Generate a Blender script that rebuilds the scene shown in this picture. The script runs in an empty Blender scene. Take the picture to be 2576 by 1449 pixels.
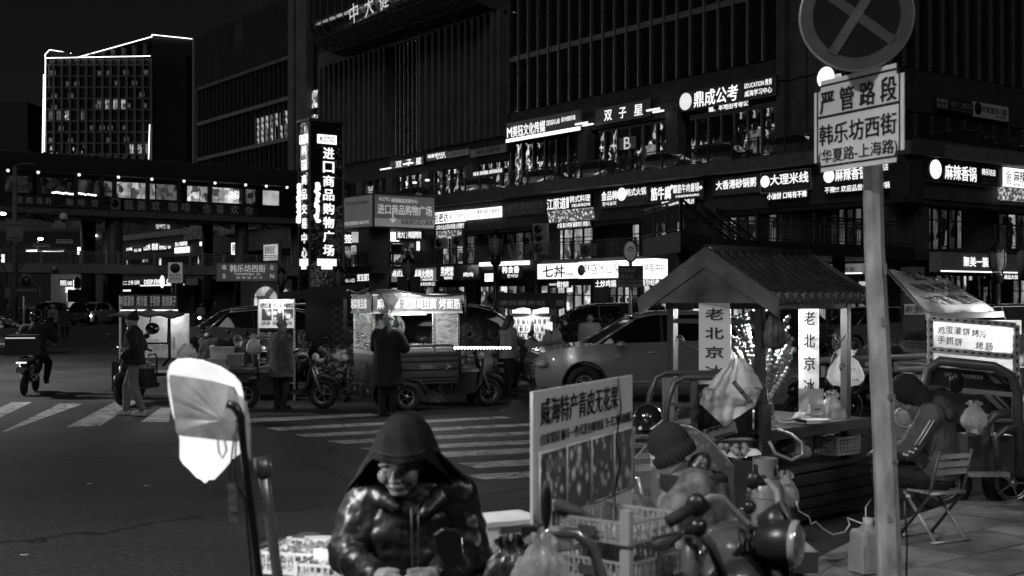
import bpy,bmesh,math,random
from mathutils import Vector,Matrix,Euler,noise as mnoise
random.seed(7)
sc=bpy.context.scene
R=math.radians
# ------------------------------------------------------------------ camera
F=3200.0;HV=752.0;CU=1288.0;EYE=2.0
cd=bpy.data.cameras.new('camera');cam=bpy.data.objects.new('camera',cd)
sc.collection.objects.link(cam);sc.camera=cam
cam.location=(0,0,EYE);cam.rotation_euler=(R(90),0,0)
cd.sensor_width=36;cd.lens=36*F/2576;cd.shift_y=(HV-724.5)/2576
cd.clip_end=1500;cd.clip_start=.05
cd.dof.use_dof=True;cd.dof.focus_distance=22;cd.dof.aperture_fstop=3.8
# ------------------------------------------------------------------ night sky, weak sun lamp added as ambient street-light fill, exposure
w=bpy.data.worlds.new('World');sc.world=w;w.use_nodes=True
nt=w.node_tree;nt.nodes.clear()
sk=nt.nodes.new('ShaderNodeTexSky');sk.sky_type='NISHITA';sk.sun_disc=False
SUN_EL,SUN_AZ=R(42),R(-168)
sk.sun_elevation=SUN_EL;sk.sun_rotation=SUN_AZ
bwn=nt.nodes.new('ShaderNodeRGBToBW');bg=nt.nodes.new('ShaderNodeBackground');wo=nt.nodes.new('ShaderNodeOutputWorld')
nt.links.new(sk.outputs[0],bwn.inputs[0]);nt.links.new(bwn.outputs[0],bg.inputs[0]);nt.links.new(bg.outputs[0],wo.inputs[0])
bg.inputs[1].default_value=.0016
sd=bpy.data.lights.new('sun','SUN');sd.energy=.28;sd.angle=R(25)
so=bpy.data.objects.new('sun',sd);sc.collection.objects.link(so)
dv=Vector((math.sin(SUN_AZ)*math.cos(SUN_EL),math.cos(SUN_AZ)*math.cos(SUN_EL),math.sin(SUN_EL)))
so.rotation_euler=dv.to_track_quat('Z','Y').to_euler()
sc.view_settings.view_transform='Standard';sc.view_settings.look='None'
sc.view_settings.exposure=0.0;sc.view_settings.gamma=1;sc.view_settings.use_curve_mapping=False
sc.cycles.use_denoising=True;sc.cycles.denoising_input_passes='RGB_ALBEDO_NORMAL';sc.cycles.denoising_prefilter='ACCURATE';sc.cycles.max_bounces=6;sc.cycles.transparent_max_bounces=24
sc.cycles.diffuse_bounces=2;sc.cycles.glossy_bounces=3;sc.cycles.transmission_bounces=3
sc.cycles.sample_clamp_indirect=3;sc.cycles.caustics_reflective=False;sc.cycles.caustics_refractive=False
# ------------------------------------------------------------------ placing helpers
def P(u,v,d):return Vector(((u-CU)/F*d,d,EYE-(v-HV)/F*d))
def G(u,v,z=0):return P(u,v,(EYE-z)*F/(v-HV))
def A(u,d,z=0):return Vector(((u-CU)/F*d,d,z))
class Fr:
 def __init__(s,x,y,ang):
  s.o=Vector((x,y));s.a=ang;s.ax=Vector((math.cos(ang),math.sin(ang)));s.ay=Vector((-math.sin(ang),math.cos(ang)))
 def xu(s,u,off=0):
  k=(u-CU)/F;o=s.o+s.ay*off
  x=-(o.x-k*o.y)/(s.ax.x-k*s.ax.y)
  return x,(o+s.ax*x).y
 def zv(s,u,v,off=0):
  d=s.xu(u,off)[1];return EYE-(v-HV)/F*d
 def w(s,x,y,z=0):
  q=s.o+s.ax*x+s.ay*y;return Vector((q.x,q.y,z))
F1=Fr(20.0,64.0,math.atan2(-.8135,.5817))
F2=Fr(20.0,64.0,math.atan2(.6188,.7855))
FB=Fr(-19.7,115.0,math.atan2(.6188,.7855))
# ------------------------------------------------------------------ object helpers
def link(o,parent=None,kind=None):
 sc.collection.objects.link(o)
 if parent is not None:o.parent=parent
 if kind:o['kind']=kind
 return o
def thing(name,label,cat,loc=(0,0,0),rz=0,group=None):
 o=bpy.data.objects.new(name,None);link(o);o.location=loc;o.rotation_euler=(0,0,rz)
 o.empty_display_size=.1;return tag(o,label,cat,group)
def tag(o,label,cat,group=None):
 o['label']=label;o['category']=cat
 if group:o['group']=group
 return o
def kids(o):
 return[c for c in ALLKIDS.get(o.name,[])]
ALLKIDS={}
def reg(o,p):
 if p is not None:ALLKIDS.setdefault(p.name,[]).append(o)
def dup(o,loc=None,rz=None,label=None,group=None,parent=None,scale=None):
 c=o.copy();sc.collection.objects.link(c)
 if parent is not None:c.parent=parent;reg(c,parent)
 if loc is not None:c.location=loc
 if rz is not None:c.rotation_euler=(0,0,rz)
 if scale is not None:c.scale=scale if hasattr(scale,'__len__')else(scale,)*3
 if label:c['label']=label
 if group:c['group']=group
 for k in kids(o):
  d=dup(k,parent=c)
  for j,q in enumerate(TEXTS):
   if q[0]is k:TEXTS.append((d,)+q[1:]);break
 return c
class MB:
 def __init__(s):s.v=[];s.f=[];s.sm=[]
 def add(s,vs,fs,smooth=False,M=None):
  n=len(s.v)
  s.v+=[tuple(M@Vector(p))if M is not None else tuple(p)for p in vs]
  s.f+=[tuple(i+n for i in f)for f in fs];s.sm+=[smooth]*len(fs);return s
 def box(s,c,d,rz=0,rx=0,ry=0):
  M=Matrix.Translation(c)@Euler((rx,ry,rz)).to_matrix().to_4x4()
  x,y,z=d[0]/2,d[1]/2,d[2]/2
  vs=[(i*x,j*y,k*z)for i in(-1,1)for j in(-1,1)for k in(-1,1)]
  return s.add(vs,[(0,1,3,2),(4,6,7,5),(0,4,5,1),(2,3,7,6),(0,2,6,4),(1,5,7,3)],M=M)
 def b2(s,a,b):
  return s.box([(a[i]+b[i])/2 for i in range(3)],[abs(b[i]-a[i])for i in range(3)])
 def bar(s,p,q,w,h=None):
  p,q=Vector(p),Vector(q);d=q-p
  if d.length<1e-6:return s
  M=Matrix.Translation((p+q)/2)@d.to_track_quat('X','Z').to_matrix().to_4x4()
  x,y,z=d.length/2,w/2,(h or w)/2
  vs=[(i*x,j*y,k*z)for i in(-1,1)for j in(-1,1)for k in(-1,1)]
  return s.add(vs,[(0,1,3,2),(4,6,7,5),(0,4,5,1),(2,3,7,6),(0,2,6,4),(1,5,7,3)],M=M)
 def tube(s,pts,r,seg=8,caps=True):
  pts=[Vector(p)for p in pts];n=len(pts)
  rr=r if hasattr(r,'__len__')else[r]*n
  vs=[];up=None
  for i,p in enumerate(pts):
   t=(pts[min(i+1,n-1)]-pts[max(i-1,0)])
   if t.length<1e-9:t=Vector((0,0,1))
   t.normalize()
   if up is None:
    up=Vector((0,0,1))if abs(t.z)<.9 else Vector((1,0,0))
   a=t.cross(up)
   if a.length<1e-4:a=t.cross(Vector((0,1,0)))
   a.normalize();b=a.cross(t).normalized();up=b
   for k in range(seg):
    an=2*math.pi*k/seg
    vs.append(p+(a*math.cos(an)+b*math.sin(an))*rr[i])
  fs=[(i*seg+k,i*seg+(k+1)%seg,(i+1)*seg+(k+1)%seg,(i+1)*seg+k)for i in range(n-1)for k in range(seg)]
  if caps:fs+=[tuple(range(seg-1,-1,-1)),tuple((n-1)*seg+k for k in range(seg))]
  return s.add(vs,fs,True)
 def cyl(s,p,q,r,r1=None,seg=12):return s.tube([p,q],[r,r if r1 is None else r1],seg)
 def lathe(s,prof,c=(0,0,0),seg=16,M=None,rings=True):
  vs=[];n=len(prof)
  for r,z in prof:
   for k in range(seg):
    a=2*math.pi*k/seg;vs.append((c[0]+r*math.cos(a),c[1]+r*math.sin(a),c[2]+z))
  fs=[(i*seg+k,i*seg+(k+1)%seg,(i+1)*seg+(k+1)%seg,(i+1)*seg+k)for i in range(n-1)for k in range(seg)]
  return s.add(vs,fs,True,M)
 def ell(s,c,r,seg=10,rings=7,M=None):
  T=Matrix.Translation(c)
  prof=[(max(1e-4,math.sin(math.pi*i/rings)),-math.cos(math.pi*i/rings))for i in range(rings+1)]
  if not hasattr(r,'__len__'):r=(r,r,r)
  S=Matrix.Diagonal((r[0],r[1],r[2],1))
  return s.lathe(prof,seg=seg,M=T@(M if M is not None else Matrix())@S)
 def torus(s,c,Rr,r,axis='y',seg=24,ts=8):
  vs=[]
  for i in range(seg):
   a=2*math.pi*i/seg
   for k in range(ts):
    b=2*math.pi*k/ts;q=Rr+r*math.cos(b);h=r*math.sin(b)
    p=(q*math.cos(a),h,q*math.sin(a))if axis=='y' else((h,q*math.cos(a),q*math.sin(a))if axis=='x' else(q*math.cos(a),q*math.sin(a),h))
    vs.append((c[0]+p[0],c[1]+p[1],c[2]+p[2]))
  fs=[(i*ts+k,i*ts+(k+1)%ts,((i+1)%seg)*ts+(k+1)%ts,((i+1)%seg)*ts+k)for i in range(seg)for k in range(ts)]
  return s.add(vs,fs,True)
 def prism(s,poly,y0,y1,M=None):
  n=len(poly)
  vs=[(p[0],y0,p[1])for p in poly]+[(p[0],y1,p[1])for p in poly]
  fs=[tuple(range(n)),tuple(range(2*n-1,n-1,-1))]+[(i,i+n,(i+1)%n+n,(i+1)%n)for i in range(n)]
  return s.add(vs,fs,M=M)
 def slab(s,poly,z0,z1):
  n=len(poly)
  vs=[(p[0],p[1],z0)for p in poly]+[(p[0],p[1],z1)for p in poly]
  fs=[tuple(range(n-1,-1,-1)),tuple(range(n,2*n))]+[(i,(i+1)%n,(i+1)%n+n,i+n)for i in range(n)]
  return s.add(vs,fs)
 def quad(s,a,b,c,d):return s.add([a,b,c,d],[(0,1,2,3)])
 def grid(s,fn,nu,nv,smooth=True):
  vs=[fn(i/nu,j/nv)for j in range(nv+1)for i in range(nu+1)]
  fs=[(j*(nu+1)+i,j*(nu+1)+i+1,(j+1)*(nu+1)+i+1,(j+1)*(nu+1)+i)for j in range(nv)for i in range(nu)]
  return s.add(vs,fs,smooth)
 def mesh(s,name):
  m=bpy.data.meshes.new(name);m.from_pydata(s.v,[],s.f)
  m.polygons.foreach_set('use_smooth',s.sm);m.update();return m
 def build(s,name,mat,parent=None,loc=None,kind=None,rz=0):
  o=bpy.data.objects.new(name,s.mesh(name))
  o.data.materials.append(mat);link(o,parent,kind);reg(o,parent)
  if loc is not None:o.location=loc
  if rz:o.rotation_euler=(0,0,rz)
  return o
def inst(mesh_or_obj,name,parent,loc,rot=None,scale=None,mat=None):
 m=mesh_or_obj.data if isinstance(mesh_or_obj,bpy.types.Object)else mesh_or_obj
 o=bpy.data.objects.new(name,m);link(o,parent);reg(o,parent);o.location=loc
 if rot is not None:o.rotation_euler=rot
 if scale is not None:o.scale=scale if hasattr(scale,"__len__")else(scale,)*3
 if mat is not None and not m.materials:m.materials.append(mat)
 return o
# ------------------------------------------------------------------ materials (the photograph is black and white: greys throughout)
MC={}
def _new(key):
 m=bpy.data.materials.new(key);m.use_nodes=True;m.node_tree.nodes.clear();MC[key]=m
 nt=m.node_tree;out=nt.nodes.new('ShaderNodeOutputMaterial')
 return m,nt,out
def nd(nt,t,**kw):
 n=nt.nodes.new(t)
 for k,v in kw.items():
  if k.startswith('_'):n.inputs[k[1:].replace('_',' ')].default_value=v
  else:setattr(n,k,v)
 return n
def grey(v):return(v,v,v,1)
def vary(nt,lo,hi,scale,detail=4,stretch=None,a=.3,b=.7):
 tc=nd(nt,'ShaderNodeTexCoord');src=tc.outputs['Object']
 if stretch:
  mp=nd(nt,'ShaderNodeMapping');mp.inputs['Scale'].default_value=stretch;nt.links.new(src,mp.inputs[0]);src=mp.outputs[0]
 n=nd(nt,'ShaderNodeTexNoise',_Scale=scale,_Detail=detail);nt.links.new(src,n.inputs['Vector'])
 mr=nd(nt,'ShaderNodeMapRange');mr.inputs[1].default_value=a;mr.inputs[2].default_value=b
 mr.inputs[3].default_value=lo;mr.inputs[4].default_value=hi
 nt.links.new(n.outputs[0],mr.inputs[0]);return mr.outputs[0]
def M(key,v=.3,rough=.6,metal=0,var=.2,scale=5,bump=0,bscale=80,coat=0,sheen=0,stretch=None,spec=.5):
 if key in MC:return MC[key]
 m,nt,out=_new(key)
 p=nd(nt,'ShaderNodeBsdfPrincipled',_Roughness=rough,_Metallic=metal);p.inputs['Coat Weight'].default_value=coat
 p.inputs['Specular IOR Level'].default_value=spec
 nt.links.new(p.outputs[0],out.inputs[0])
 c=vary(nt,v*(1-var),v*(1+var),scale,stretch=stretch);nt.links.new(c,p.inputs['Base Color'])
 if bump:
  tc=nd(nt,'ShaderNodeTexCoord');n=nd(nt,'ShaderNodeTexNoise',_Scale=bscale,_Detail=3);nt.links.new(tc.outputs['Object'],n.inputs['Vector'])
  if stretch:
   mp=nd(nt,'ShaderNodeMapping');mp.inputs['Scale'].default_value=stretch
   nt.links.new(tc.outputs['Object'],mp.inputs[0]);nt.links.new(mp.outputs[0],n.inputs['Vector'])
  b=nd(nt,'ShaderNodeBump',_Strength=min(1,bump),_Distance=.02*max(1,bump));nt.links.new(n.outputs[0],b.inputs['Height']);nt.links.new(b.outputs[0],p.inputs['Normal'])
 return m
def E(key,s=3,lo=1.0,scale=3,base=.6):
 if key in MC:return MC[key]
 m,nt,out=_new(key)
 p=nd(nt,'ShaderNodeBsdfPrincipled',_Roughness=.5);p.inputs['Base Color'].default_value=grey(base)
 p.inputs['Emission Color'].default_value=grey(1);nt.links.new(p.outputs[0],out.inputs[0])
 if lo>=1:p.inputs['Emission Strength'].default_value=s
 else:nt.links.new(vary(nt,s*lo,s,scale),p.inputs['Emission Strength'])
 return m
def LW(key,s=1.0,sx=1.2,sz=.9,thr=.35):
 if key in MC:return MC[key]
 m,nt,out=_new(key)
 tc=nd(nt,'ShaderNodeTexCoord');mp=nd(nt,'ShaderNodeMapping');mp.inputs['Scale'].default_value=(sx,.3,sz)
 nt.links.new(tc.outputs['Object'],mp.inputs[0])
 v=nd(nt,'ShaderNodeTexVoronoi',distance='CHEBYCHEV',_Scale=2.2);nt.links.new(mp.outputs[0],v.inputs['Vector'])
 n=nd(nt,'ShaderNodeTexNoise',_Scale=1.3,_Detail=3);nt.links.new(mp.outputs[0],n.inputs['Vector'])
 bw_=nd(nt,'ShaderNodeRGBToBW');nt.links.new(v.outputs['Color'],bw_.inputs[0])
 mu=nd(nt,'ShaderNodeMath',operation='MULTIPLY');nt.links.new(bw_.outputs[0],mu.inputs[0]);nt.links.new(n.outputs[0],mu.inputs[1])
 mr=nd(nt,'ShaderNodeMapRange');mr.inputs[1].default_value=.12;mr.inputs[2].default_value=thr;mr.inputs[3].default_value=.06*s;mr.inputs[4].default_value=s
 nt.links.new(mu.outputs[0],mr.inputs[0])
 p=nd(nt,'ShaderNodeBsdfPrincipled',_Roughness=.08);p.inputs['Base Color'].default_value=grey(.02);p.inputs['Emission Color'].default_value=grey(1)
 nt.links.new(mr.outputs[0],p.inputs['Emission Strength']);nt.links.new(p.outputs[0],out.inputs[0]);return m
def PIC(key,em=0.0,scale=9,lo=.05,hi=.7):
 if key in MC:return MC[key]
 m,nt,out=_new(key)
 tc=nd(nt,'ShaderNodeTexCoord');v=nd(nt,'ShaderNodeTexVoronoi',_Scale=scale);nt.links.new(tc.outputs['Object'],v.inputs['Vector'])
 n=nd(nt,'ShaderNodeTexNoise',_Scale=scale*.7,_Detail=6);nt.links.new(tc.outputs['Object'],n.inputs['Vector'])
 a=nd(nt,'ShaderNodeMath',operation='ADD');nt.links.new(v.outputs['Distance'],a.inputs[0]);nt.links.new(n.outputs[0],a.inputs[1])
 mr=nd(nt,'ShaderNodeMapRange');mr.inputs[1].default_value=.5;mr.inputs[2].default_value=.98;mr.inputs[3].default_value=hi;mr.inputs[4].default_value=lo
 nt.links.new(a.outputs[0],mr.inputs[0])
 p=nd(nt,'ShaderNodeBsdfPrincipled',_Roughness=.35);nt.links.new(mr.outputs[0],p.inputs['Base Color'])
 if em:
  p.inputs['Emission Strength'].default_value=em;nt.links.new(mr.outputs[0],p.inputs['Emission Color'])
 nt.links.new(p.outputs[0],out.inputs[0]);return m
def FILM(key,fac=.3,fhi=.75,v=.7,rough=.15,scale=14,stretch=(1,1,1),em=0):
 if key in MC:return MC[key]
 m,nt,out=_new(key)
 t=nd(nt,'ShaderNodeBsdfTransparent');p=nd(nt,'ShaderNodeBsdfPrincipled',_Roughness=rough);p.inputs['Base Color'].default_value=grey(v)
 if em:p.inputs['Emission Color'].default_value=grey(1);p.inputs['Emission Strength'].default_value=em
 tl=nd(nt,'ShaderNodeBsdfTranslucent');tl.inputs[0].default_value=grey(v)
 mx0=nd(nt,'ShaderNodeMixShader');mx0.inputs[0].default_value=.45;nt.links.new(p.outputs[0],mx0.inputs[1]);nt.links.new(tl.outputs[0],mx0.inputs[2])
 mx=nd(nt,'ShaderNodeMixShader');f=vary(nt,fac,fhi,scale,5,stretch)
 nt.links.new(f,mx.inputs[0]);nt.links.new(t.outputs[0],mx.inputs[1]);nt.links.new(mx0.outputs[0],mx.inputs[2]);nt.links.new(mx.outputs[0],out.inputs[0])
 tc=nd(nt,'ShaderNodeTexCoord');n=nd(nt,'ShaderNodeTexNoise',_Scale=scale*1.5,_Detail=4);nt.links.new(tc.outputs['Object'],n.inputs['Vector'])
 b=nd(nt,'ShaderNodeBump',_Strength=.8,_Distance=.02);nt.links.new(n.outputs[0],b.inputs['Height']);nt.links.new(b.outputs[0],p.inputs['Normal'])
 return m
def GLASSWALL(key,v=.012,rough=.04,wob=.25,bs=.35):
 if key in MC:return MC[key]
 m,nt,out=_new(key)
 p=nd(nt,'ShaderNodeBsdfPrincipled',_Roughness=rough);p.inputs['Base Color'].default_value=grey(v);p.inputs['IOR'].default_value=1.7
 tc=nd(nt,'ShaderNodeTexCoord');n=nd(nt,'ShaderNodeTexNoise',_Scale=bs,_Detail=2);nt.links.new(tc.outputs['Object'],n.inputs['Vector'])
 b=nd(nt,'ShaderNodeBump',_Strength=wob,_Distance=.3);nt.links.new(n.outputs[0],b.inputs['Height']);nt.links.new(b.outputs[0],p.inputs['Normal'])
 nt.links.new(p.outputs[0],out.inputs[0]);return m
# ------------------------------------------------------------------ lettering
TEXTS=[]
def txt(s,parent,mat,x,z,W,H,y=-.02,rot=(R(90),0,0),bold=.012,loc=None,ext=.004,name='lettering',sp=1.0):
 c=bpy.data.curves.new(name,'FONT');c.body=s;c.size=1;c.align_x='CENTER';c.align_y='CENTER'
 c['b']=bold;c.extrude=0;c.resolution_u=2;c.space_line=.95;c.space_character=sp
 c.materials.append(mat);o=bpy.data.objects.new(name,c);link(o,parent);reg(o,parent)
 o.rotation_euler=rot;base=Vector(loc)if loc is not None else Vector((x,y,z))
 TEXTS.append((o,base,W,H));return o
def fit_texts():
 bpy.context.view_layer.update()
 for o,base,W,H in TEXTS:
  bb=o.bound_box;xs=[p[0]for p in bb];ys=[p[1]for p in bb]
  w_=max(xs)-min(xs);h_=max(ys)-min(ys)
  if w_<1e-5 or h_<1e-5:continue
  sx,sy=W/w_,H/h_;o.scale=(sx,sy,1)
  off=Vector((-(max(xs)+min(xs))/2*sx,-(max(ys)+min(ys))/2*sy,0));off.rotate(o.rotation_euler)
  o.location=base+off
 dg=bpy.context.evaluated_depsgraph_get();cache={}
 for o,base,W,H in TEXTS:
  cu=o.data
  if cu.name not in cache:
   me=bpy.data.meshes.new_from_object(o.evaluated_get(dg));me.name='lettering'
   if not me.materials:me.materials.append(cu.materials[0])
   b_=max(.006,cu.get('b',.012))*.75;q0=[v.co.copy()for v in me.vertices];fs=[tuple(p.vertices)for p in me.polygons];n0=len(q0)
   if b_>.007 and n0<6000:
    mt=me.materials[0];vs=[];ff=[]
    for k_,(ox,oy)in enumerate(((-1,-.6),(1,-.6),(-1,.6),(1,.6))):
     vs+=[(p.x+ox*b_,p.y+oy*b_,.0006*k_)for p in q0];ff+=[tuple(i+k_*n0 for i in f)for f in fs]
    me=bpy.data.meshes.new('lettering');me.from_pydata(vs,[],ff);me.materials.append(mt)
   cache[cu.name]=me
  n=bpy.data.objects.new('lettering',cache[cu.name]);sc.collection.objects.link(n)
  n.parent=o.parent;n.location=o.location;n.rotation_euler=o.rotation_euler;n.scale=o.scale
 for o,*_ in TEXTS:bpy.data.objects.remove(o)
# a board with lettering: rows = (string, x0, z0, x1, z1) in fractions of the board from its upper left
def board(name,label,cat,c,rz,W,H,bmat,rows,lmat,frame=None,depth=.18,group=None,discs=(),pics=(),bold=.012,tilt=0,name_board='board'):
 t=thing(name,label,cat,c,rz,group)
 if tilt:t.rotation_euler=(tilt,0,rz)
 MB().b2((-W/2,-depth/2,-H/2),(W/2,depth/2,H/2)).build(name_board,bmat,t)
 if frame is not None:
  e=max(.03,H*.05);y0,y1=-depth/2-.03,depth/2+.01;m=MB()
  m.b2((-W/2-e,y0,H/2),(W/2+e,y1,H/2+e)).b2((-W/2-e,y0,-H/2-e),(W/2+e,y1,-H/2))
  m.b2((-W/2-e,y0,-H/2+.001),(-W/2,y1,H/2-.001)).b2((W/2,y0,-H/2+.001),(W/2+e,y1,H/2-.001)).build('frame',frame,t)
 for r in rows:
  s,x0,z0,x1,z1=r[:5];lm=r[5]if len(r)>5 else lmat
  txt(s,t,lm,(x0+x1)/2*W-W/2,H/2-(z0+z1)/2*H,abs(x1-x0)*W,abs(z1-z0)*H,y=-depth/2-(.004 if depth<.05 else .025),bold=r[6]if len(r)>6 else bold)
 for(x,z,r,dm)in discs:
  MB().cyl((x*W-W/2,-depth/2-.03,H/2-z*H),(x*W-W/2,-depth/2,H/2-z*H),r,seg=20).build('emblem',dm,t)
 for(x0,z0,x1,z1,pm)in pics:
  MB().b2((x0*W-W/2,-depth/2-(.002 if depth<.05 else .012),H/2-z1*H),(x1*W-W/2,-depth/2+.002,H/2-z0*H)).build('picture',pm,t)
 return t
def sign(fr,off,u0,v0,u1,v1,label,bmat,rows,lmat,**kw):
 x0,_=fr.xu(u0,off);x1,_=fr.xu(u1,off);xm=(x0+x1)/2;um=(u0+u1)/2
 um=CU+F*(fr.w(xm,off).x/fr.w(xm,off).y)
 z0,z1=fr.zv(um,v0,off),fr.zv(um,v1,off)
 return board(kw.pop('name','shop_sign'),label,kw.pop('cat','shop sign'),fr.w(xm,off,(z0+z1)/2),fr.a,x1-x0,z0-z1,bmat,rows,lmat,**kw)
# common materials
stone=M('facade_stone',.075,.8,var=.25,scale=1.5,bump=.1);stone_d=M('dark_stone',.045,.8,var=.3,scale=1.2)
conc=M('concrete',.16,.85,var=.25,scale=2,bump=.2);black=M('black_paint',.012,.35);blackm=M('black_metal',.02,.3,metal=.4)
steel=M('brushed_steel',.5,.3,metal=.55,var=.2);chrome=M('chrome',.7,.12,metal=.6,var=.1,coat=1);dsteel=M('painted_steel',.12,.45,metal=.3)
glassw=GLASSWALL('facade_glass');boardd=M('dark_board',.03,.35);boardg=M('grey_board',.16,.45);boardw=M('white_board',.6,.5,var=.08)
white=M('white_plastic',.75,.4,var=.06);rubber=M('rubber',.015,.8);lens=M('lens_glass',.5,.08,var=.1)
L_on=E('letter_light',1.25);L_soft=E('letter_light_soft',1.3);L_dim=M('letter_grey',.3,.5,var=.1);ink=M('ink',.008,.6)
P_on=E('panel_light',1.7,.7,1.5);P_soft=E('panel_light_soft',.55,.5,1.0);P_dim=E('panel_light_dim',.16,.4,1.5,base=.3)
# GROUND
def asphalt_mat():
 m,nt,out=_new('asphalt')
 tc=nd(nt,'ShaderNodeTexCoord');L=nt.links.new
 fine=nd(nt,'ShaderNodeTexNoise',_Scale=17,_Detail=6,_Roughness=.9);L(tc.outputs['Object'],fine.inputs['Vector'])
 big=nd(nt,'ShaderNodeTexNoise',_Scale=.35,_Detail=6);L(tc.outputs['Object'],big.inputs['Vector'])
 mr=nd(nt,'ShaderNodeMapRange');mr.inputs[1].default_value=.4;mr.inputs[2].default_value=.62;mr.inputs[3].default_value=.004;mr.inputs[4].default_value=.1;L(fine.outputs[0],mr.inputs[0])
 m2=nd(nt,'ShaderNodeMapRange');m2.inputs[1].default_value=.3;m2.inputs[2].default_value=.7;m2.inputs[3].default_value=.55;m2.inputs[4].default_value=1.35;L(big.outputs[0],m2.inputs[0])
 mu=nd(nt,'ShaderNodeMath',operation='MULTIPLY');L(mr.outputs[0],mu.inputs[0]);L(m2.outputs[0],mu.inputs[1])
 wn=nd(nt,'ShaderNodeTexNoise',_Scale=.9,_Detail=5);L(tc.outputs['Object'],wn.inputs['Vector'])
 vm=nd(nt,'ShaderNodeVectorMath',operation='SCALE');vm.inputs[3].default_value=1.6;L(wn.outputs['Color'],vm.inputs[0])
 va=nd(nt,'ShaderNodeVectorMath',operation='ADD');L(tc.outputs['Object'],va.inputs[0]);L(vm.outputs[0],va.inputs[1])
 vo=nd(nt,'ShaderNodeTexVoronoi',feature='DISTANCE_TO_EDGE',_Scale=.22);L(va.outputs[0],vo.inputs['Vector'])
 cr=nd(nt,'ShaderNodeMapRange');cr.inputs[1].default_value=.002;cr.inputs[2].default_value=.011;cr.inputs[3].default_value=.25;cr.inputs[4].default_value=1;L(vo.outputs['Distance'],cr.inputs[0])
 mu2=nd(nt,'ShaderNodeMath',operation='MULTIPLY');L(mu.outputs[0],mu2.inputs[0]);L(cr.outputs[0],mu2.inputs[1])
 p=nd(nt,'ShaderNodeBsdfPrincipled');p.inputs['Specular IOR Level'].default_value=.3;L(mu2.outputs[0],p.inputs['Base Color'])
 rr=nd(nt,'ShaderNodeMapRange');rr.inputs[1].default_value=.3;rr.inputs[2].default_value=.7;rr.inputs[3].default_value=.45;rr.inputs[4].default_value=.95;L(fine.outputs[0],rr.inputs[0]);L(rr.outputs[0],p.inputs['Roughness'])
 b=nd(nt,'ShaderNodeBump',_Strength=.9,_Distance=.012);L(fine.outputs[0],b.inputs['Height']);L(b.outputs[0],p.inputs['Normal'])
 L(p.outputs[0],out.inputs[0]);return m
asph=asphalt_mat()
def paint_mat():
 m,nt,out=_new('worn_road_paint');L=nt.links.new
 tc=nd(nt,'ShaderNodeTexCoord');n=nd(nt,'ShaderNodeTexNoise',_Scale=3.5,_Detail=9,_Roughness=.7);L(tc.outputs['Object'],n.inputs['Vector'])
 mr=nd(nt,'ShaderNodeMapRange');mr.inputs[1].default_value=.34;mr.inputs[2].default_value=.58;mr.inputs[3].default_value=.07;mr.inputs[4].default_value=.55;L(n.outputs[0],mr.inputs[0])
 wn=nd(nt,'ShaderNodeTexNoise',_Scale=1.6,_Detail=5);L(tc.outputs['Object'],wn.inputs['Vector'])
 va=nd(nt,'ShaderNodeVectorMath',operation='ADD');L(tc.outputs['Object'],va.inputs[0]);L(wn.outputs['Color'],va.inputs[1])
 vo=nd(nt,'ShaderNodeTexVoronoi',feature='DISTANCE_TO_EDGE',_Scale=.8);L(va.outputs[0],vo.inputs['Vector'])
 cr=nd(nt,'ShaderNodeMapRange');cr.inputs[1].default_value=.004;cr.inputs[2].default_value=.02;cr.inputs[3].default_value=.2;cr.inputs[4].default_value=1;L(vo.outputs['Distance'],cr.inputs[0])
 mu=nd(nt,'ShaderNodeMath',operation='MULTIPLY');L(mr.outputs[0],mu.inputs[0]);L(cr.outputs[0],mu.inputs[1])
 p=nd(nt,'ShaderNodeBsdfPrincipled',_Roughness=.6);L(mu.outputs[0],p.inputs['Base Color']);L(p.outputs[0],out.inputs[0]);return m
MB().quad((-600,-60,0),(600,-60,0),(600,900,0),(-600,900,0)).build('road',asph,kind='structure')
# crosswalk stripes: corners given on the road
def gz(u,v,z=.004):
 p=G(u,v,0);return(p.x,p.y,z)
paint=paint_mat()
def stripe(a,b,c,d):
 o=MB().quad(gz(*a),gz(*b),gz(*c),gz(*d)).build('crosswalk_stripe',paint,kind='structure')
lanes=[((560,1056),(930,1041),(960,1046),(560,1067)),((666,1077),(1262,1048),(1290,1052),(702,1084)),((738,1093),(1450,1060),(1500,1064),(770,1100)),((820,1110),(1600,1073),(1640,1079),(865,1117)),((905,1128),(1640,1092),(1680,1101),(952,1135)),((1075,1139),(1700,1110),(1720,1122),(1110,1151)),((1150,1166),(1700,1136),(1720,1149),(1200,1178)),((1170,1196),(1700,1164),(1720,1180),(1220,1208))]
for l in lanes:stripe(*l)
for l in[((0,1089),(150,1016),(210,1016),(20,1085)),((-120,1080),(30,1012),(80,1012),(-60,1080)),((167,1075),(293,1009),(350,1008),(252,1072)),((354,1062),(405,1026),(430,1026),(425,1062))]:stripe(*l)
for(u,v)in((322,848),(330,870)):
 stripe((u,v),(u+14,v),(u+10,v+6),(u-4,v+6))
for k in range(3):stripe((487+k*-3,847+k*16),(499+k*-3,847+k*16),(497+k*-4,852+k*17),(481+k*-4,852+k*17))
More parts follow.
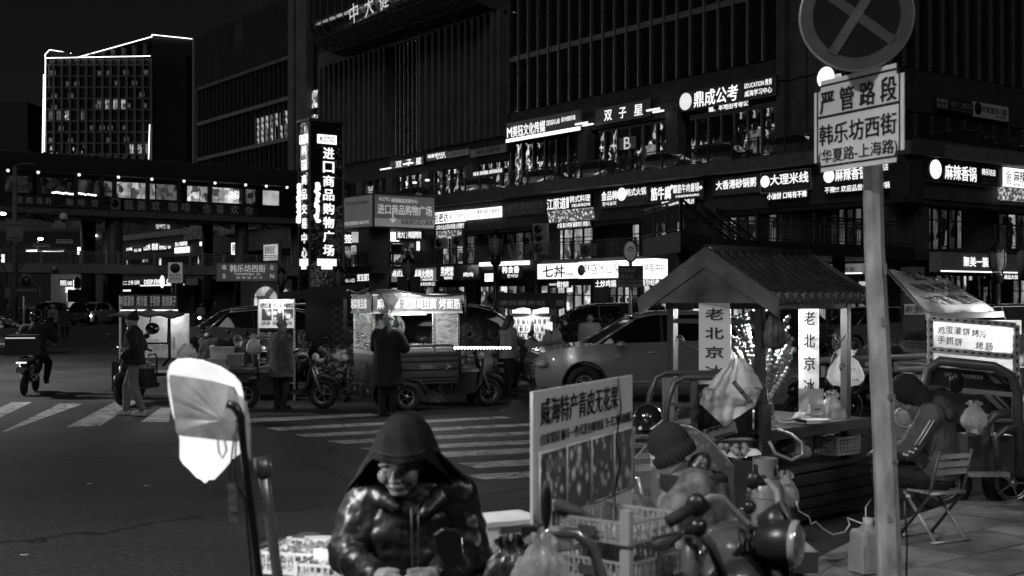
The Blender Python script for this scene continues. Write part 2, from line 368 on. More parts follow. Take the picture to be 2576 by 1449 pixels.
# near pavement, kerb curving round the corner
kerb=[(-.6,4.6),(.2,5.6),(1.0,6.9),(1.55,8.0),(2.2,9.2),(2.72,10.0),(3.3,10.8),(3.95,11.6),(4.6,12.35),(5.3,13.0),(9,15.95),(22,26.2)]
pav_z=.12
MB().slab([(-1.4,1.0)]+kerb+[(22,-8),(-1.4,-8)],0.0,pav_z-.02).build('pavement',M('pavement_bed',.012,.9),kind='structure')
ks=M('kerb_stone',.2,.75,var=.25,scale=6,bump=.3)
def inset(pts,d):
 out=[]
 for i,p in enumerate(pts):
  a=Vector(pts[max(i-1,0)]);b=Vector(pts[min(i+1,len(pts)-1)]);t=(b-a).normalized();out.append(Vector(p)+Vector((t.y,-t.x))*d)
 return out
ki=inset(kerb,.16)
pavement_root=bpy.data.objects['pavement']
nk=0
for i in range(2,len(kerb)-1):
 a,b,c,d=Vector(kerb[i]),Vector(kerb[i+1]),ki[i+1],ki[i]
 n=max(1,round((b-a).length/.75))
 for k in range(n):
  f0,f1=k/n+.004,(k+1)/n-.004
  q=[a.lerp(b,f0),a.lerp(b,f1),d.lerp(c,f1),d.lerp(c,f0)]
  MB().slab([tuple(x)for x in q],0.001,pav_z+.002).build('kerb_stone',ks,pavement_root)
  nk+=1
# paving slabs laid along the street
ang=math.atan2(.6188,.7855);ax=Vector((math.cos(ang),math.sin(ang)));ay=Vector((-ax.y,ax.x))
tw,tl=.55,1.05;tile_m=[M('paving_slab_a',.22,.75,var=.35,scale=3,bump=.4,bscale=60),M('paving_slab_b',.17,.75,var=.4,scale=4,bump=.4,bscale=60),M('paving_slab_c',.26,.8,var=.3,scale=2.5,bump=.4,bscale=60)]
tmesh=[]
for mm in tile_m:
 t=MB().b2((-tl/2+.013,-tw/2+.013,-.05),(tl/2-.013,tw/2-.013,0)).mesh('paving_slab');t.materials.append(mm);tmesh.append(t)
def side(p):
 best=9
 for i in range(len(ki)-1):
  a,b=ki[i],ki[i+1];t=(b-a).normalized();n=Vector((t.y,-t.x))
  s=(p-a).dot(t)
  if-.3<=s<=(b-a).length+.3:best=min(best,(p-a).dot(n))if abs((p-a).dot(n))<6 else best
 return best
for j in range(-26,14):
 for i in range(-3,22):
  c=Vector((2.0,9.3))+ax*(i*tl+(j%2)*tl*.5)+ay*(j*tw)
  if not(0.3<c.x<12 and 5<c.y<19):continue
  if c.x/c.y>.75 or c.x/c.y<.12:continue
  cs=[side(c+ax*(sx*tl/2)+ay*(sy*tw/2))for sx in(-1,1)for sy in(-1,1)]
  hw=tl/2
  if min(cs)<0:
   poly=[c+ax*(sx*tl/2*.985)+ay*(sy*tw/2*.985)for sx,sy in((-1,-1),(1,-1),(1,1),(-1,1))]
   if max(cs)<=.02:continue
   for q in range(len(ki)-1):
    a,b=ki[q],ki[q+1]
    if(c-(a+b)/2).length>(b-a).length/2+1.2:continue
    tt=(b-a).normalized();nn=Vector((tt.y,-tt.x));new=[]
    for e in range(len(poly)):
     p0,p1=poly[e],poly[(e+1)%len(poly)];d0,d1=(p0-a).dot(nn)-.004,(p1-a).dot(nn)-.004
     if d0>=0:new.append(p0)
     if d0*d1<0:new.append(p0.lerp(p1,d0/(d0-d1)))
    poly=new
    if len(poly)<3:break
   if len(poly)<3:continue
   MB().slab([(p.x,p.y)for p in poly],pav_z-.05,pav_z-.001).build('paving_slab',tile_m[(i+j)%3],pavement_root)
   continue
  inst(tmesh[(i*7+j*3)%3],'paving_slab',pavement_root,(c.x,c.y,pav_z+random.uniform(-.003,.002)),(random.uniform(-.004,.004),0,ang))
# far pavement in front of the mall
fp=[F1.w(-140,-7),F1.w(-2,-7),F2.w(2,-7),F2.w(60,-7),F2.w(60,1),F2.w(0,1),F1.w(-140,1)]
MB().slab([(p.x,p.y)for p in fp][::-1],0,.13).build('mall_pavement',M('far_paving',.08,.7,var=.3,scale=1),kind='structure')
# THE MALL
mall=thing('shopping_mall','large terraced stone and glass shopping mall filling the background right of the pillar sign','building',(20,64,0),0)
def part(mb,name,mat,fr=F1,kind=None):
 o=mb.build(name,mat,mall,kind=kind)
 o.location=(fr.o.x-20,fr.o.y-64,0);o.rotation_euler=(0,0,fr.a);return o
pan=M('facade_panel',.085,.75,var=.3,scale=.8,bump=.08)
SB=11.0
# terraces and slabs
XL=-138
part(MB().b2((XL,.0,9.3),(.0,30,10.0)),'upper_terrace',conc)
part(MB().b2((0,.01,9.31),(46,30,9.99)),'upper_terrace',conc,F2)
part(MB().b2((XL,-4.5,3.95),(-.4,6,4.5)).b2((XL,5.9,4.5),(-.4,6.2,4.55)),'lower_terrace',stone_d)
part(MB().b2((0.4,-4.0,3.95),(46,6,4.49)),'lower_terrace',stone_d,F2)
part(MB().b2((XL,.35,6.9),(-.05,1.2,9.28)),'fascia_wall',stone_d)
part(MB().b2((.05,.35,6.9),(46,1.2,9.28)),'fascia_wall',stone_d,F2)
# stone panels on the fascia
pm_=MB().b2((0.01,-.06,.01),(1.78,0,1.04)).mesh('stone_panel');pm_.materials.append(pan)
pmb=MB().b2((0.01,-.06,.01),(1.78,0,.86)).mesh('stone_panel');pmb.materials.append(pan)
def panels(fr,x0,x1,zs,y=.34,mesh=pm_,w=1.8):
 n=int((x1-x0)/w)
 for i in range(n):
  for z in zs:
   o=inst(mesh,'stone_panel',mall,(0,0,0));q=fr.w(x0+i*w,y+random.uniform(-.012,.006));o.location=(q.x-20,q.y-64,z);o.rotation_euler=(0,0,fr.a)
panels(F1,-72,-.1,(7.15,8.2));panels(F2,.1,24,(7.15,8.2))
panels(F1,-66,-.1,(9.27,),y=-.07,mesh=pmb);panels(F2,.1,24,(9.27,),y=-.07,mesh=pmb)
# shop backs on both floors
part(MB().b2((XL,3.0,4.5),(-3,3.4,9.28)),'shop_wall',stone_d);part(MB().b2((3,3.0,4.5),(46,3.4,9.28)),'shop_wall',stone_d,F2)
part(MB().b2((XL,.6,0),(-.6,1.0,3.95)),'shop_wall',stone_d);part(MB().b2((.6,.6,0),(46,1.0,3.95)),'shop_wall',stone_d,F2)
piers=MB().b2((-.55,-.0,0),(.55,1.2,4.9)).mesh('pier');piers.materials.append(pan)
for fr,xs in((F1,[-1.2,-9,-16.8,-24.6,-32.4,-40.2,-48,-60,-72,-84,-96,-108,-120]),(F2,[1.2,9,16.8,24.6])):
 for x in xs:
  for z,s,y in((4.5,.55,1.2),(0,.8,.1)):
   o=inst(piers,'pier',mall,(0,0,0));q=fr.w(x,y);o.location=(q.x-20,q.y-64,z);o.rotation_euler=(0,0,fr.a);o.scale=(1.15,1,s)
# shop windows and doors: (frame, u0, u1, floor, brightness material, how many panes)
wl=[LW('room_bright',1.0,.8,.7,.5),LW('room_mid',.5,.9,.8,.5),LW('room_low',.16,1.0,.8,.5),LW('room_dark',.03,1.0,.8,.5)]
frm=M('window_frame',.05,.4,metal=.5)
def shopwin(fr,off,u0,u1,z0,z1,mats,n,door=False):
 x0,x1=fr.xu(u0,off)[0],fr.xu(u1,off)[0];w_=(x1-x0)/n
 for i in range(n):
  a=x0+i*w_
  f=MB()
  for(p,q)in(((a+.02,off-.1,z0),(a+.09,off+.02,z1)),((a+w_-.09,off-.1,z0),(a+w_-.02,off+.02,z1)),((a+.09,off-.1,z1-.08),(a+w_-.09,off+.02,z1)),((a+.09,off-.1,z0),(a+w_-.09,off+.02,z0+.1)),((a+.09,off-.1,z0+(z1-z0)*.72),(a+w_-.09,off+.02,z0+(z1-z0)*.72+.06))):f.b2(p,q)
  fo=part(f,'shop_window',frm,fr)
  MB().b2((a+.09,off-.03,z0+.1),(a+w_-.09,off-.02,z1-.08)).build('pane',mats[i%len(mats)],fo)
  if door and i%2==0:MB().cyl((a+w_-.25,off-.16,z0+.9),(a+w_-.25,off-.16,z0+1.5),.03,seg=6).build('handle',steel,fo)
B,Mi,Lo,Dk=wl
up=[(945,1036,[B,Mi],4),(1036,1090,[Dk,Mi],2),(1098,1168,[Mi,B,Lo],4),(1176,1262,[Lo,B,Dk],4),(1276,1366,[Dk,Lo],4),(1372,1495,[Mi,B,B,Mi],5),(1530,1612,[B,Mi],4),(1640,1770,[Lo,Mi,Dk,B],6),(1790,1905,[Dk,Lo,Mi],5),(1935,2055,[Lo,Dk,Dk],5),(2090,2172,[Dk,Lo],4),(2222,2250,[Mi],1)]
for u0,u1,ms,n in up:shopwin(F1,2.97,u0,u1,4.5,7.05,ms,n,True)
for u0,u1,ms,n in[(2322,2360,[Lo],2),(2362,2480,[Lo,Dk,Lo,Mi],6),(2508,2600,[Dk,Mi],4)]:shopwin(F2,2.97,u0,u1,4.5,7.05,ms,n,True)
gr=[(846,900,[Lo,Mi],3),(905,975,[Lo,B],4),(985,1095,[Mi,Lo],5),(1105,1200,[Lo,Dk,Mi],4),(1210,1330,[Mi,Lo,B],5),(1362,1490,[B,Mi,B],6),(1500,1610,[Mi,B,Lo],6),(1620,1700,[B,Lo],4),(1715,1900,[Lo,B],7),(1900,2230,[Dk,Lo,Mi],10)]
for u0,u1,ms,n in gr:shopwin(F1,.58,u0,u1,.13,3.0,ms,n,True)
for u0,u1,ms,n in[(2350,2368,[Mi],1),(2370,2446,[B,Mi,B],5),(2452,2500,[Dk,Lo],3),(2505,2600,[Lo,Mi],5)]:shopwin(F2,.58,u0,u1,.13,3.3,ms,n,True)
# railings
def railing(fr,x0,x1,y,z,h=1.1,post=2.0,step=.13,mat=dsteel,root=None,pw=.05):
 n=max(1,round((x1-x0)/post));w_=(x1-x0)/n
 rails=MB().b2((x0,y-.03,z+h-.06),(x1,y+.03,z+h)).b2((x0,y-.02,z+h-.2),(x1,y+.02,z+h-.16)).b2((x0,y-.02,z+.08),(x1,y+.02,z+.12))
 P_=part if root is None else root
 P_(rails,'rail',mat,fr)
 b=MB();k=x0+step
 while k<x1:b.b2((k-.01,y-.01,z+.121),(k+.01,y+.01,z+h-.201));k+=step
 P_(b,'balusters',mat,fr,'stuff')
 for i in range(n+1):P_(MB().b2((x0+i*w_-pw,y-pw-.001,z),(x0+i*w_+pw,y+pw+.001,z+h+.02)),'railing_post',mat,fr)
rl_d=M('dark_railing',.035,.5,metal=.3);rl_m=M('mid_railing',.09,.45,metal=.3)
railing(F1,-75,-.3,.1,10.14,1.1,mat=rl_d);railing(F2,.3,26,.1,10.14,1.1,mat=rl_d)
railing(F1,-56,-14,-4.3,4.5,1.1,mat=rl_m);railing(F1,-124,-76,-4.3,4.5,1.1,mat=rl_d,post=4);railing(F2,1.5,26,-3.8,4.5,1.15,mat=rl_m)
# ------------------------------------------------------------------ upper floors behind the terrace: F3 (left run), F4 (right run)
F3=Fr(*(F1.w(0,SB)[:2]),F1.a);F4=Fr(*(F2.w(0,SB)[:2]),F2.a)
c3=F1.w(0,0)+(F1.w(0,SB)-F1.w(0,0))+(F2.w(0,SB)-F2.w(0,0))
def x3(u,off=0):return F3.xu(u,off)[0]
xr=(c3.xy-F3.o).dot(F3.ax)
x4l=(c3.xy-F4.o).dot(F4.ax)
TOP=62
# glass curtain with its own panes
pgm={}
def pane_mesh(w_,h_,m):
 k=(round(w_,2),round(h_,2),m.name)
 if k not in pgm:
  q=MB().b2((-w_/2,0,-h_/2),(w_/2,.05,h_/2)).mesh('window_pane');q.materials.append(m);pgm[k]=q
 return pgm[k]
mul=M('mullion',.2,.4,metal=.6);spn=M('spandrel',.14,.5,var=.15)
def curtain(fr,x0,x1,z0,z1,nx,floor=3.6,z_first=None,spands=(),tiltamt=.006,mulw=.09,lit={},glass=None,mull=True):
 glass=glass or glassw;w_=(x1-x0)/nx;z=z0;rows=[]
 while z<z1-.3:rows.append((z,min(z1,z+floor/2)));z+=floor/2
 part(MB().b2((x0,.3,z0),(x1,.5,z1)),'back_wall',black,fr)
 for i in range(nx):
  for j,(a,b)in enumerate(rows):
   m=lit.get((i,j),glass)
   o=inst(pane_mesh(w_-.04,b-a-.04,m),'window_pane',mall,(0,0,0))
   q=fr.w(x0+(i+.5)*w_,0);o.location=(q.x-20,q.y-64,(a+b)/2);o.rotation_euler=(random.gauss(0,tiltamt),0,fr.a+random.gauss(0,tiltamt))
 if mull:
  for i in range(nx+1):part(MB().b2((x0+i*w_-mulw/2,-.22,z0),(x0+i*w_+mulw/2,.04,z1)),'mullion',mul,fr)
 for(a,h)in spands:part(MB().b2((x0,-.12,a),(x1,-.03,a+h)),'spandrel',spn,fr)
# centre glass tower u 1283..1965
def zf(u,v,off=0):return F3.zv(u,v,off)
litB=LW('office_lit',.5,1.5,1.2);litD=LW('office_dim',.12,1.5,1.2)
xa,xb=x3(1283),x3(1962)
curtain(F3,xa,xb,18.2,47,22,3.9,spands=((22.6,.45),(30.4,.45),(38.2,.45)),lit={(15,9):litD,(16,3):litD},mulw=.13)
part(MB().b2((xa,-.1,16.6),(xb,.45,18.15)),'stone_band',stone_d,F3)
# first terrace floor behind the parked cars
curtain(F3,x3(1290),x3(1465),10.05,15.4,6,3.6,mulw=.06)
curtain(F3,x3(1495),x3(1690),10.05,15.2,6,3.6,mulw=.06,lit={(0,0):litD,(1,0):litD,(4,1):litD,(2,0):Mi})
curtain(F3,x3(1725),x3(1955),10.05,15.0,7,3.6,mulw=.06,lit={(4,0):litB,(5,0):B,(6,0):litB,(5,1):litD})
for ua,ub in((1470,1492),(1692,1722)):part(MB().b2((x3(ua),-.7,10),(x3(ub),.5,15.8)),'pier',pan,F3)
part(MB().b2((x3(1290),-.3,15.45),(x3(1955),.4,16.58)),'stone_band',stone_d,F3)
part(MB().b2((x3(1560)+.5,-.08,11.5),(x3(1600),-.02,11.52)),'sill',frm,F3)
# stone corner between both runs
for ua,ub in((1965,1985),(1990,2012),(2017,2040),(2045,2068),(2073,2105)):
 for z0,z1 in((10,16.5),(16.6,24),(24.1,31),(31.1,38.2)):
  part(MB().b2((x3(ua),-.5 if(ua%2)else-.2,z0),(x3(ub)-.02,.5,z1)),'pier',pan,F3)
curtain(F3,x3(2106),xr-.2,16.6,34,4,3.9,mulw=.1)
curtain(F3,x3(2106),xr-.2,10.05,16.5,4,3.6,mulw=.06,lit={(0,0):B,(1,1):Mi,(2,0):litB,(1,0):Mi,(3,0):litD})
# right run
x4=lambda u:F4.xu(u)[0]
curtain(F4,x4l,x4l+26,17,38,18,3.9,spands=((25.9,.45),(33.6,.4)),mulw=.11,lit={(4,8):litD,(5,8):litB,(5,9):litB,(6,8):litD,(6,9):litD,(0,10):Mi,(1,10):litB})
part(MB().b2((x4l,-.1,14.2),(x4l+26,.45,16.95)),'stone_band',stone_d,F4)
curtain(F4,x4l,x4l+26,10.05,14.1,14,3.6,mulw=.06,lit={(1,0):B,(9,0):B,(8,0):litB,(10,0):litD})
# left stone run with narrow slots u 810..1283
xs0,xs1=x3(806),x3(1283)
PT=27.3
part(MB().b2((xs0,.6,10),(xs1,1.0,PT+12)),'back_wall',black,F3)
part(MB().b2((xs0,-.3,PT),(xs1,.55,PT+1.6)),'stone_band',pan,F3)
part(MB().b2((xs0,-.05,14.2),(xs1,.55,16.2)),'stone_band',stone_d,F3)
us_=[815+i*12.6 for i in range(15)]+[1068+i*16.6 for i in range(14)]
stn=M('tower_pier_stone',.1,.8,var=.25,scale=.6)
for i,u in enumerate(us_[:-1]):
 if 1000<us_[i+1]<1066 or i==14:continue
 x,x_n=x3(u),x3(us_[i+1]);pw_=(x_n-x)
 part(MB().b2((x,-.75,16.25),(x+pw_*.36,.55,PT-.02)),'pier',stn,F3)
 part(MB().b2((x+pw_*.42,-.05,16.25),(x+pw_*.6,.55,PT-.02)),'pier',stn,F3)
xg0,xg1=x3(1000),x3(1063)
curtain(F3,xg0,xg1,16.25,27.2,6,3.9,mulw=.1,tiltamt=.01)
for(u,v)in((903,95),(925,88),(947,80),(969,72)):
 z=zf(u,v);q=MB().b2((x3(u),.1,z-1.2),(x3(u)+.7,.18,z+1.2));part(q,'lit_window',litB,F3)
for(u,v)in((845,270),(865,275),(882,268),(901,262)):
 z=zf(u,v);part(MB().b2((x3(u),.1,z-1.0),(x3(u)+.45,.18,z+1.0)),'lit_window',Mi,F3)
# its first terrace floor
curtain(F3,x3(845),x3(905),10.05,14.1,4,3.6,lit={(0,0):litB,(2,0):B,(1,0):Mi},mulw=.06)
curtain(F3,x3(908),x3(980),10.05,14.1,4,3.6,lit={(1,1):litB},mulw=.06)
curtain(F3,x3(982),x3(1066),10.05,14.1,5,3.6,lit={(0,0):B,(0,1):B,(1,0):litB},mulw=.06)
curtain(F3,x3(1076),x3(1180),10.05,14.1,5,3.6,mulw=.06);curtain(F3,x3(1185),x3(1285),10.05,14.1,5,3.6,mulw=.06,lit={(2,0):litD})
for u in(906,981,1070,1182):part(MB().b2((x3(u),-.5,10),(x3(u)+1.2,.5,14.15)),'pier',pan,F3)
# ------------------------------------------------------------------ tower A (left of the pillar sign)
ta=thing('office_tower','dark office tower with vertical fins and bright floor bands, left of the tall pillar sign','building',F3.w(x3(497),0),F3.a)
WA=x3(736)-x3(497);WT=x3(806)-x3(497)
MB().b2((0,.5,0),(WT,26,36.2)).build('core',black,ta)
MB().b2((-.6,-.5,0),(0,26,36.8)).build('edge_pier',M('edge_pier',.14,.7),ta)
n=22;w_=WA/n
for i in range(n):
 z=2.0;j=0
 while z<35.5:
  lit=None;u_=497+(736-497)*i/n
  if 21.2<=z+1<=24.6 and i>13 and(i*5+j)%6!=0:lit=litB if(i*7+j)%4 else litD
  if z>32 and i in(10,11):lit=litB
  if z>30 and i==5:lit=litD
  inst(pane_mesh(w_-.05,1.52,lit or glassw),'window_pane',ta,((i+.5)*w_,random.gauss(.3,.01),z+.78),(random.gauss(0,.006),0,random.gauss(0,.006)))
  z+=1.57;j+=1
fin=MB().b2((-.08,-.35,0),(.08,.25,6.6)).mesh('fin');fin.materials.append(M('fin_metal',.07,.5,metal=.4))
fin2=MB().b2((-.045,0,0),(.045,.25,28.5)).mesh('mullion');fin2.materials.append(M('fin_metal'))
for i in range(n+1):
 inst(fin,'fin',ta,(i*w_,0,30.2));inst(fin2,'mullion',ta,(i*w_,0,1.2))
 if i<n:inst(fin,'fin',ta,((i+.5)*w_,0,30.2))
for z,m in((29.7,dsteel),(25.0,spn),(20.3,spn),(15.4,dsteel),(36.2,dsteel)):MB().b2((0,-.12,z),(WA,.02,z+.45)).build('floor_band',m,ta)
for k in range(3):MB().b2((WA+.1+k*1.6,-.6+.2*(k%2),0),(WA+1.5+k*1.6,.4,36.2+k*.3)).build('stone_pier',stn,ta)
x0=x3(771)-x3(497)
MB().b2((x0-1,.3,10),(WT+1,.5,36)).build('recess_wall',black,ta)
for k in range(2):
 for j in range(2):
  inst(pane_mesh(1.55,1.9,litB if k else B),'window_pane',ta,(x0+.6+j*1.7,.1,zf(788,245+k*62)-.2))
 for j in range(2):MB().ell((x0+.6+j*1.5,-.05,zf(788,238+k*60)+.3),.1,6,4).build('ceiling_lamp',L_on,ta)
# rooftop steelwork
rm=MB()
for k in range(7):rm.bar((9+k*1.6,2,36.5),(9+k*1.6,2,40-k*.1),.12)
for z in(37.5,38.8,40):rm.bar((9,2,z),(19,2,z),.1)
rm.build('roof_frame',dsteel,ta)
# curved drum sign overhead: a big glass drum on the stone run
dr=thing('glass_drum','huge dark glass drum with three pale characters, cut by the top edge','drum',F3.w(x3(846),0,27.5),F3.a)
Lg=x3(1260)-x3(846)
def drumf(s,t):
 e=math.sqrt(max(0,1-max(0,1-s/.14)**2));a=min(t/.6,1)*math.pi/2
 return(Lg*s,-5.0*math.sin(a)*(.25+.75*e),(1-math.cos(a))*3.2+max(0,t-.6)*22+(1-e)*2.5*(1-t))
m=MB();m.grid(drumf,40,16);m.build('glass_skin',GLASSWALL('drum_glass',.03,.12,.1),dr)
for i in range(0,41,2):MB().tube([tuple(Vector(drumf(i/40,t/16))+Vector((0,-.03,0)))for t in range(17)],.05,4).build('seam',M('seam',.12),dr)
for t in(3,6,9,12):MB().tube([tuple(Vector(drumf(k/40,t/16))+Vector((0,-.03,0)))for k in range(41)],.04,4).build('seam',M('seam'),dr)
for ch,u,v in(('中',890,36),('大',928,18),('健',965,0)):
 x=F3.xu(u,-5.25)[0]-x3(846);txt(ch,dr,E('faint_letters',.5),0,0,1.7,1.9,loc=(x,-5.25,2+(HV-v)/F*F3.xu(u,-5)[1]-27.5),rot=(R(90),R(-6),0),bold=.01)
# block across the side street whose light tubes mirror in the glass
nb=thing('light_tube_block','block with upright light tubes across the side street, outside the picture','building',(-112,96,0),R(90))
MB().b2((0,-12,0),(75,0,40)).build('wall',tb_wall_ if False else M('far_wall',.04),nb)
rnd=random.Random(2)
for k in range(20):
 x=4+k*3.5+rnd.uniform(-1,1);z=rnd.uniform(14,24);MB().b2((x,-12.3,z),(x+.22,-12.02,z+rnd.uniform(5,12))).build('light_tube',E('light_tube',26),nb)
# ------------------------------------------------------------------ outlined tower B, far left
DB=220.0;sB=F/DB
tb=thing('outlined_tower','office tower outlined with bright light strips on its roof and edges, upper left','building',A(115,DB),0)
def zb(v,d=DB):return EYE+(HV-v)/F*d
def xb_(u):return(u-115)/sB
W2=xb_(380);Z2=zb(146)
gridm=M('tower_grid',.065,.7);tb_wall=M('tower_wall',.06,.8,var=.15,scale=.3)
MB().b2((0,.6,0),(W2,18,Z2)).build('core',black,tb)
nc,nr=13,12;cw=W2/nc;rh=4.0
for i in range(nc+1):MB().b2((i*cw-.2,-.1,0),(i*cw+.2,.58,Z2-.1)).build('pilaster',gridm,tb)
zr_=lambda k:zb(163+28.1*k)
for j in range(9):MB().b2((0,.02,zr_(j)-.12),(W2,.56,zr_(j)+.12)).build('floor_band',gridm,tb)
litmap={(0,4):litD,(1,4):litD,(2,4):B,(4,4):litD,(6,3):litD,(7,3):litB,(8,3):litB,(9,3):B,(10,7):litB,(11,7):litB,(12,7):litB}
for i in range(nc):
 for j in range(8):
  MB().b2((i*cw+.38,.4,zr_(j+1)+.2),(i*cw+cw-.38,.5,zr_(j)-.2)).build('window',litmap.get((i,j),glassw),tb)
  if(i,j)in litmap:MB().b2((i*cw+cw/2-.04,.34,zr_(j+1)+.2),(i*cw+cw/2+.04,.39,zr_(j)-.2)).build('window_bar',gridm,tb)
ac=MB().b2((-.45,-.2,0),(.45,.2,.75)).mesh('air_conditioner');ac.materials.append(M('ac_case',.35,.5))
for(u,v)in((402,565),(757,568),(825,566),(951,562),(1101,561),(518,648),(582,648),(887,643),(1017,642),(412,740),(536,739),(1073,731),(411,826),(722,820),(945,813),(968,813),(1089,812),(463,985),(700,981),(773,981),(834,981),(946,980),(391,1073),(534,1076),(824,1072),(956,1068)):
 inst(ac,'air_conditioner',tb,(xb_(u/3),.1,zb(v/3)))
# left return and right stone flank
MB().b2((xb_(80),6,0),(-.4,18,zb(160))).build('side_wing',tb_wall,tb)
for k in range(4):MB().b2((xb_(84+k*7),5.4-k*1.2,0),(xb_(86+k*7),6.6-k*.9,zb(172-k*6))).build('side_pilaster',gridm,tb)
fl=MB();x0,x1=W2+.05,xb_(497)
fl.add([(x0,.3,0),(x1,14,0),(x1,14,zb(104,DB+14)),(x0,.3,zb(92)),(x0,18,0),(x0,18,zb(92))],[(0,1,2,3),(0,3,5,4),(3,2,5)])
fl.build('flank_wall',tb_wall,tb)
wq=MB().b2((-.8,-.1,-1.1),(.8,.1,1.1)).mesh('window');wq.materials.append(black)
fa=math.atan2(13.7,x1-x0)
for k in range(10):
 f=.56;o=inst(wq,'window',tb,(x0+(x1-x0)*f,.3+13.7*f-.02,zb(158+k*28,DB+8)),(0,0,fa))
# roof canopy with columns
MB().add([(x0-.2,.2,zb(88)),(xb_(155),10,zb(122)),(xb_(155),16,zb(122)),(x0-.2,16,zb(94)),(x0-.2,.2,zb(91)),(xb_(155),10,zb(123))],[(0,1,2,3),(0,4,5,1)]).build('roof_canopy',gridm,tb)
for k in range(7):MB().cyl((xb_(200+k*30),3+(7-k)*.5,Z2),(xb_(200+k*30),3+(7-k)*.5,zb(118-k*4)),.5,seg=8).build('roof_column',gridm,tb)
MB().b2((xb_(104),4,Z2),(xb_(152),12,zb(119))).build('roof_house',tb_wall,tb)
strip=E('light_strip',3)
def strips(pl):
 for a,b in pl:MB().bar(a,b,.11).build('light_strip',strip,tb)
strips([((xb_(118),-.4,zb(147)),(W2,-.4,zb(142))),((-.1,-.4,zb(388)),(xb_(116.5),-.4,zb(147))),((xb_(152),9,zb(119)),(W2+.1,.1,zb(92))),((W2+.1,.1,zb(92)),(W2+.15,.1,zb(87))),((W2+.15,.1,zb(87)),(x1,14,zb(104,DB+14))),((xb_(80),5.6,zb(173)),(xb_(76.5),5.6,zb(388))),((xb_(84),5.6,zb(120)),(xb_(84),5.6,zb(172))),((xb_(104),3.9,zb(114)),(xb_(154),5,zb(120))),((xb_(86),5,zb(124)),(xb_(104),3.9,zb(114))),((W2-.3,-.5,zb(404)),(W2-.1,-.5,zb(314))),((xb_(98),3,zb(181)),(xb_(98),3,zb(162))),((xb_(107),1.5,zb(180)),(xb_(107),1.5,zb(156)))])
# far left blocks and a block closing the side street
tc_=thing('apartment_block','faint dark apartment block at the left edge, behind the outlined tower','building',A(-60,300),0)
MB().b2((0,0,0),(12.5,14,37)).build('wall',tb_wall,tc_);MB().b2((0,3,37),(11,12,49)).build('roof_house',M('roof_house_dark',.03),tc_)
for i in range(9):MB().b2((.6+i*1.35,-.15,0),(1.1+i*1.35,.0,35.5)).build('pilaster',gridm,tc_)
for(x,z,mm)in((6.6,27.6,litD),(9.0,27.8,litB),(6.8,25.5,litD)):MB().b2((x,-.2,z),(x+.45,-.16,z+1.6)).build('window',mm,tc_)
bk=thing('back_block','plain dark block with a row of square windows behind the footbridge','building',A(-40,185),0)
MB().b2((0,0,0),(34,10,18)).build('wall',M('back_wall',.035,.8,var=.2),bk)
for k in range(7):MB().b2((10+k*3.0,-.1,12.2),(12.0+k*3.0,-.02,14.0)).build('window',litB if k==5 else black,bk)
for(x,z)in((13,17.0),(22.3,16.6),(24.8,16.9)):MB().b2((x,-.1,z-1),(x+1.3,-.02,z+.6)).build('window',litB,bk)
for k in range(5):MB().b2((0,-.06,3.5*k),(34,-.001,3.5*k+.06)).build('joint',black,bk)
# SIGNS ON THE MALL
def fS(u0,v0,u1,v1,lab,bm,rows,lm=None,off=.25,fr=F1,**kw):return sign(fr,off,u0,v0,u1,v1,lab,bm,rows,lm or L_on,**kw)
fS(1092,532,1171,560,'bright white shop sign with bold black brush letters next to the grey billboard',P_on,[('思密达',.03,.12,.5,.92,ink,.03),('春川 炒鸡排',.53,.25,.97,.72,L_dim)],ink)
fS(1098,561,1173,579,'narrow black LED strip hung under the left bright sign with black brush letters',black,[('25年大众点评必吃榜上榜餐厅',.03,.15,.97,.85)],off=-.4)
fS(1100,580,1160,600,'small bright food photo panel over a second floor doorway, below the LED strip',PIC('food_lit',1.6,4),[],off=.2)
fS(1172,524,1262,550,'bright white shop sign of two dishes with a darker square at its left',P_on,[('味泰',.04,.15,.3,.7,L_on),('WEI QIN',.05,.74,.29,.92,L_dim),('脊骨汤锅 米肠汤饭',.36,.1,.98,.6,ink),('삐다귀국 순대국밥',.4,.68,.96,.88,L_dim)],ink)
fS(1275,508,1375,542,'unlit dark shop sign with dull grey letters between two lit signs',boardd,[('喜葵 韩式料理',.04,.1,.95,.55,L_dim),('기로은 拌饭·年糕火锅·春川炒鸡排',.04,.65,.95,.85,L_dim)])
fS(1377,493,1490,526,'black shop sign with glowing white script above a tilted food photo panel',black,[('江原道',.02,.08,.45,.95,L_on,.02),('I',.47,.1,.51,.9),('韩式料理',.54,.04,.98,.55),('年糕火锅 韩式炸鸡',.58,.65,.98,.9)])
fS(1382,527,1492,556,'tilted glowing food photo panel under the script sign',PIC('food_lit'),[],off=-.2,tilt=R(14))
fS(1404,557,1490,573,'thin black LED strip under the tilted food photo panel',black,[('火锅 春川鸡排 酱辣鸡爪 铁板八',.02,.1,.98,.9)])
fS(1512,472,1632,518,'grey framed shop sign with a round badge between two groups of glowing letters',boardd,[('金品韩',.04,.12,.38,.62,L_on,.025),('한식요리',.06,.7,.35,.92),('韩式火锅',.56,.1,.97,.5),('年糕火锅 泰迪锅巴 石锅拌饭 大酱汤',.45,.68,.97,.85,L_dim)],frame=dsteel,discs=[(.47,.36,.42,L_on)])
fS(1636,460,1772,506,'wide grey framed shop sign with thick glowing letters left of the outdoor stairs',boardd,[('筋牛腐',.04,.15,.42,.85,L_on,.03),('霸筋牛肉番锅',.46,.12,.93,.58),('全国直营连锁品牌店',.5,.7,.93,.82)],frame=dsteel,discs=[(.43,.2,.12,L_on),(.96,.4,.1,L_on)])
fS(1666,502,1752,518,'narrow LED strip below the wide sign with thick letters',black,[('加麻加辣锅,双麻锅,好',.02,.08,.98,.9)],off=.0)
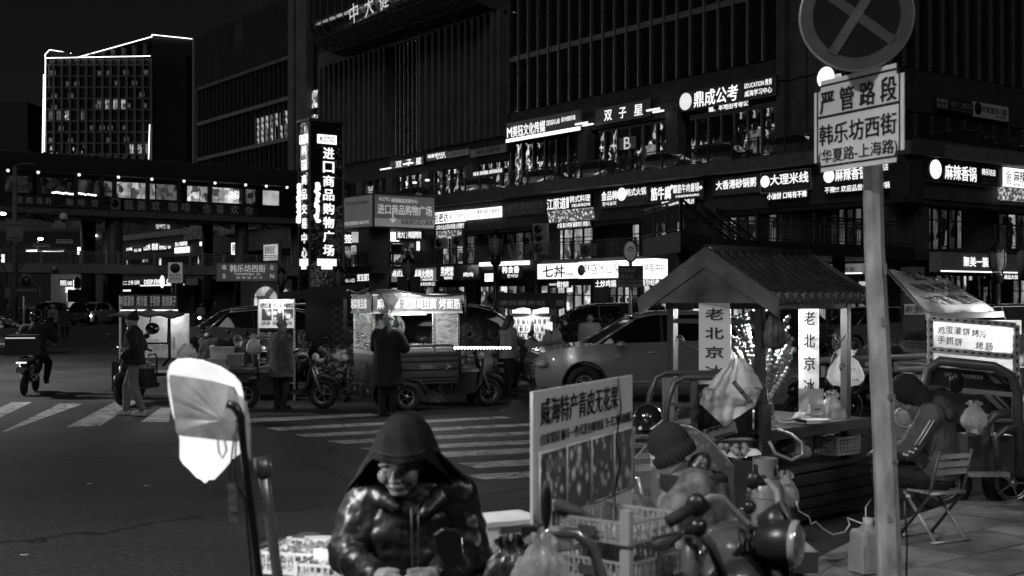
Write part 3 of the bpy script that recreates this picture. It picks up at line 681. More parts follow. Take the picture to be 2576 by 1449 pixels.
fS(1798,445,1912,487,'unlit board with glowing porridge shop letters left of a round-logo sign',boardg,[('大香港砂锅粥',.06,.15,.94,.68,L_on,.02),('CASSEROLE PORRIDGE',.06,.76,.5,.9,L_dim),('订餐电话',.6,.76,.95,.9,L_dim)],frame=dsteel)
fS(1917,432,2042,480,'black framed noodle shop sign with a white ball at its left end',boardd,[('大理米线',.2,.1,.96,.66,L_on,.02),('쌀국수 Dali Rice Noodle 加盟电话 400',.08,.78,.96,.92,L_dim)],frame=steel,discs=[(.09,.42,.33,L_on)])
fS(1932,482,2035,500,'LED strip directly under the noodle shop sign',black,[('小油饼 口味有不辣',.02,.05,.98,.95,L_on,.03)],off=.0)
fS(2072,415,2245,458,'black hotpot shop sign with a white ball, half hidden by the near parking sign',boardd,[('麻辣香锅',.2,.08,.66,.85,L_on,.02),('韩乐坊店',.74,.1,.96,.5)],frame=dsteel,discs=[(.1,.5,.36,L_on)])
fS(2075,462,2245,482,'dotted LED strip below the half hidden hotpot sign',black,[('不辣!!! 欢迎品尝!  麻辣香锅',.02,.1,.98,.9)],off=.1)
fS(2318,412,2505,462,'long black hotpot shop sign with a white ball right of the pole',boardd,[('麻辣香锅',.28,.12,.7,.85,L_on,.02),('韩乐坊店',.78,.12,.97,.45),('订餐热线 15688863127',.78,.58,.97,.7,L_dim),('加盟热线 400-117-1318',.78,.78,.97,.9,L_dim)],fr=F2,frame=boardg,discs=[(.16,.42,.5,L_on)])
fS(2524,428,2640,474,'glowing white shop sign with black letters at the right edge',P_on,[('麻辣烫 麻辣拌',.18,.1,.95,.75,ink,.02),('香辣鱼',.02,.1,.12,.9,ink),('自选',.18,.8,.5,.95,ink)],fr=F2)
fS(2514,477,2640,508,'glowing food photo panel at the right edge under the white sign',PIC('food_lit'),[],fr=F2,off=-.1)
# upper terrace
f3=dict(off=-.45,fr=F3)
fS(1275,294,1462,344,'slanting grey light box of a design studio with a white band along its bottom',boardg,[('M',.02,.25,.09,.75),('美钰文化传媒',.1,.2,.55,.78,L_on,.02),('DESIGN LAB',.57,.25,.74,.5),('设计创造价值',.76,.22,.94,.45,L_on),('BRAND & SPACE & VISUAL',.3,.86,.55,.96,ink),('MEIYU DESIGN LAB',.78,.86,.97,.96,ink)],pics=[(0,.82,1,1,E('band_light',1.6)),(.57,.22,.745,.54,boardd)],off=-1.1,fr=F3)
fS(1500,262,1640,305,'dark board with three glowing angular characters above two thin lamps',black,[('双',.17,.2,.31,.82),('子',.44,.2,.57,.82),('星',.71,.2,.86,.82)],**f3)
fS(1715,212,1955,262,'long dark school sign with glowing outlined characters and a round seal, top right of centre',boardd,[('鼎成公考',.15,.1,.62,.9,L_on,.02),('EDUCATION 教育',.69,.12,.96,.42),('威海学习中心',.69,.52,.96,.82)],discs=[(.055,.5,.62,E('seal_light',.8))],fr=F3,off=-.6)
fS(1783,255,1888,278,'dashed scrolling LED panel under the long school sign',black,[('编、本地招考等公',.03,.15,.97,.85,L_on,.02)],off=-.2,fr=F3)
fS(1560,345,1602,375,'large faint letter on the dark glass between the parked cars',boardd,[('B',.3,.0,.7,1,E('faint_letters',.35))],fr=F3,off=-.1)
fS(2070,185,2120,205,'small glowing oval badge and letters above the square parking sign',boardd,[('EDUCATION',.55,.2,.98,.8)],discs=[(.2,.4,.7,L_on)],fr=F3,off=-.5)
fS(983,400,1068,420,'dark band with three glowing angular characters over a bright doorway',black,[('双',.18,.12,.36,.9),('子',.5,.12,.65,.9),('星',.78,.12,.94,.9)],**f3)
fS(1074,383,1126,402,'small glowing convenience shop letters on the upper terrace',boardd,[('福鑫便利店',.08,.15,.92,.65),('24H',.5,.72,.95,.92)],**f3)
fS(1127,378,1182,394,'unlit dark board right of the small convenience letters',boardd,[('中承置业',.25,.25,.8,.75,L_dim)],**f3)
fS(1184,370,1275,390,'pale unlit board with dark letters on the upper terrace',boardg,[('福发·头部护理',.2,.2,.85,.75,ink)],**f3)
fS(1185,428,1268,440,'single line of small glowing script over the left parked cars',black,[('名酒名茶, 回收烟酒, 高价回收老酒.',.02,.1,.98,.9,L_on,.02)],fr=F3,off=-.3)
fS(2349,250,2445,282,'unlit dark phone shop board behind the right railing',boardd,[('铭仁数码',.4,.15,.96,.65,L_dim),('한국스마트폰 Mobile Phones Market',.4,.75,.96,.9,L_dim)],fr=F4,off=-.3,pics=[(.05+.1*(k%3),.12+.4*(k//3),.13+.1*(k%3),.42+.4*(k//3),L_dim)for k in range(6)])
fS(2447,263,2534,300,'pale pet school board with dark round letters behind the right railing',boardw,[('它宝宝幼儿园',.22,.2,.93,.6,ink),('-PET SCHOOL-',.62,.72,.92,.85,ink)],fr=F4,off=-.3,discs=[(.11,.42,.42,ink)])
# thin lamps under the dark glass fronts
tl=thing('strip_lamps','pairs of thin horizontal lamps under the angular characters on the upper terrace','lamp',F3.w(0,0),F3.a)
for(u0,u1,v)in((1478,1508,318),(1496,1522,321),(1658,1690,284),(1674,1700,288),(1042,1066,417),(984,1010,430)):
 o=MB().b2((x3(u0),-1.3,zf(u0,v)),(x3(u1),-1.15,zf(u0,v)+.12)).build('lamp',L_on,tl)
for(u,v)in((1070,461),(1102,455)):
 MB().ell((x3(u),-1.2,zf(u,v)),(.25,.25,.12),8,5).build('lamp',L_on,tl)
# ground floor row
g=dict(off=-4.66)
fS(898,676,976,712,'black noodle house sign with a row of white dots, ground floor left',black,[('麦佳面馆',.05,.15,.5,.85,L_on,.02),('●●●●●●●',.54,.4,.96,.8)],**g)
fS(830,688,896,712,'dim black direction board with two rows of letters beside the pillar sign',boardd,[('乐天 双子星',.1,.05,.9,.45,L_dim),('韩国商品交易中心 入口',.0,.55,.98,.95)],off=-3)
fS(987,676,1098,708,'grey barbecue sign with dotted bulb frame and glowing script',P_dim,[('韩式自助',.03,.1,.42,.6),('羊禹炭火烤肉',.45,.1,.95,.75,L_on,.02),('roast meat',.72,.8,.95,.95)],**g)
fS(1057,709,1098,720,'tiny LED strip under the right end of the barbecue sign',black,[('烤肉 骨付肉 脚牛五花',.02,.1,.98,.9)],**g)
fS(1100,668,1206,704,'shiny metal shop sign with curly glowing letters and light streaks',M('shiny_sign',.3,.15,metal=.9,bump=.6,bscale=1.2),[('男烤馆',.12,.05,.42,.7,L_on,.02),('韩国料理',.2,.75,.4,.95),('烤肉',.66,.5,.88,.8)],**g)
fS(1208,658,1330,668,'white light trough over the second shop from the lamp post',P_on,[],**g)
fS(1262,668,1312,700,'dark shop sign with thick glowing letters right of the centre lamp post',boardd,[('韩食番',.1,.05,.95,.6,L_on,.03),('한식당',.35,.68,.9,.95)],off=-4.95)
fS(1222,688,1245,708,'small square white light box beside the centre lamp post',P_on,[('拌饭王',.1,.3,.9,.7,ink)],off=-4.9)
fS(1355,663,1457,701,'long white light box with large black brush characters, left end of the bright row',P_on,[('七丼',.15,.12,.68,.92,ink,.03),('Dòng',.68,.55,.88,.88,ink,.02),('SITI DON',.18,.72,.36,.82,ink)],**g)
fS(1384,707,1435,724,'black sign with rounded white letters under the brush character light box',black,[('YAKINIKUDON',.02,.35,.38,.65),('焼き肉丼',.42,.05,.98,.95,L_on,.03)],**g)
fS(1459,657,1600,699,'overexposed white light box with raised white letters, centre of the bright row',E('panel_hot',2.6,.75,1.0),[('韩盛水豆腐',.1,.12,.75,.75,M('sign_shadow',.1)),('정통순두부',.4,.78,.6,.95,M('sign_shadow',.1))],discs=[(.05,.5,.35,L_dim)],**g)
fS(1500,704,1554,723,'black sign with big white letters under the overexposed light box',black,[('土炒鸡锅',.02,.05,.98,.95,L_on,.02)],**g)
fS(1602,650,1688,702,'bright white light box with thin black drawing, left of the stair column',P_on,[('J 将军牛排',.15,.25,.9,.75,ink,.0)],pics=[(.3,.8,.9,.82,ink)],**g)
fS(1616,702,1686,719,'black sign with white letters cut off by the stair column',black,[('首尔经典人气',.02,.05,1.0,.95,L_on,.02)],**g)
fS(1716,650,1790,698,'bright white light box right of the stair column with square black characters',P_on,[('面',.35,.2,.6,.7,ink,.02),('粉',.7,.2,.98,.7,ink,.02)],**g)
fS(1960,652,2060,668,'row of small glowing letters beneath the footbridge deck',boardd,[('韩品 ▪▪▪ ▪▪▪ ▪▪▪▪ JuMei',.05,.1,.95,.9)],off=-4.6)
fS(2078,664,2172,690,'pale fascia with light line and small dark letters left of the near pole',P_dim,[('精品女装',.25,.3,.8,.75,ink,.02)],off=-.6,pics=[(0,.86,1,.97,E('band_light'))])
# right front, ground floor
fS(2352,638,2545,686,'long pale fascia board with glowing letters and a bright strip along its lower edge',M('fascia_light',.35,.6),[('聚美一簇',.28,.2,.6,.7,L_on,.02),('여성 JuMeiYiCu',.64,.3,.82,.75)],fr=F2,off=-4.3,pics=[(0,.93,1,.995,E('band_light')),],depth=.6)
fS(2485,688,2600,706,'dark band with small glowing characters at the right',boardd,[('精品女装',.3,.2,.6,.8)],fr=F2,off=-4.1)
fS(2548,642,2640,690,'dark shop sign with round bowl logo at the right edge',boardd,[('特',.45,.2,.65,.8,L_dim)],fr=F2,off=-4.2,discs=[(.2,.5,.7,L_dim)])
for i,(u,v0,v1,lab)in enumerate(((2436,705,765,'tall dark poster with brush letters beside the right shop door'),(2466,700,722,'dark poster with round dishes left of the right lamp post'),(2518,700,760,'menu poster with a round dish right of the lamp post'))):
 fS(u,v0,u+24,v1,lab,PIC('poster_dark',0,2,.02,.4),[('麻辣烫',.1,.05,.9,.25,L_dim)],fr=F2,off=-.2,name='poster',cat='poster',depth=.05)
# distant part of the mall, left of the pillar sign and behind the footbridge
for(u0,v0,u1,v1,s,bm,lab,o)in((319,622,336,632,'川味',black,'small glowing sign furthest left behind the footbridge rail',.2),(338,625,358,634,'石锅',black,'second small glowing sign behind the footbridge rail',.2),(363,612,382,632,'山水',black,'glowing sign with a bar, third behind the footbridge rail',.2),(382,608,436,630,'韩食 韩花八8·',boardd,'glowing framed sign with long bright outline behind the footbridge rail',.2),(441,607,475,620,'釜山 韩国料理',boardd,'glowing two part sign with mountain character right of the framed sign',.2),(441,622,475,636,'',P_on,'white light box under the two part sign',.2),(504,608,514,618,'',P_on,'tiny white light box left of the bridge column',.2)):
 fS(u0,v0,u1,v1,lab,bm,[(s,.05,.1,.95,.9,L_on,.03)]if s else[],off=o)
for(u0,v0,u1,v1,lab)in((320,650,345,668,'a'),(402,648,428,668,'b'),(500,645,535,665,'c'),(360,650,375,660,'d')):
 part(MB().b2((F1.xu(u0,2)[0],1.9,F1.zv(u0,v1,2)),(F1.xu(u1,2)[0],1.95,F1.zv(u0,v0,2))),'lit_doorway',B)
fS(292,705,354,718,'long glowing shop sign just right of the bridge column at street level',black,[('韩面馆 二 三号 김치',.02,.1,.98,.9,L_on,.03)],off=-5)
fS(305,728,332,734,'row of tiny lit letters below the long glowing sign',black,[('●●●●●●',.02,.05,.98,.95)],off=-5)
fS(355,697,466,720,'bright coffee shop sign with capital letters and round badge under the footbridge',boardd,[('DEEP.FIVE',.1,.25,.5,.75,L_on,.03),('CO..EE',.62,.2,.95,.8,L_on,.03)],off=-8,discs=[(.52,.5,.62,L_on)],pics=[(0,.82,1,.95,L_on)])
fS(470,700,500,717,'dark board with round numerals beside the coffee shop sign',boardg,[('9989',.1,.1,.9,.5,L_dim),('P 8',.1,.5,.9,.9,L_dim)],off=-8)
for(u0,v0,u1,v1,lab)in((462,556,514,602,'slanted dark festival poster on the far mall terrace'),(548,552,596,590,'large poster with round emblem right of the bridge column'),(600,545,690,575,'dim wide poster near the pillar sign')):
 fS(u0,v0,u1,v1,lab,PIC('poster_dark'),[('全聚购物节',.1,.2,.9,.55,L_dim)],off=-.3,name='poster',cat='poster',depth=.08)
fS(584,610,612,640,'bright white light box with dark script next to the street name sign',P_on,[('韩',.1,.1,.4,.9,ink,.03)],off=-3)
fS(665,615,697,655,'pale translucent notice board behind the street name pole',P_soft,[('说明说说',.1,.1,.9,.6,ink)],off=-3)
# hair shop across the side street
board('shop_sign','lit shop sign of a hairdresser under the footbridge with four bulbs above','shop sign',P(173,712,128),0,46/25,.8,black,[('乔阿乐 HAIR',.05,.15,.7,.85,L_on,.03)],L_on,pics=[(.75,.1,.98,.9,P_on)])
hs=thing('corner_shop','small white-walled shop with a lit window row under the footbridge','shop',P(173,803,128.6),0)
MB().b2((-1.8,0,0),(2.2,4,5.3)).build('wall',M('shop_plaster',.4,.8),hs);MB().b2((-.2,-.05,.2),(1.9,0.02,2.6)).build('window',B,hs);MB().b2((-.2,-.3,2.7),(1.9,-.1,3.4)).build('lit_letters',E('letters_hot',3,.1,5),hs)
for k in range(4):MB().ell((-1.6+k*.6,-.5,4.9),.09,8,5).build('bulb',L_on,hs)
sl=thing('slat_screen','tall vertical slat screen wall under the left end of the footbridge','screen',P(20,800,134),0)
for k in range(40):MB().b2((k*.17,0,0),(k*.17+.09,.1,7.0)).build('slat',dsteel,sl)
MB().b2((-.4,.12,0),(7,.3,7)).build('backing',black,sl)
# neon shop fronts far away seen through the rail
fs=thing('lit_shop_row','distant row of glowing shop fronts seen through the footbridge rail at far left','shop row',P(0,752,150),0)
for(u0,v0,u1,v1,lo)in((0,640,60,668,.1),(66,628,92,662,.3),(100,630,160,645,.08),(152,641,176,650,.1),(195,622,203,640,.4)):
 MB().b2(((u0/F)*150,0,(HV-v1)/F*150),((u1/F)*150,.3,(HV-v0)/F*150)).build('lit_front',E('shop_row_%d'%int(lo*100),3.2,lo,3+40*(lo<.2)),fs)
MB().b2((-4,.4,-2),(12,3,8)).build('wall',black,fs)
# PILLAR SIGN
kx=P(779,700,90)
kt=thing('pillar_sign','tall dark glass pillar with glowing vertical characters on two faces, left of centre','pillar sign',(kx.x,90,0),0)
wl_,wr_=1.72,2.75;zt=EYE+(HV-303)/F*90
dL=Vector((-.5817,.8135));dR=Vector((.7855,.6188))
a0=Vector((0,0));a1=dL*wl_;a2=dL*wl_+dR*wr_;a3=dR*wr_
pg=GLASSWALL('pillar_glass',.015,.08,.25,1.2)
MB().slab([tuple(a0),tuple(a3),tuple(a2),tuple(a1)],0,zt).build('body',pg,kt)
for q in(a0,a1,a3):MB().b2((q.x-.07,q.y-.07,0),(q.x+.07,q.y+.07,zt+.05)).build('corner_post',dsteel,kt)
MB().slab([tuple(a0*1+Vector((0,-.2))),tuple(a3+Vector((.2,0))),tuple(a2),tuple(a1+Vector((-.2,0)))],zt,zt+.18).build('cap',dsteel,kt)
def on_face(d,wid,x,z):p=d*x;return p
def zk(v):return EYE+(HV-v)/F*90
nL=Vector((-.8135,-.5817));nR=Vector((.6188,-.7855))
rotL=(R(90),0,F1.a);rotR=(R(90),0,F2.a)
def place(d,x,z,n,o=.05):q=d*x+n*o;return(q.x,q.y,z)
for i,ch in enumerate('韩国商品交易中心'):txt(ch,kt,L_on,0,0,.78,.72,loc=place(dL,wl_*.45,zk(376+i*37),nL),rot=rotL,bold=.035)
for i,ch in enumerate('进口商品购物广场'):txt(ch,kt,L_on,0,0,.86,.78,loc=place(dR,wr_*.55,zk(382+i*35.2),nR),rot=rotR,bold=.035)
for d,w0,n,rt,ww in((dL,wl_,nL,rotL,1.25),(dR,wr_,nR,rotR,1.55)):
 c=place(d,w0*.5,zk(347),n,.04)
 o=MB().b2((-ww/2,-.03,-.32),(ww/2,.03,.32)).build('logo_panel',P_on,kt,loc=c,rz=rt[2])
 txt('KCTC',kt,boardg,0,0,ww*.75,.36,loc=place(d,w0*.5,zk(347),n,.09),rot=rt,bold=.03)
 m=MB();m.b2((-ww*.5,0,0),(ww*.5,.05,.5));m.b2((-ww*.28,0,-.25),(ww*.28,.05,0))
 m.build('glowing_base',L_on,kt,loc=place(d,w0*.5,zk(668),n,.06),rz=rt[2])
for d,n,xx,seed in((dL,nL,wl_*.86,3),(dR,nR,wr_*.2,5)):
 random.seed(seed);m=MB()
 for k in range(16):
  q=place(d,xx+random.uniform(-.08,.08),zk(462+k*6.2),n,.1);m.ell(q,(.13+.1*random.random(),.05,.14),8,5)
 m.build('glowing_cloud_trim',L_on,kt)
# BILLBOARD WING at the mall corner
bx=P(939,487,95)
bb=thing('billboard_wing','grey two-sided billboard box on the mall corner right of the pillar sign','billboard',(bx.x,95,0),0)
ztp,zbt=9.9,7.35
pL,pR=dL*6.6,dR*5.6
bl=M('billboard_grey',.3,.5,var=.1)
MB().slab([(0,0),tuple(pR),tuple(pR+dL*8),tuple(pL+dR*4),tuple(pL)],zbt,ztp).build('box',M('billboard_case',.08,.6),bb)
def fquad(d,x0,x1,z0,z1,n,o,mat,name='panel'):
 q0,q1=d*x0+n*o,d*x1+n*o
 return MB().add([(q0.x,q0.y,z0),(q1.x,q1.y,z0),(q1.x,q1.y,z1),(q0.x,q0.y,z1)],[(0,1,2,3)]).build(name,mat,bb)
faceg=E('billboard_face',.045,.8,.6,base=.22)
fquad(dL,.1,6.5,zbt+.1,ztp-.1,nL,.03,E('billboard_pale',.07,.7,.5,base=.3));fquad(dR,.1,5.5,zbt+.1,ztp-.1,nR,.03,faceg)
fquad(dR,.1,5.5,zbt+.1,zbt+.7,nR,.045,E('billboard_band',.12,.9,1,base=.5))
def bt(s,d,n,rt,x,z,W_,H_,m):txt(s,bb,m,0,0,W_,H_,loc=place(d,x,z,n,.07),rot=rt,bold=.02)
bw=E('board_white',.35,base=.7)
bt('SNP',dL,nL,rotL,5.6,9.0,.8,.5,bw);bt('JMsolution Leaders',dL,nL,rotL,2.4,9.3,3.6,.4,L_dim);bt('品牌授权代理 招商热线 186331018',dL,nL,rotL,3.2,7.8,5.2,.3,bw)
for x in(5.9,5.2):fquad(dL,x-.25,x+.2,8.1,8.75,nL,.05,bw,'picture')
bt('KCTC',dR,nR,rotR,.95,9.5,.9,.24,bw);bt('韩国商品交易中心',dR,nR,rotR,2.75,9.45,2.4,.32,bw)
bt('进口商品购物广场',dR,nR,rotR,2.8,8.75,4.9,.75,bw);bt('由此前行进入商场',dR,nR,rotR,3.9,7.85,2.9,.38,ink);bt('↓',dR,nR,rotR,1.7,8.1,.55,.7,bw)
m=MB();m.slab([tuple(dL*1.2+dR*.3),tuple(dL*.3+dR*1.5),tuple(dL*1.3+dR*2.3),tuple(dL*2.2+dR*1.1)],0,zbt);m.build('pillar',pan,bb)
m=MB();m.slab([tuple(-dL*.5+-dR*.5+Vector((0,.9))),tuple(pR+dL*.2),tuple(pR+dL*12),tuple(pL+dR*9),tuple(pL)],3.95,4.5);m.build('deck',stone_d,bb)
for(u0,v0,u1,v1,s,bm,lab,dd)in((846,585,884,618,'韩签',boardd,'dark shop sign with glowing letters under the billboard, left of its pillar',104),(886,583,900,610,'',P_soft,'pale sign with dark figure left of the billboard pillar',104),(945,580,1000,607,'●金达莱',P_on,'bright shop sign with glowing awning light right of the billboard pillar',102),(1000,577,1058,605,'南大门 韩国烤肉',boardd,'shop sign with glowing script touching the bright awning light',102)):
 c=P((u0+u1)/2,(v0+v1)/2,dd);W_=(u1-u0)/F*dd*1.15;board('shop_sign',lab,'shop sign',c,F2.a*.45,W_,(v1-v0)/F*dd,bm,[(s,.05,.15,.95,.8,L_on,.03)]if s else[],L_on)
wi=thing('balcony_shops','lit second floor shop fronts under the billboard box','shop',(0,0,0),0)
for(u0,u1,v0,v1,mm)in((846,866,620,662,B),(868,882,620,650,Mi),(884,896,618,670,B),(948,958,610,640,B),(960,985,614,655,Mi),(986,1010,612,660,B),(1012,1040,612,650,Lo),(1048,1056,608,632,P_on),(1068,1082,612,630,Mi)):
 a,b=P(u0,v1,104.5),P(u1,v0,104.5);MB().b2(tuple(a),(b.x,b.y+.1,b.z)).build('lit_window',mm,wi)
a,b=P(840,665,105),P(1090,575,105);MB().b2(tuple(a),(b.x,b.y+.2,b.z)).build('wall',stone_d,wi)
def wr(mb,name,mat,fr,kind=None):
 o=mb.build(name,mat,bb,kind=kind);return o
FW=Fr(bx.x,95,F2.a)
def bbpart(mb,name,mat,fr,kind=None):
 o=mb.build(name,mat,bb,kind=kind);o.location=(fr.o.x-bx.x,fr.o.y-95,0);o.rotation_euler=(0,0,fr.a);return o
railing(FW,.4,5.6,1.0,4.5,1.1,mat=rl_m,root=bbpart);FW2=Fr(*(FW.w(.2,1.0)[:2]),F1.a);railing(FW2,-6.4,-.2,0.3,4.5,1.1,mat=rl_m,root=bbpart)
# COVERED BRIDGE with coffee banner
cb=thing('covered_bridge','covered shop bridge with dark tiled roof and a coffee banner, spanning the street upper left','bridge',(-19.7,115,0),FB.a)
def zB(u,v,o=0):return FB.zv(u,v,o)
def xB(u,o=0):return FB.xu(u,o)[0]
X0,X1=-34,4.0
beam=M('bridge_beam',.1,.7,var=.3,scale=.8)
MB().b2((X0,0,8.6),(X1,5,9.3)).build('beam',beam,cb)
MB().b2((X0,-.35,8.75),(X1,-.02,9.25)).build('beam_trim',M('beam_trim',.13,.7,var=.3),cb)
MB().b2((X0,.3,9.31),(X1,.5,12.3)).build('shop_wall',M('bridge_wall',.03),cb)
roofm=M('tile_roof',.025,.6)
MB().add([(X0,-1.6,12.2),(X1+1.5,-1.6,12.2),(X1+1.5,2.5,13.9),(X0,2.5,13.9),(X0,6.5,12.2),(X1+1.5,6.5,12.2),(X0,-1.6,12.0),(X1+1.5,-1.6,12.0)],[(0,1,2,3),(3,2,5,4),(6,7,1,0),(6,4,5,7)]).build('roof',roofm,cb)
rt_=MB()
k=X0
while k<X1+1.4:rt_.tube([(k,-1.62,12.24),(k,2.5,13.95)],.07,5,False);k+=.38
rt_.build('roof_tile_rows',roofm,cb,kind='stuff')
for u in(96,199,298,382,463,541,618,670,722,20):
 x=xB(u,-1.5);MB().ell((x,-1.5,11.9),.13,8,6).build('bulb',L_on,cb)
for u0,u1 in((0,82),(90,100),(185,193),(250,255),(282,292),(366,374),(445,452),(522,532),(608,616)):
 MB().b2((xB(u0),-.1,9.35),(xB(u0)+.35,.29,12.1)).build('post',dsteel,cb)
wB=[(8,80,Dk),(100,180,Dk),(192,248,Dk),(255,281,Lo),(293,328,Mi),(330,352,B),(353,364,Mi),(376,388,Mi),(392,444,Lo),(470,500,B),(502,522,Mi),(533,548,B),(550,600,B),(604,640,Lo),(660,700,P_soft)]
for i,(u0,u1,mm)in enumerate(wB):
 xa_,xb2=xB(u0,.2),xB(u1,.2)
 fo=MB().b2((xa_-.06,.12,10.3),(xb2+.06,.28,11.75)).build('window',frm,cb);MB().b2((xa_,.08,10.38),(xb2,.11,11.67)).build('pane',mm,fo)
random.seed(11)
m=MB()
for k in range(14):u=135+k*8;m.ell((xB(u),0.02,10.45+.1*random.random()),(.12+.1*random.random(),.03,.08),6,4)
m.build('counter_lights',E('counter_glow',2.2),cb)
txt('体彩',cb,L_on,xB(588),11.15,1.0,.7,y=-.05,bold=.02)
bn=M('banner_dark',.06,.7);bt2=M('banner_letters',.65,.6,var=.25,scale=3)
xbL,xbM,xbR=xB(-10),xB(280),xB(645)
MB().b2((xbL,-.12,9.36),(xbM,-.05,10.25)).build('banner',bn,cb);MB().b2((xbM+1.0,-.12,9.30),(xbR,-.05,10.25)).build('banner',bn,cb)
def bch(s,us,H_,v):
 for ch,u in zip(s,us):txt(ch,cb,bt2,xB(u),9.8,H_*.95,H_,y=-.16,bold=.025)
bch('蓝韵观韩',(48,72,98,120),.5,0);bch('咖啡馆',(173,203,236),.55,0);bch('我喜欢咖啡也喜欢你',(322,354,390,433,466,518,552,588,625),.78,0)
bt3=M('banner_beans',.015,.5)
for u in(4,27,143,153,250,260,271,492,500):MB().ell((xB(u),-.14,9.8+.15*math.sin(u)),(.17,.04,.13),8,5).build('coffee_bean',bt3,cb)
MB().b2((xB(277),-.2,9.35),(xB(301),-.08,10.3)).build('logo_board',M('logo_grey',.3),cb);MB().cyl((xB(287),-.24,9.85),(xB(287),-.2,9.85),.3,seg=16).build('logo_disc',black,cb)
for(u,o,r)in((222,3.5,.62),(287,.6,.72),(522,3.5,.5),(608,.6,.6),(745,1,.5),(-30,.6,.7)):
 MB().cyl((xB(u,o),o,0),(xB(u,o),o,8.6),r,seg=14).build('column',M('bridge_column',.05,.5),cb)
for k in range(9):MB().bar((X0+3+k*4,.2,8.5),(X0+6+k*4,4.8,8.5),.25).build('brace',beam,cb)
# lower footbridge
fb=thing('footbridge','pale low footbridge with railing and a round clearance sign, left half','bridge',(-19.7,115,0),FB.a)
fbm=M('footbridge_fascia',.25,.7,var=.2,scale=.5)
pts=[];nseg=14
MB().b2((-36,-4.6,4.0),(6.0,0.8,4.12)).build('underside',dsteel,fb)
for k in range(nseg):
 a=-36+k*3.0;MB().b2((a+.015,-4.75,4.0),(a+2.985,-4.6,4.72)).build('fascia_panel',fbm,fb)
MB().b2((-36,-4.6,4.12),(6,.8,4.55)).build('deck',stone_d,fb)
def fbpart(mb,name,mat,fr,kind=None):return mb.build(name,mat,fb,kind=kind)
railing(FB,-36,6,-4.5,4.56,1.15,post=3.0,step=.16,mat=M('footbridge_rail',.3,.4,metal=.5),root=fbpart,pw=.06)
for x in(-30,-12):MB().cyl((x,-2,0),(x,-2,4.0),.5,seg=12).build('column',M('bridge_column'),fb)
x=xB(136,-4.8)
t=thing('clearance_sign','small round white 3.5 m clearance sign on the footbridge fascia','road sign',FB.w(x,-4.86,EYE+(HV-676)/F*FB.xu(136,-4.8)[1]),FB.a)
MB().cyl((0,-.03,0),(0,.03,0),.25,seg=24).build('disc',M('sign_red',.03),t);MB().cyl((0,-.045,0),(0,.0,0),.2,seg=24).build('face',boardw,t)
txt('3.5m',t,ink,0,0,.3,.16,y=-.06,bold=.03)
for(u,v,s,mm,lab)in((104,616,'最美和爱的人相遇',boardg,'dim slogan plate on a post on the footbridge, furthest left'),(162,607,'爱就是有我和家相伴',boardw,'brighter slogan plate on a white post on the footbridge'),(347,617,'海角陪你 牵一生的了解',boardg,'dim slogan plate on the footbridge right of the bridge column'),(420,614,'你是我唯一心动的了解',boardg,'dim slogan plate furthest right on the footbridge')):
 xx,dd=FB.xu(u,-4.4);c=FB.w(xx,-4.4,EYE+(HV-v)/F*dd)
 t=board('slogan_plate',lab,'street plate',c,FB.a*.4,1.2,.3,mm,[(s,.06,.12,.94,.6,L_dim if mm is boardg else ink)],L_dim,depth=.06,pics=[(0,.7,1,1,boardw)])
 MB().cyl((0,0,4.6-c.z),(0,0,-.15),.04,seg=6).build('post',dsteel,t)
# OUTDOOR STAIRS right of centre
st=thing('outdoor_stairs','dark steel outdoor stairway coming down from the second floor deck, right of centre','stairs',(0,0,0),0)
sm_=M('stair_steel',.04,.45,metal=.3)
ds=46.0
L0,L1=P(1617,600,50),P(1712,590,44)
ddir=Vector((L1.x-L0.x,L1.y-L0.y,0));
def pz(u,d,z):q=A(u,d);return Vector((q.x,q.y,z))
lz=4.45
LA,LB,LC,LD=pz(1617,52,lz),pz(1712,46,lz),pz(1800,50,lz),pz(1720,56,lz)
MB().slab([LA.xy[:],LB.xy[:],LC.xy[:],LD.xy[:]],lz-.75,lz).build('landing',sm_,st)
# the connecting deck to the mall on the right
DA,DB_=pz(1780,55,lz),pz(2300,60.5,lz)
MB().slab([pz(1722,56,0).xy[:],pz(1802,51.5,0).xy[:],pz(2300,60.2,0).xy[:],pz(2296,64,0).xy[:],pz(1760,62,0).xy[:]],lz-.55,lz-.001).build('walkway',sm_,st)
MB().cyl(pz(1708,47,0),pz(1708,47,lz-.75),.42,seg=16).build('column',M('bridge_column'),st)
for u,d in((1935,56.5),(2110,59)):MB().cyl(pz(u,d,0),pz(u,d,lz-.55),.3,seg=12).build('column',M('bridge_column'),st)
def rail_line(a,b,h=1.15,z_follow=True,n=None,step=.14):
 a,b=Vector(a),Vector(b);Ln=(b-a).length;up_=Vector((0,0,1))
 MB().bar(a+up_*h,b+up_*h,.07).build('rail',sm_,st);MB().bar(a+up_*(h-.15),b+up_*(h-.15),.04).build('rail',sm_,st);MB().bar(a+up_*.1,b+up_*.1,.04).build('rail',sm_,st)
 m=MB();k=int(Ln/step)
 for i in range(1,k):q=a.lerp(b,i/k);m.bar(q+up_*.1,q+up_*(h-.15),.022)
 m.build('balusters',sm_,st,kind='stuff')
 n=n or max(1,round(Ln/2.2))
 for i in range(n+1):q=a.lerp(b,i/n);MB().bar(q,q+up_*(h+.03),.09).build('railing_post',sm_,st)
rail_line(LA,LB);rail_line(pz(1640,54,lz),pz(1722,56,lz))
rail_line(pz(1810,51.7,lz),pz(2300,60.3,lz));rail_line(pz(1780,58,lz),pz(2240,62.5,lz))
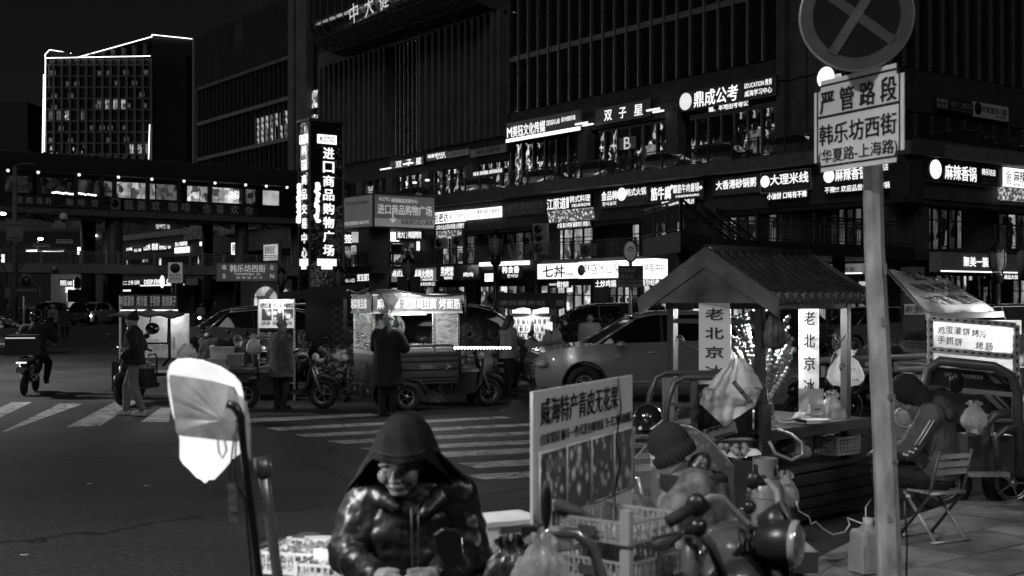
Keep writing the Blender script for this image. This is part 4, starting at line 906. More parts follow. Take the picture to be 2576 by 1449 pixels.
# flight from the landing down to the right
f0,f1=LB+Vector((.05,.0,0)),pz(2010,50.5,.9);g0,g1=LC,pz(2080,54.5,.9)
ns=20
for i in range(ns):
 t0,t1=i/ns,(i+1)/ns;a,b=f0.lerp(f1,t0),f0.lerp(f1,t1);c,d=g0.lerp(g1,t0),g0.lerp(g1,t1);z=a.z+(f1.z-f0.z)/ns
 MB().slab([a.xy[:],b.xy[:],d.xy[:],c.xy[:]],z-.05,z).build('step',dsteel,st)
 m=MB();m.add([(b.x,b.y,z-.2),(d.x,d.y,z-.2),(d.x,d.y,z-.052),(b.x,b.y,z-.052)],[(0,1,2,3)]);m.build('riser',PIC('riser_perforated',0,14,.01,.25),st)
for a,b in((f0,f1),(g0,g1)):
 m=MB();m.add([tuple(a+Vector((0,0,.1))),tuple(b+Vector((0,0,.1))),tuple(b+Vector((0,0,-.55))),tuple(a+Vector((0,0,-.55)))],[(0,1,2,3)]);o=m.build('stringer',sm_,st);so_=o.modifiers.new('thick','SOLIDIFY');so_.thickness=.1
rail_line(f0,f1);rail_line(g0,g1)
mid0,mid1=f0.lerp(g0,.5),f1.lerp(g1,.5);rail_line(mid0,mid1)
# STREET LAMPS (the light on the road)
def street_light(name,label,x,y,z,power,rz,arm=1.5):
 t=thing(name,label,'street lamp',(x,y,0),rz)
 MB().cyl((0,0,0),(0,0,z),.09,.06,10).build('pole',dsteel,t)
 MB().tube([(0,0,z-.3),(.4,0,z),(arm,0,z+.05)],.04,8).build('arm',dsteel,t)
 MB().b2((arm-.3,-.15,z+.02),(arm+.35,.15,z+.14)).build('lamp_head',blackm,t)
 MB().b2((arm-.25,-.12,z-.0),(arm+.3,.12,z+.018)).build('diffuser',E('street_lens',12),t)
 l=bpy.data.lights.new('lamp_light','SPOT');l.energy=power;l.spot_size=R(150);l.spot_blend=.6;l.shadow_soft_size=.25
 o=bpy.data.objects.new('lamp_light',l);link(o,t);o.location=(arm,0,z-.1);return t
street_light('street_light','street lamp left of the photographer, outside the picture',-6.5,3.0,7.5,3000,R(0))
street_light('street_light','street lamp on the pavement at the right behind the photographer',6.2,-1.5,7.5,1300,R(150))
street_light('street_light','street lamp at the left of the crossing outside the picture',-22,30,9,15000,R(0))
street_light('street_light','street lamp at the right of the road outside the picture',24,28,9,20000,R(180))
def plamp(parent,loc,power,size=.05):
 l=bpy.data.lights.new('bulb_light','POINT');l.energy=power;l.shadow_soft_size=size
 o=bpy.data.objects.new('bulb_light',l);link(o,parent);o.location=loc;return o
# SOFT SHAPES: one continuous skin grown over capsules and ellipsoids
def noise_tex(size):
 k='folds_%g'%size
 t=bpy.data.textures.get(k)
 if not t:t=bpy.data.textures.new(k,'CLOUDS');t.noise_scale=size;t.noise_depth=2
 return t
def cap(m,p,q,r0,r1=None,seg=10):
 r1=r0 if r1 is None else r1;p,q=Vector(p),Vector(q)
 m.ell(p,r0,seg,6);m.ell(q,r1,seg,6)
 if(q-p).length>1e-4:m.tube([p,q],[r0,r1],seg)
def chain(m,pts,rs,seg=10):
 for i in range(len(pts)-1):cap(m,pts[i],pts[i+1],rs[i],rs[i+1],seg)
def grow(m,name,mat,parent,vox=.018,sm=3,disp=None,dsize=.1,kind=None):
 o=m.build(name,mat,parent,kind=kind)
 r=o.modifiers.new('skin','REMESH');r.mode='VOXEL';r.voxel_size=vox;r.use_smooth_shade=True
 if sm:s=o.modifiers.new('soften','SMOOTH');s.iterations=sm;s.factor=.5
 if disp:d=o.modifiers.new('folds','DISPLACE');d.texture=noise_tex(dsize);d.strength=disp;d.mid_level=.5;d.texture_coords='LOCAL'
 return o
skin=M('skin',.32,.5,var=.1,scale=20);skin_l=M('skin_light',.45,.5,var=.08)
hairm=M('hair',.015,.45,var=.4,scale=40,bump=.4,bscale=120)
cl_black=M('black_cloth',.018,.85,var=.3,bump=.3,bscale=20);cl_dark=M('dark_cloth',.035,.8,var=.3,bump=.3,bscale=20)
cl_grey=M('grey_cloth',.11,.8,var=.25,bump=.3,bscale=25);cl_mid=M('mid_grey_cloth',.2,.75,var=.2,bump=.3,bscale=18);cl_light=M('light_cloth',.42,.7,var=.15,bump=.3,bscale=15)
shoe_w=M('white_shoe',.55,.6,var=.2,scale=30);shoe_d=M('dark_shoe',.03,.6)
def hand(m,w,d,r=1.0,curl=.5,side=1):
 w,d=Vector(w),Vector(d).normalized()
 sd_=d.cross(Vector((0,0,1)));
 if sd_.length<.2:sd_=Vector((1,0,0))
 sd_.normalize();nn=sd_.cross(d).normalized()
 cap(m,w,w+d*.07*r,.028*r,.034*r)
 for i,L_ in enumerate((.062,.072,.068,.052)):
  b=w+d*.085*r+sd_*(i-1.5)*.02*r
  k=b+d*L_*.5*r-nn*curl*.015*r;e=k+(d*(1-curl)-nn*curl).normalized()*L_*.55*r
  cap(m,b,k,.0095*r,.009*r,6);cap(m,k,e,.009*r,.007*r,6)
 b=w+d*.03*r+sd_*.03*r*side;e=b+(d*.7+sd_*.6*side).normalized()*.055*r;cap(m,b,e,.011*r,.009*r,6)
def person(label,loc,rz=0,H=1.68,coat=None,trousers=None,shoes=None,hat=None,hatm=None,hair=None,pose=None,hem=.78,bulk=1.0,vox=.02,face=True,group=None,flare=1.0,skirt=None,skinm=None,mask=False,fold=.02,pom=False):
 t=thing('person',label,'person',loc,rz,group);s=H/1.7
 V_=lambda p:Vector(p)*s
 j=dict(hip=(0,0,.93),chest=(0,0,1.25),neck=(0,0,1.43),head=(0,-.03,1.59),sL=(-.19,0,1.37),sR=(.19,0,1.37),eL=(-.25,.03,1.1),eR=(.25,.03,1.1),wL=(-.24,-.08,.87),wR=(.24,-.08,.87),hL=(-.09,0,.9),hR=(.09,0,.9),kL=(-.1,-.02,.5),kR=(.1,-.02,.5),aL=(-.1,.02,.09),aR=(.1,.02,.09),tL=(-.1,-.13,.04),tR=(.1,-.13,.04),look=(0,-1,0))
 j.update(pose or{});j={k:V_(v)for k,v in j.items()}
 look=j['look'].normalized();hd=j['head']
 up_=(hd-j['neck']).normalized();q=look.to_track_quat('-Y','Z').to_matrix().to_4x4()
 coat=coat or cl_dark;trousers=trousers or cl_black;shoes=shoes or shoe_d;skm=skinm or skin
 m=MB();T=lambda p:hd+(q@Vector(p))*s
 m.ell(hd,(.078*s,.098*s,.112*s),14,10,M=q);m.ell(T((0,-.03,-.06)),(.056*s,.06*s,.06*s),10,7,M=q)
 if face:
  m.ell(T((0,-.1,-.015)),(.013*s,.02*s,.026*s),8,6,M=q);m.ell(T((0,-.088,-.062)),(.026*s,.012*s,.01*s),8,5,M=q)
  m.ell(T((-.032,-.082,.022)),(.022*s,.015*s,.01*s),8,5,M=q);m.ell(T((.032,-.082,.022)),(.022*s,.015*s,.01*s),8,5,M=q)
 for sx in(-1,1):m.ell(T((sx*.079,.0,-.01)),(.01*s,.018*s,.028*s),6,5,M=q)
 cap(m,hd+Vector((0,0,-.07))*s,j['neck'],.05*s,.052*s);chain(m,[j['neck'],j['chest'],j['hip']],[.055*s,.09*s,.09*s])
 for a,b,c,w_ in(('sL','eL','wL',-1),('sR','eR','wR',1)):
  chain(m,[j['chest'],j[a],j[b],j[c]],[.05*s,.045*s,.036*s,.026*s]);hand(m,j[c],j.get('f'+a[1],j[c]-j[b]),s,side=-w_)
 for a,b,c,d in(('hL','kL','aL','tL'),('hR','kR','aR','tR')):chain(m,[j['hip'],j[a],j[b],j[c],j[d]],[.07*s,.07*s,.05*s,.035*s,.025*s])
 grow(m,'body',skm,t,min(vox,.013),1)
 if face:
  for sx in(-1,1):MB().ell(T((sx*.03,-.0875,.004)),(.013*s,.008*s,.004*s),8,5,M=q).build('eye',black,t)
 if mask:MB().ell(T((0,-.07,-.05)),(.062*s,.048*s,.045*s),12,8,M=q).build('face_mask',cl_light,t)
 m=MB();B_=bulk*s;ch,hp=j['chest'],j['hip'];dr_=(j['sR']-j['sL']).normalized()
 qq=Matrix.Rotation(math.atan2(dr_.y,dr_.x),4,'Z')
 hz=hem*s;axis_top=ch+Vector((0,0,.17*s));low_=Vector((hp.x,hp.y,min(hz,hp.z-.04)))
 secs=[(axis_top,.13,.1),(ch+Vector((0,0,.08*s)),.185,.125),(ch,.195,.135),(ch.lerp(hp,.5),.182,.135),(hp+Vector((0,0,.03*s)),.19,.145),(low_,.185+.035*flare*min(1,(hp.z-hz)*3),.145+.03*flare)]
 vs=[];sg=20
 for c_,rx_,ry_ in secs:
  for k in range(sg):
   a_=2*math.pi*k/sg;v_=qq@Vector((rx_*B_*math.cos(a_),ry_*B_*math.sin(a_),0));vs.append(c_+v_)
 m.add(vs,[(i*sg+k,i*sg+(k+1)%sg,(i+1)*sg+(k+1)%sg,(i+1)*sg+k)for i in range(len(secs)-1)for k in range(sg)]+[tuple(range(sg-1,-1,-1)),tuple((len(secs)-1)*sg+k for k in range(sg))],True)
 chain(m,[j['sL'],j['sR']],[.085*B_,.085*B_]);cap(m,j['neck']+Vector((0,.01,-.03)),j['neck']+Vector((0,0,.035*s)),.09*B_,.075*s)
 for a,b,c in(('sL','eL','wL'),('sR','eR','wR')):chain(m,[j[a],j[b],j[c]],[.085*B_,.07*B_,.052*B_])
 grow(m,'jacket',coat,t,vox,3,fold,.09)
 m=MB();m.ell(j['hip'],(.15*s,.12*s,.13*s),12,8,M=qq)
 for a,b,c in(('hL','kL','aL'),('hR','kR','aR')):chain(m,[j[a],j[b],j[c]],[.1*s,.082*s,.062*s])
 grow(m,'trousers',trousers,t,vox,2,fold,.08)
 for c,d in(('aL','tL'),('aR','tR')):
  m=MB();e=j[c]+Vector((0,0,-.03))*s;tt=j[d];bk_=e-(tt-e)*.35;bk_.z=tt.z
  chain(m,[bk_,e,tt],[.034*s,.042*s,.034*s]);m.bar((bk_.x,bk_.y,tt.z-.025),(tt.x+(tt.x-bk_.x)*.12,tt.y+(tt.y-bk_.y)*.12,tt.z-.025),.075*s,.022)
  grow(m,'shoe',shoes,t,.009,1)
 hm_=hatm or cl_black
 if hat=='beanie':
  m=MB();m.ell(T((0,.015,.055)),(.09*s,.106*s,.1*s),16,10,M=q);o=grow(m,'beanie',hm_,t,.01,1)
  m=MB();m.lathe([(.084*s,-.02),(.096*s,-.018),(.098*s,.03),(.088*s,.035)],seg=20,M=Matrix.Translation(T((0,.012,.045)))@q@Matrix.Diagonal((1,1.16,1,1)));m.build('beanie_cuff',hm_,t)
  if pom:MB().ell(T((0,.02,.175)),.032*s,10,7).build('pompom',hm_,t)
 elif hat=='tall':
  m=MB();m.ell(T((0,.01,.05)),(.092*s,.108*s,.09*s),16,10,M=q);cap(m,T((0,.03,.1)),T((0,.07,.165)),.07*s,.025*s);grow(m,'beanie',hm_,t,.012,1)
 elif hat=='hood':
  m=MB();m.ell(T((0,.03,.03)),(.11*s,.125*s,.14*s),16,10,M=q);cap(m,T((0,.06,-.06)),j['neck']+Vector((0,.05,0)),.1*s,.1*s);grow(m,'hood',hm_,t,.014,2,.01,.08)
 elif hat=='helmet':
  MB().ell(T((0,.01,.03)),(.125*s,.14*s,.135*s),18,12,M=q).build('helmet',M('helmet_black',.012,.15,coat=1),t)
  MB().ell(T((0,-.03,.0)),(.108*s,.12*s,.06*s),16,8,M=q).build('visor',M('helmet_black'),t)
 if hair:
  m=MB();m.ell(T((0,.022,.03)),(.09*s,.1*s,.108*s),16,10,M=q)
  if hair>1:
   for sx in(-1,0,1):cap(m,T((sx*.06,.05,0)),T((sx*.075,.07,-.16*(hair-1))),.045*s,.035*s)
  grow(m,'hair',hairm,t,.012,1,.008,.03)
 return t
def walk(st=.18,ph=1,arm=.12):
 return dict(kL=(-.1,-.1*ph-.03,.5),aL=(-.1,-st*ph,.1),tL=(-.1,-st*ph-.14,.05),kR=(.1,.06*ph-.04,.5),aR=(.1,st*ph,.12),tR=(.1,st*ph-.14,.05),eL=(-.25,.08*ph,1.1),wL=(-.25,arm*ph,.88),eR=(.25,-.04*ph,1.1),wR=(.25,-arm*ph-.08,.9))
# WHEELS, THREE-WHEELERS, CARS
tyre_m=M('tyre',.02,.75,bump=.3,bscale=40);rim_m=M('alloy_rim',.45,.3,metal=.8,var=.15);rim_d=M('dark_rim',.12,.35,metal=.7)
_wm={}
def wheel(parent,loc,r,w_=.1,spokes=5,rim=None,rz=0):
 rim=rim or rim_m;k=(r,w_,spokes,rim.name)
 if k not in _wm:
  a=MB().torus((0,0,0),r-w_*.5,w_*.5,'y',32,10)
  b=MB();ri=r-w_*.95
  b.torus((0,0,0),ri,w_*.16,'y',32,6);b.torus((0,0,0),ri*.82,w_*.08,'y',28,6);b.cyl((0,-w_*.4,0),(0,w_*.4,0),ri*.24,seg=12)
  for i in range(spokes):
   an=2*math.pi*i/spokes;c,s=math.cos(an),math.sin(an);b.bar((c*ri*.15,-w_*.1,s*ri*.15),(c*ri,-w_*.1,s*ri),ri*.16 if spokes<8 else ri*.06,ri*.07)
  back=MB().cyl((0,-.005,0),(0,.03,0),ri*.98,seg=24)
  ms=[]
  for q,nme,mt in((a,'tyre',tyre_m),(b,'rim',rim),(back,'brake_disc',blackm)):me=q.mesh(nme);me.materials.append(mt);ms.append((nme,me))
  _wm[k]=ms
 ob=inst(_wm[k][0][1],'wheel',parent,loc,(0,0,rz))
 for nme,me in _wm[k][1:]:inst(me,nme,ob,(0,0,0))
 return ob
def trike(label,loc,rz,col=None,L=1.5,W=1.0,box=.5,fl=.55,name='cargo_trike',cage=False,lamp=True,sides=True,fr_x=1.5):
 t=thing(name,label,'three-wheeler',loc,rz);col=col or M('trike_paint',.05,.4)
 x0,x1=-.95,-.95+L;e=M('trike_edge',.09,.4,metal=.4)
 MB().b2((x0,-W/2,fl-.06),(x1,W/2,fl)).build('cargo_floor',e,t)
 if sides:
  for y in(-1,1):
   m=MB();m.b2((x0,y*W/2-.015,fl),(x1,y*W/2+.015,fl+box));m.build('side_panel',col,t)
   m=MB()
   for k in range(3):m.b2((x0+.03,y*W/2-.03,fl+.06+k*box*.3),(x1-.03,y*W/2+.03,fl+.12+k*box*.3))
   m.b2((x0,y*W/2-.03,fl+box-.03),(x1,y*W/2+.03,fl+box));m.build('side_rib',e,t)
  MB().b2((x0-.02,-W/2,fl),(x0+.01,W/2,fl+box)).build('tailgate',col,t);MB().b2((x1-.01,-W/2,fl),(x1+.02,W/2,fl+box)).build('front_panel',col,t)
  MB().b2((x0-.05,-W/2+.1,fl-.3),(x0,W/2-.1,fl-.07)).build('tail_bumper',e,t)
  for y in(-1,1):MB().cyl((x0-.06,y*(W/2-.15),fl-.17),(x0-.04,y*(W/2-.15),fl-.17),.05,seg=12).build('tail_light',M('red_lens',.12,.2),t)
 for y in(-1,1):
  wheel(t,(x0+L*.38,y*(W/2-.0),.27),.27,.12,5,rz=0 if y<0 else math.pi)
  MB().tube([(x0+L*.38-.38,y*W/2,.3),(x0+L*.38-.26,y*W/2,.54),(x0+L*.38,y*W/2,.6),(x0+L*.38+.26,y*W/2,.54),(x0+L*.38+.38,y*W/2,.3)],.03,6).build('mudguard',e,t)
 m=MB()
 for y in(-.16,.16):m.bar((x1-.2,y,.32),(fr_x-.35,y*.8,.3),.05)
 m.bar((x1,0,.32),(x1,0,fl),.4,.05);m.b2((x1-.1,-.22,.27),(fr_x-.35,.22,.31));m.build('chassis',e,t)
 MB().b2((x1+.06,-.2,.31),(x1+.5,.2,.66)).build('battery_box',col,t)
 m=MB();m.b2((x1+.04,-.22,.66),(x1+.54,.22,.72));m.ell((x1+.3,0,.74),(.27,.21,.06),12,6);m.build('seat',M('seat_vinyl',.025,.4),t)
 m=MB()
 for y in(-.25,.25):m.tube([(x1+.1,y,.55),(x1+.1,y,.88),(x1+.22,y,.94),(x1+.5,y,.92),(x1+.55,y,.7)],.018,6)
 m.build('arm_rest',e,t)
 h=fr_x-.28
 MB().tube([(h+.26,0,.3),(h+.06,0,.78),(h,0,1.02)],.035,8).build('steering_column',blackm,t)
 m=MB()
 for y in(-.09,.09):m.tube([(fr_x,y,.27),(fr_x-.14,y,.62),(fr_x-.2,y,.82)],[.028,.03,.022],8)
 m.bar((fr_x-.2,-.1,.82),(fr_x-.2,.1,.82),.05);m.build('fork',steel,t)
 wheel(t,(fr_x,0,.27),.27,.1,5)
 MB().tube([(fr_x-.3,0,.38),(fr_x-.2,0,.56),(fr_x,0,.6),(fr_x+.22,0,.54),(fr_x+.32,0,.4)],.05,8).build('front_mudguard',col,t)
 m=MB();m.add([(h+.1,-.16,.9),(h+.1,.16,.9),(h+.02,.22,.45),(h+.02,-.22,.45),(h-.08,-.2,.32),(h-.08,.2,.32)],[(0,1,2,3),(3,2,5,4)]);o=m.build('leg_shield',col,t);o.modifiers.new('thick','SOLIDIFY').thickness=.03
 MB().tube([(h-.2,-.36,1.02),(h-.08,-.24,1.08),(h,0,1.02),(h-.08,.24,1.08),(h-.2,.36,1.02)],.016,8).build('handlebar',chrome,t)
 for y in(-1,1):
  MB().cyl((h-.22,y*.38,1.01),(h-.1,y*.27,1.07),.022,seg=8).build('grip',rubber,t)
  MB().tube([(h-.06,y*.25,1.07),(h-.02,y*.34,1.25)],.007,5).build('mirror_stem',blackm,t);MB().ell((h-.02,y*.36,1.3),(.02,.07,.05),10,6).build('mirror',blackm,t)
 MB().ell((h+.14,0,.93),(.07,.09,.09),12,8).build('headlight',lens,t)
 if cage:
  m=MB();c=cage
  for y in(-W/2+.05,W/2-.05):m.tube([(x1+.55,y,.5),(x1+.5,y,1.1),(x1+.42,y,c-.15),(x1+.3,y,c)],.022,8)
  m.tube([(x1+.3,-W/2+.05,c),(x1+.3,W/2-.05,c)],.022,8);m.build('cage',blackm,t)
 return t
def carbody(parent,pts,W,mat,arches,name='body',zc=.3,tumble=.05,low=.1,bev=.05,zs=(),cuts=()):
 poly=[]
 top,bot=pts
 poly+=top[::1]
 b=[]
 zb_=bot
 x_r,x_f=top[-1][0],top[0][0]
 for(ax_,r)in sorted(arches,key=lambda q:-q[0]):
  n=12;zcen=zc
  st_=math.asin(max(-1,min(1,(zb_-zcen)/r)))
  for k in range(n+1):
   an=st_+(math.pi-2*st_)*k/n;b.append((ax_+r*math.cos(an),zcen+r*math.sin(an)))
 poly=top+b
 m=MB().prism(poly,-W/2,W/2);me=m.mesh(name);bm=bmesh.new();bm.from_mesh(me)
 bmesh.ops.recalc_face_normals(bm,faces=bm.faces)
 for z in zs or(.35,.5,.65,.8,.95,1.05,1.2,1.35,1.5):bmesh.ops.bisect_plane(bm,geom=bm.verts[:]+bm.edges[:]+bm.faces[:],plane_co=(0,0,z),plane_no=(0,0,1))
 for x in[(-2.2+.2*k)for k in range(23)]:bmesh.ops.bisect_plane(bm,geom=bm.verts[:]+bm.edges[:]+bm.faces[:],plane_co=(x,0,0),plane_no=(1,0,0))
 xs=[p[0]for p in top];xf,xb=min(xs),max(xs);Lh=(xb-xf)/2;xm=(xb+xf)/2
 for v in bm.verts:
  z=v.co.z;f=1-tumble*max(0,(z-.75))**1.3*2-low*max(0,.55-z)**1.5
  e=abs((v.co.x-xm)/Lh);f*=1-.16*max(0,e-.55)**2/.2
  v.co.y*=f
 bm.to_mesh(me);bm.free()
 for p in me.polygons:p.use_smooth=True
 me.set_sharp_from_angle(angle=R(38));me.materials.append(mat)
 o=bpy.data.objects.new(name,me);link(o,parent);reg(o,parent)
 if bev:bv=o.modifiers.new('round','BEVEL');bv.width=bev;bv.segments=3;bv.limit_method='ANGLE';bv.angle_limit=R(40)
 return o
carglass=M('car_glass',.006,.06,coat=.5)
def car(label,loc,rz,paint,kind='suv',group=None,lights=0,detail=True,z=0):
 t=thing('parked_car',label,'car',(loc[0],loc[1],z),rz,group)
 if kind=='suv':
  top=[(-2.38,.3),(-2.43,.52),(-2.4,.82),(-2.28,.97),(-1.7,1.07),(-1.12,1.13),(0,1.16),(1.2,1.2),(2.1,1.24),(2.36,1.12),(2.42,.7),(2.36,.36)];ar=((-1.47,.41),(1.42,.41));zr=.36;W=1.88
  gh=[(-1.3,1.08),(-.42,1.6),(.0,1.69),(.9,1.7),(1.75,1.62),(2.22,1.2),(2.2,1.1)];wr_=.37
 elif kind=='sedan':
  top=[(-2.3,.28),(-2.36,.5),(-2.3,.7),(-2.0,.83),(-1.15,.97),(0,1.0),(1.4,1.04),(2.2,1.0),(2.36,.85),(2.38,.55),(2.3,.32)];ar=((-1.42,.37),(1.38,.37));zr=.33;W=1.82
  gh=[(-1.3,.93),(-.45,1.34),(.2,1.45),(.8,1.44),(1.75,1.05),(1.75,.95)];wr_=.33
 else:
  top=[(-2.3,.3),(-2.38,.5),(-2.3,.85),(-1.9,1.02),(-1.3,1.15),(0,1.18),(1.5,1.2),(2.4,1.22),(2.5,.9),(2.5,.5),(2.45,.32)];ar=((-1.45,.39),(1.5,.39));zr=.34;W=1.86
  gh=[(-1.6,1.05),(-.6,1.66),(-.1,1.78),(1.6,1.8),(2.25,1.74),(2.45,1.22),(2.4,1.1)];wr_=.35
 carbody(t,(top,.3 if kind!='sedan' else .26),W,paint,ar,zc=zr)
 carbody(t,(gh,1.0),W*.93,carglass,(),name='window_glass',tumble=.26,bev=.05)
 rf=[];zb_=gh[0][1]
 wy=lambda z:W*.93/2*(1-.26*2*max(0,z-.75)**1.3)+.012
 ga=gh[1:-2]
 m=MB();n=len(ga)
 vs=[]
 for(x,z)in ga:
  for k in range(7):
   a=-1+2*k/6;y=a*wy(z);vs.append((x,y,z+.035-.05*abs(a)**3))
 m.add(vs,[(i*7+k,i*7+k+1,(i+1)*7+k+1,(i+1)*7+k)for i in range(n-1)for k in range(6)],True)
 o=m.build('roof',paint,t);o.modifiers.new('thick','SOLIDIFY').thickness=.05;sb_=o.modifiers.new('soft','SUBSURF');sb_.levels=1;sb_.render_levels=1
 def side_z(x):
  for i in range(len(gh)-1):
   if gh[i][0]<=x<=gh[i+1][0]:return gh[i][1]+(gh[i+1][1]-gh[i][1])*(x-gh[i][0])/max(1e-6,gh[i+1][0]-gh[i][0])
  return gh[0][1]
 for y in(-1,1):
  def pp(x,z):return(x,y*(wy(z)+.002),z)
  m=MB();m.tube([pp(gh[0][0]+.02,gh[0][1]),pp(*gh[1])],.03,6);m.build('pillar',paint,t)
  m=MB();m.tube([pp(*gh[-3]),pp(gh[-2][0],gh[-2][1])],.05,6);m.build('pillar',paint,t)
  for x in((.1,1.05)if kind!='sedan' else(.25,)):
   MB().bar(pp(x,1.02),pp(x+.03,side_z(x)-.02),.05,.02).build('pillar',blackm,t)
  m=MB();m.tube([pp(*g_)for g_ in gh[:-1]],.012,5);m.build('window_trim',steel,t)
  if detail:
   sy=y*W/2
   for x in(-.95,.12,1.12):MB().bar((x,sy*.987,.42),(x-.02,sy*.975,1.02),.008,.012).build('door_gap',black,t)
   for x in(-.15,.9):MB().ell((x,sy*.99,.96),(.11,.025,.018),10,6).build('door_handle',chrome,t)
   MB().bar((-1.0,sy*.995,.4),(1.0,sy*.995,.4),.03,.05).build('sill_trim',steel,t)
   MB().ell((-.78,sy*1.09,1.12),(.1,.11,.075),12,8).build('mirror',paint,t)
   MB().tube([((a_[0]+.0+(.43 if kind=='suv' else .39)*math.cos(k/10*math.pi)),sy*.985,zr+(.43 if kind=='suv' else .39)*math.sin(k/10*math.pi))for a_ in ar[:1]for k in range(11)],.022,5).build('arch_trim',blackm,t)
   MB().tube([((a_[0]+(.43 if kind=='suv' else .39)*math.cos(k/10*math.pi)),sy*.985,zr+(.43 if kind=='suv' else .39)*math.sin(k/10*math.pi))for a_ in ar[1:]for k in range(11)],.022,5).build('arch_trim',blackm,t)
  for ax_,r in ar:wheel(t,(ax_,y*(W/2-.12),zr-.0),wr_-.0,.2,10 if kind=='suv' else 12,rz=0 if y<0 else math.pi)
  hl=E('headlight_on',60)if lights else M('headlight_glass',.35,.08,coat=1)
  m=MB();xh=top[2][0]+.07;zh=top[2][1]-.08
  m.ell((xh+.06,y*W/2*.78,zh),(.16,.2,.09),12,8);m.build('headlight',hl,t)
  MB().ell((top[-3][0]-.05,y*W/2*.8,top[-3][1]-.12),(.1,.16,.08),10,7).build('tail_light',M('red_lens'),t)
 xg=top[2][0]-.02
 m=MB()
 for k in range(5):m.b2((xg-.03,-.5+.03*k,.5+k*.065),(xg+.1,.5-.03*k,.53+k*.065))
 m.build('grille',M('grille',.2,.3,metal=.8),t)
 MB().b2((xg-.045,-.22,.42),(xg-.02,.22,.52)).build('number_plate',M('plate',.2,.5),t)
 return t
# VEHICLES ON THE ROAD
p_silver=M('silver_paint',.36,.2,metal=.45,var=.04,coat=1);p_dark=M('dark_paint',.012,.2,coat=1,var=.05);p_white=M('white_paint',.45,.3,coat=.8,var=.03);p_grey=M('grey_paint',.09,.25,metal=.5,coat=1,var=.05)
def gA(u,v):p=G(u,v);return(p.x,p.y)
c=gA(1780,1003)
suv=car('big silver crossover parked side-on across the middle, its nose to the left',(2.75,25.6),R(7),p_silver,'suv')
emb=MB().b2((-.9,-.985,.86),(-.8,-.975,.93)).build('badge',chrome,suv)
aud=car('white car driving toward the viewer with its headlights on, far down the side street',(P(211,752,96).x,98),R(84),p_white,'suv',lights=1)
spot=bpy.data.lights.new('headlight_beam','SPOT');spot.energy=900;spot.spot_size=R(50);spot.spot_blend=.8;spot.shadow_soft_size=.1
so2=bpy.data.objects.new('headlight_beam',spot);link(so2,aud);so2.location=(-2.7,0,.8);so2.rotation_euler=Vector((1,0,.06)).to_track_quat('Z','Y').to_euler()
car('black sedan cut by the left edge with multi-spoke wheel showing',(P(8,752,45).x-1.0,46),R(190),p_dark,'sedan')
vanc=car('dark people carrier behind the hedge beside the vending kiosk',(P(1495,752,42).x,42.5),R(4),p_dark,'mpv')
dsed=car('dark car parked behind the food carts, left of the menu board',(P(600,752,40).x,40.5),R(-38),p_grey,'suv')
dup(dsed,(P(640,752,46).x,46.5,0),R(-38),'dark car second in the parked row left of the menu board, mostly hidden')
dup(dsed,(P(735,752,36).x,36.0,0),R(192),'pale windowed car directly behind the menu board')
wh=car('grey off-roader with bright headlamp glass behind the menu board cart',(P(690,752,38).x,38.0),R(68),p_grey,'mpv')
dup(vanc,(P(1190,752,38).x,38.5,0),R(172),'dark van behind the steaming food cart')
dup(vanc,(P(2460,752,34).x+1,36,0),R(20),'black van at the right edge above the translucent cart')
dup(dsed,(P(2200,752,44).x,45,0),R(30),'dark car seen between the candied fruit stall and the near pole')
dup(aud,(P(100,752,110).x,112,0),R(80),'dim car queueing left of the white car with lit headlights')
for ch in list(kids(bpy.data.objects[[o.name for o in sc.objects if o.get('label','').startswith('dim car queueing')][0]])):
 if ch.type=='LIGHT' or ch.name.startswith('headlight'):bpy.data.objects.remove(ch)
dup(vanc,(P(145,752,92).x,97,0),R(100),'dark van parked at the far kerb behind the pedestrians')
# cars on the upper terrace behind its railing
for i,(u,lab)in enumerate(((1050,'below the bright doorway with angular characters'),(1215,'below the small glowing script line'),(1378,'left of the faint letter B front'),(1522,'left of the large faint letter B'),(1690,'right of the large faint letter B'),(1830,'below the long school sign'),(2020,'in front of the stone corner'))):
 x,_=F1.xu(u,4.2);q=F1.w(x,4.2,10.0)
 dup(vanc if i%2 else dsed,q,F1.a+math.pi,'dark car parked behind the upper railing '+lab,'cars parked on the upper terrace')
for u,lab in((2440,'left of the pet school board'),(2500,'right of the pet school board')):
 x,_=F2.xu(u,3.6);dup(vanc,F2.w(x,3.6,10.0),F2.a+math.pi/2,'dark car parked behind the right upper railing, '+lab,'cars parked on the upper terrace')
# PEOPLE AT MID DISTANCE
def pl(u,v):return G(u,v)
person('person in black puffer jacket and tall black beanie walking left in pale baggy trousers',pl(337,1046),R(-88),1.74,cl_black,cl_mid,shoe_w,'tall',cl_black,pose=dict(walk(.16),wL=(-.2,-.12,1.0),wR=(.2,-.12,1.0),eL=(-.28,.08,1.15),eR=(.28,.08,1.15)),bulk=1.22,hem=.86,skinm=skin_l)
wb=person('person in long black coat and pale knitted pom-pom hat cooking at the steaming cart',pl(975,1046),R(160),1.72,cl_black,cl_black,shoe_d,'beanie',M('knit_pale',.5,.9,bump=1,bscale=70),pose=dict(eR=(.3,-.12,1.15),wR=(.22,-.35,1.12),eL=(-.28,-.1,1.15),wL=(-.15,-.35,1.1),look=(.35,-1,-.35)),bulk=1.25,hem=.5,flare=1.3,face=False,pom=True)
wc=person('person in knee-length padded coat with white sleeve stripes and patterned bobble hat',pl(707,1030),R(140),1.6,cl_grey,cl_black,shoe_d,'beanie',M('knit_zigzag',.3,.9,var=.9,scale=24),hair=0,bulk=1.32,hem=.62,flare=1.1,face=False,pom=True,pose=dict(wL=(-.26,-.02,.78),wR=(.26,-.02,.78),fL=(0,0,-1),fR=(0,0,-1)))
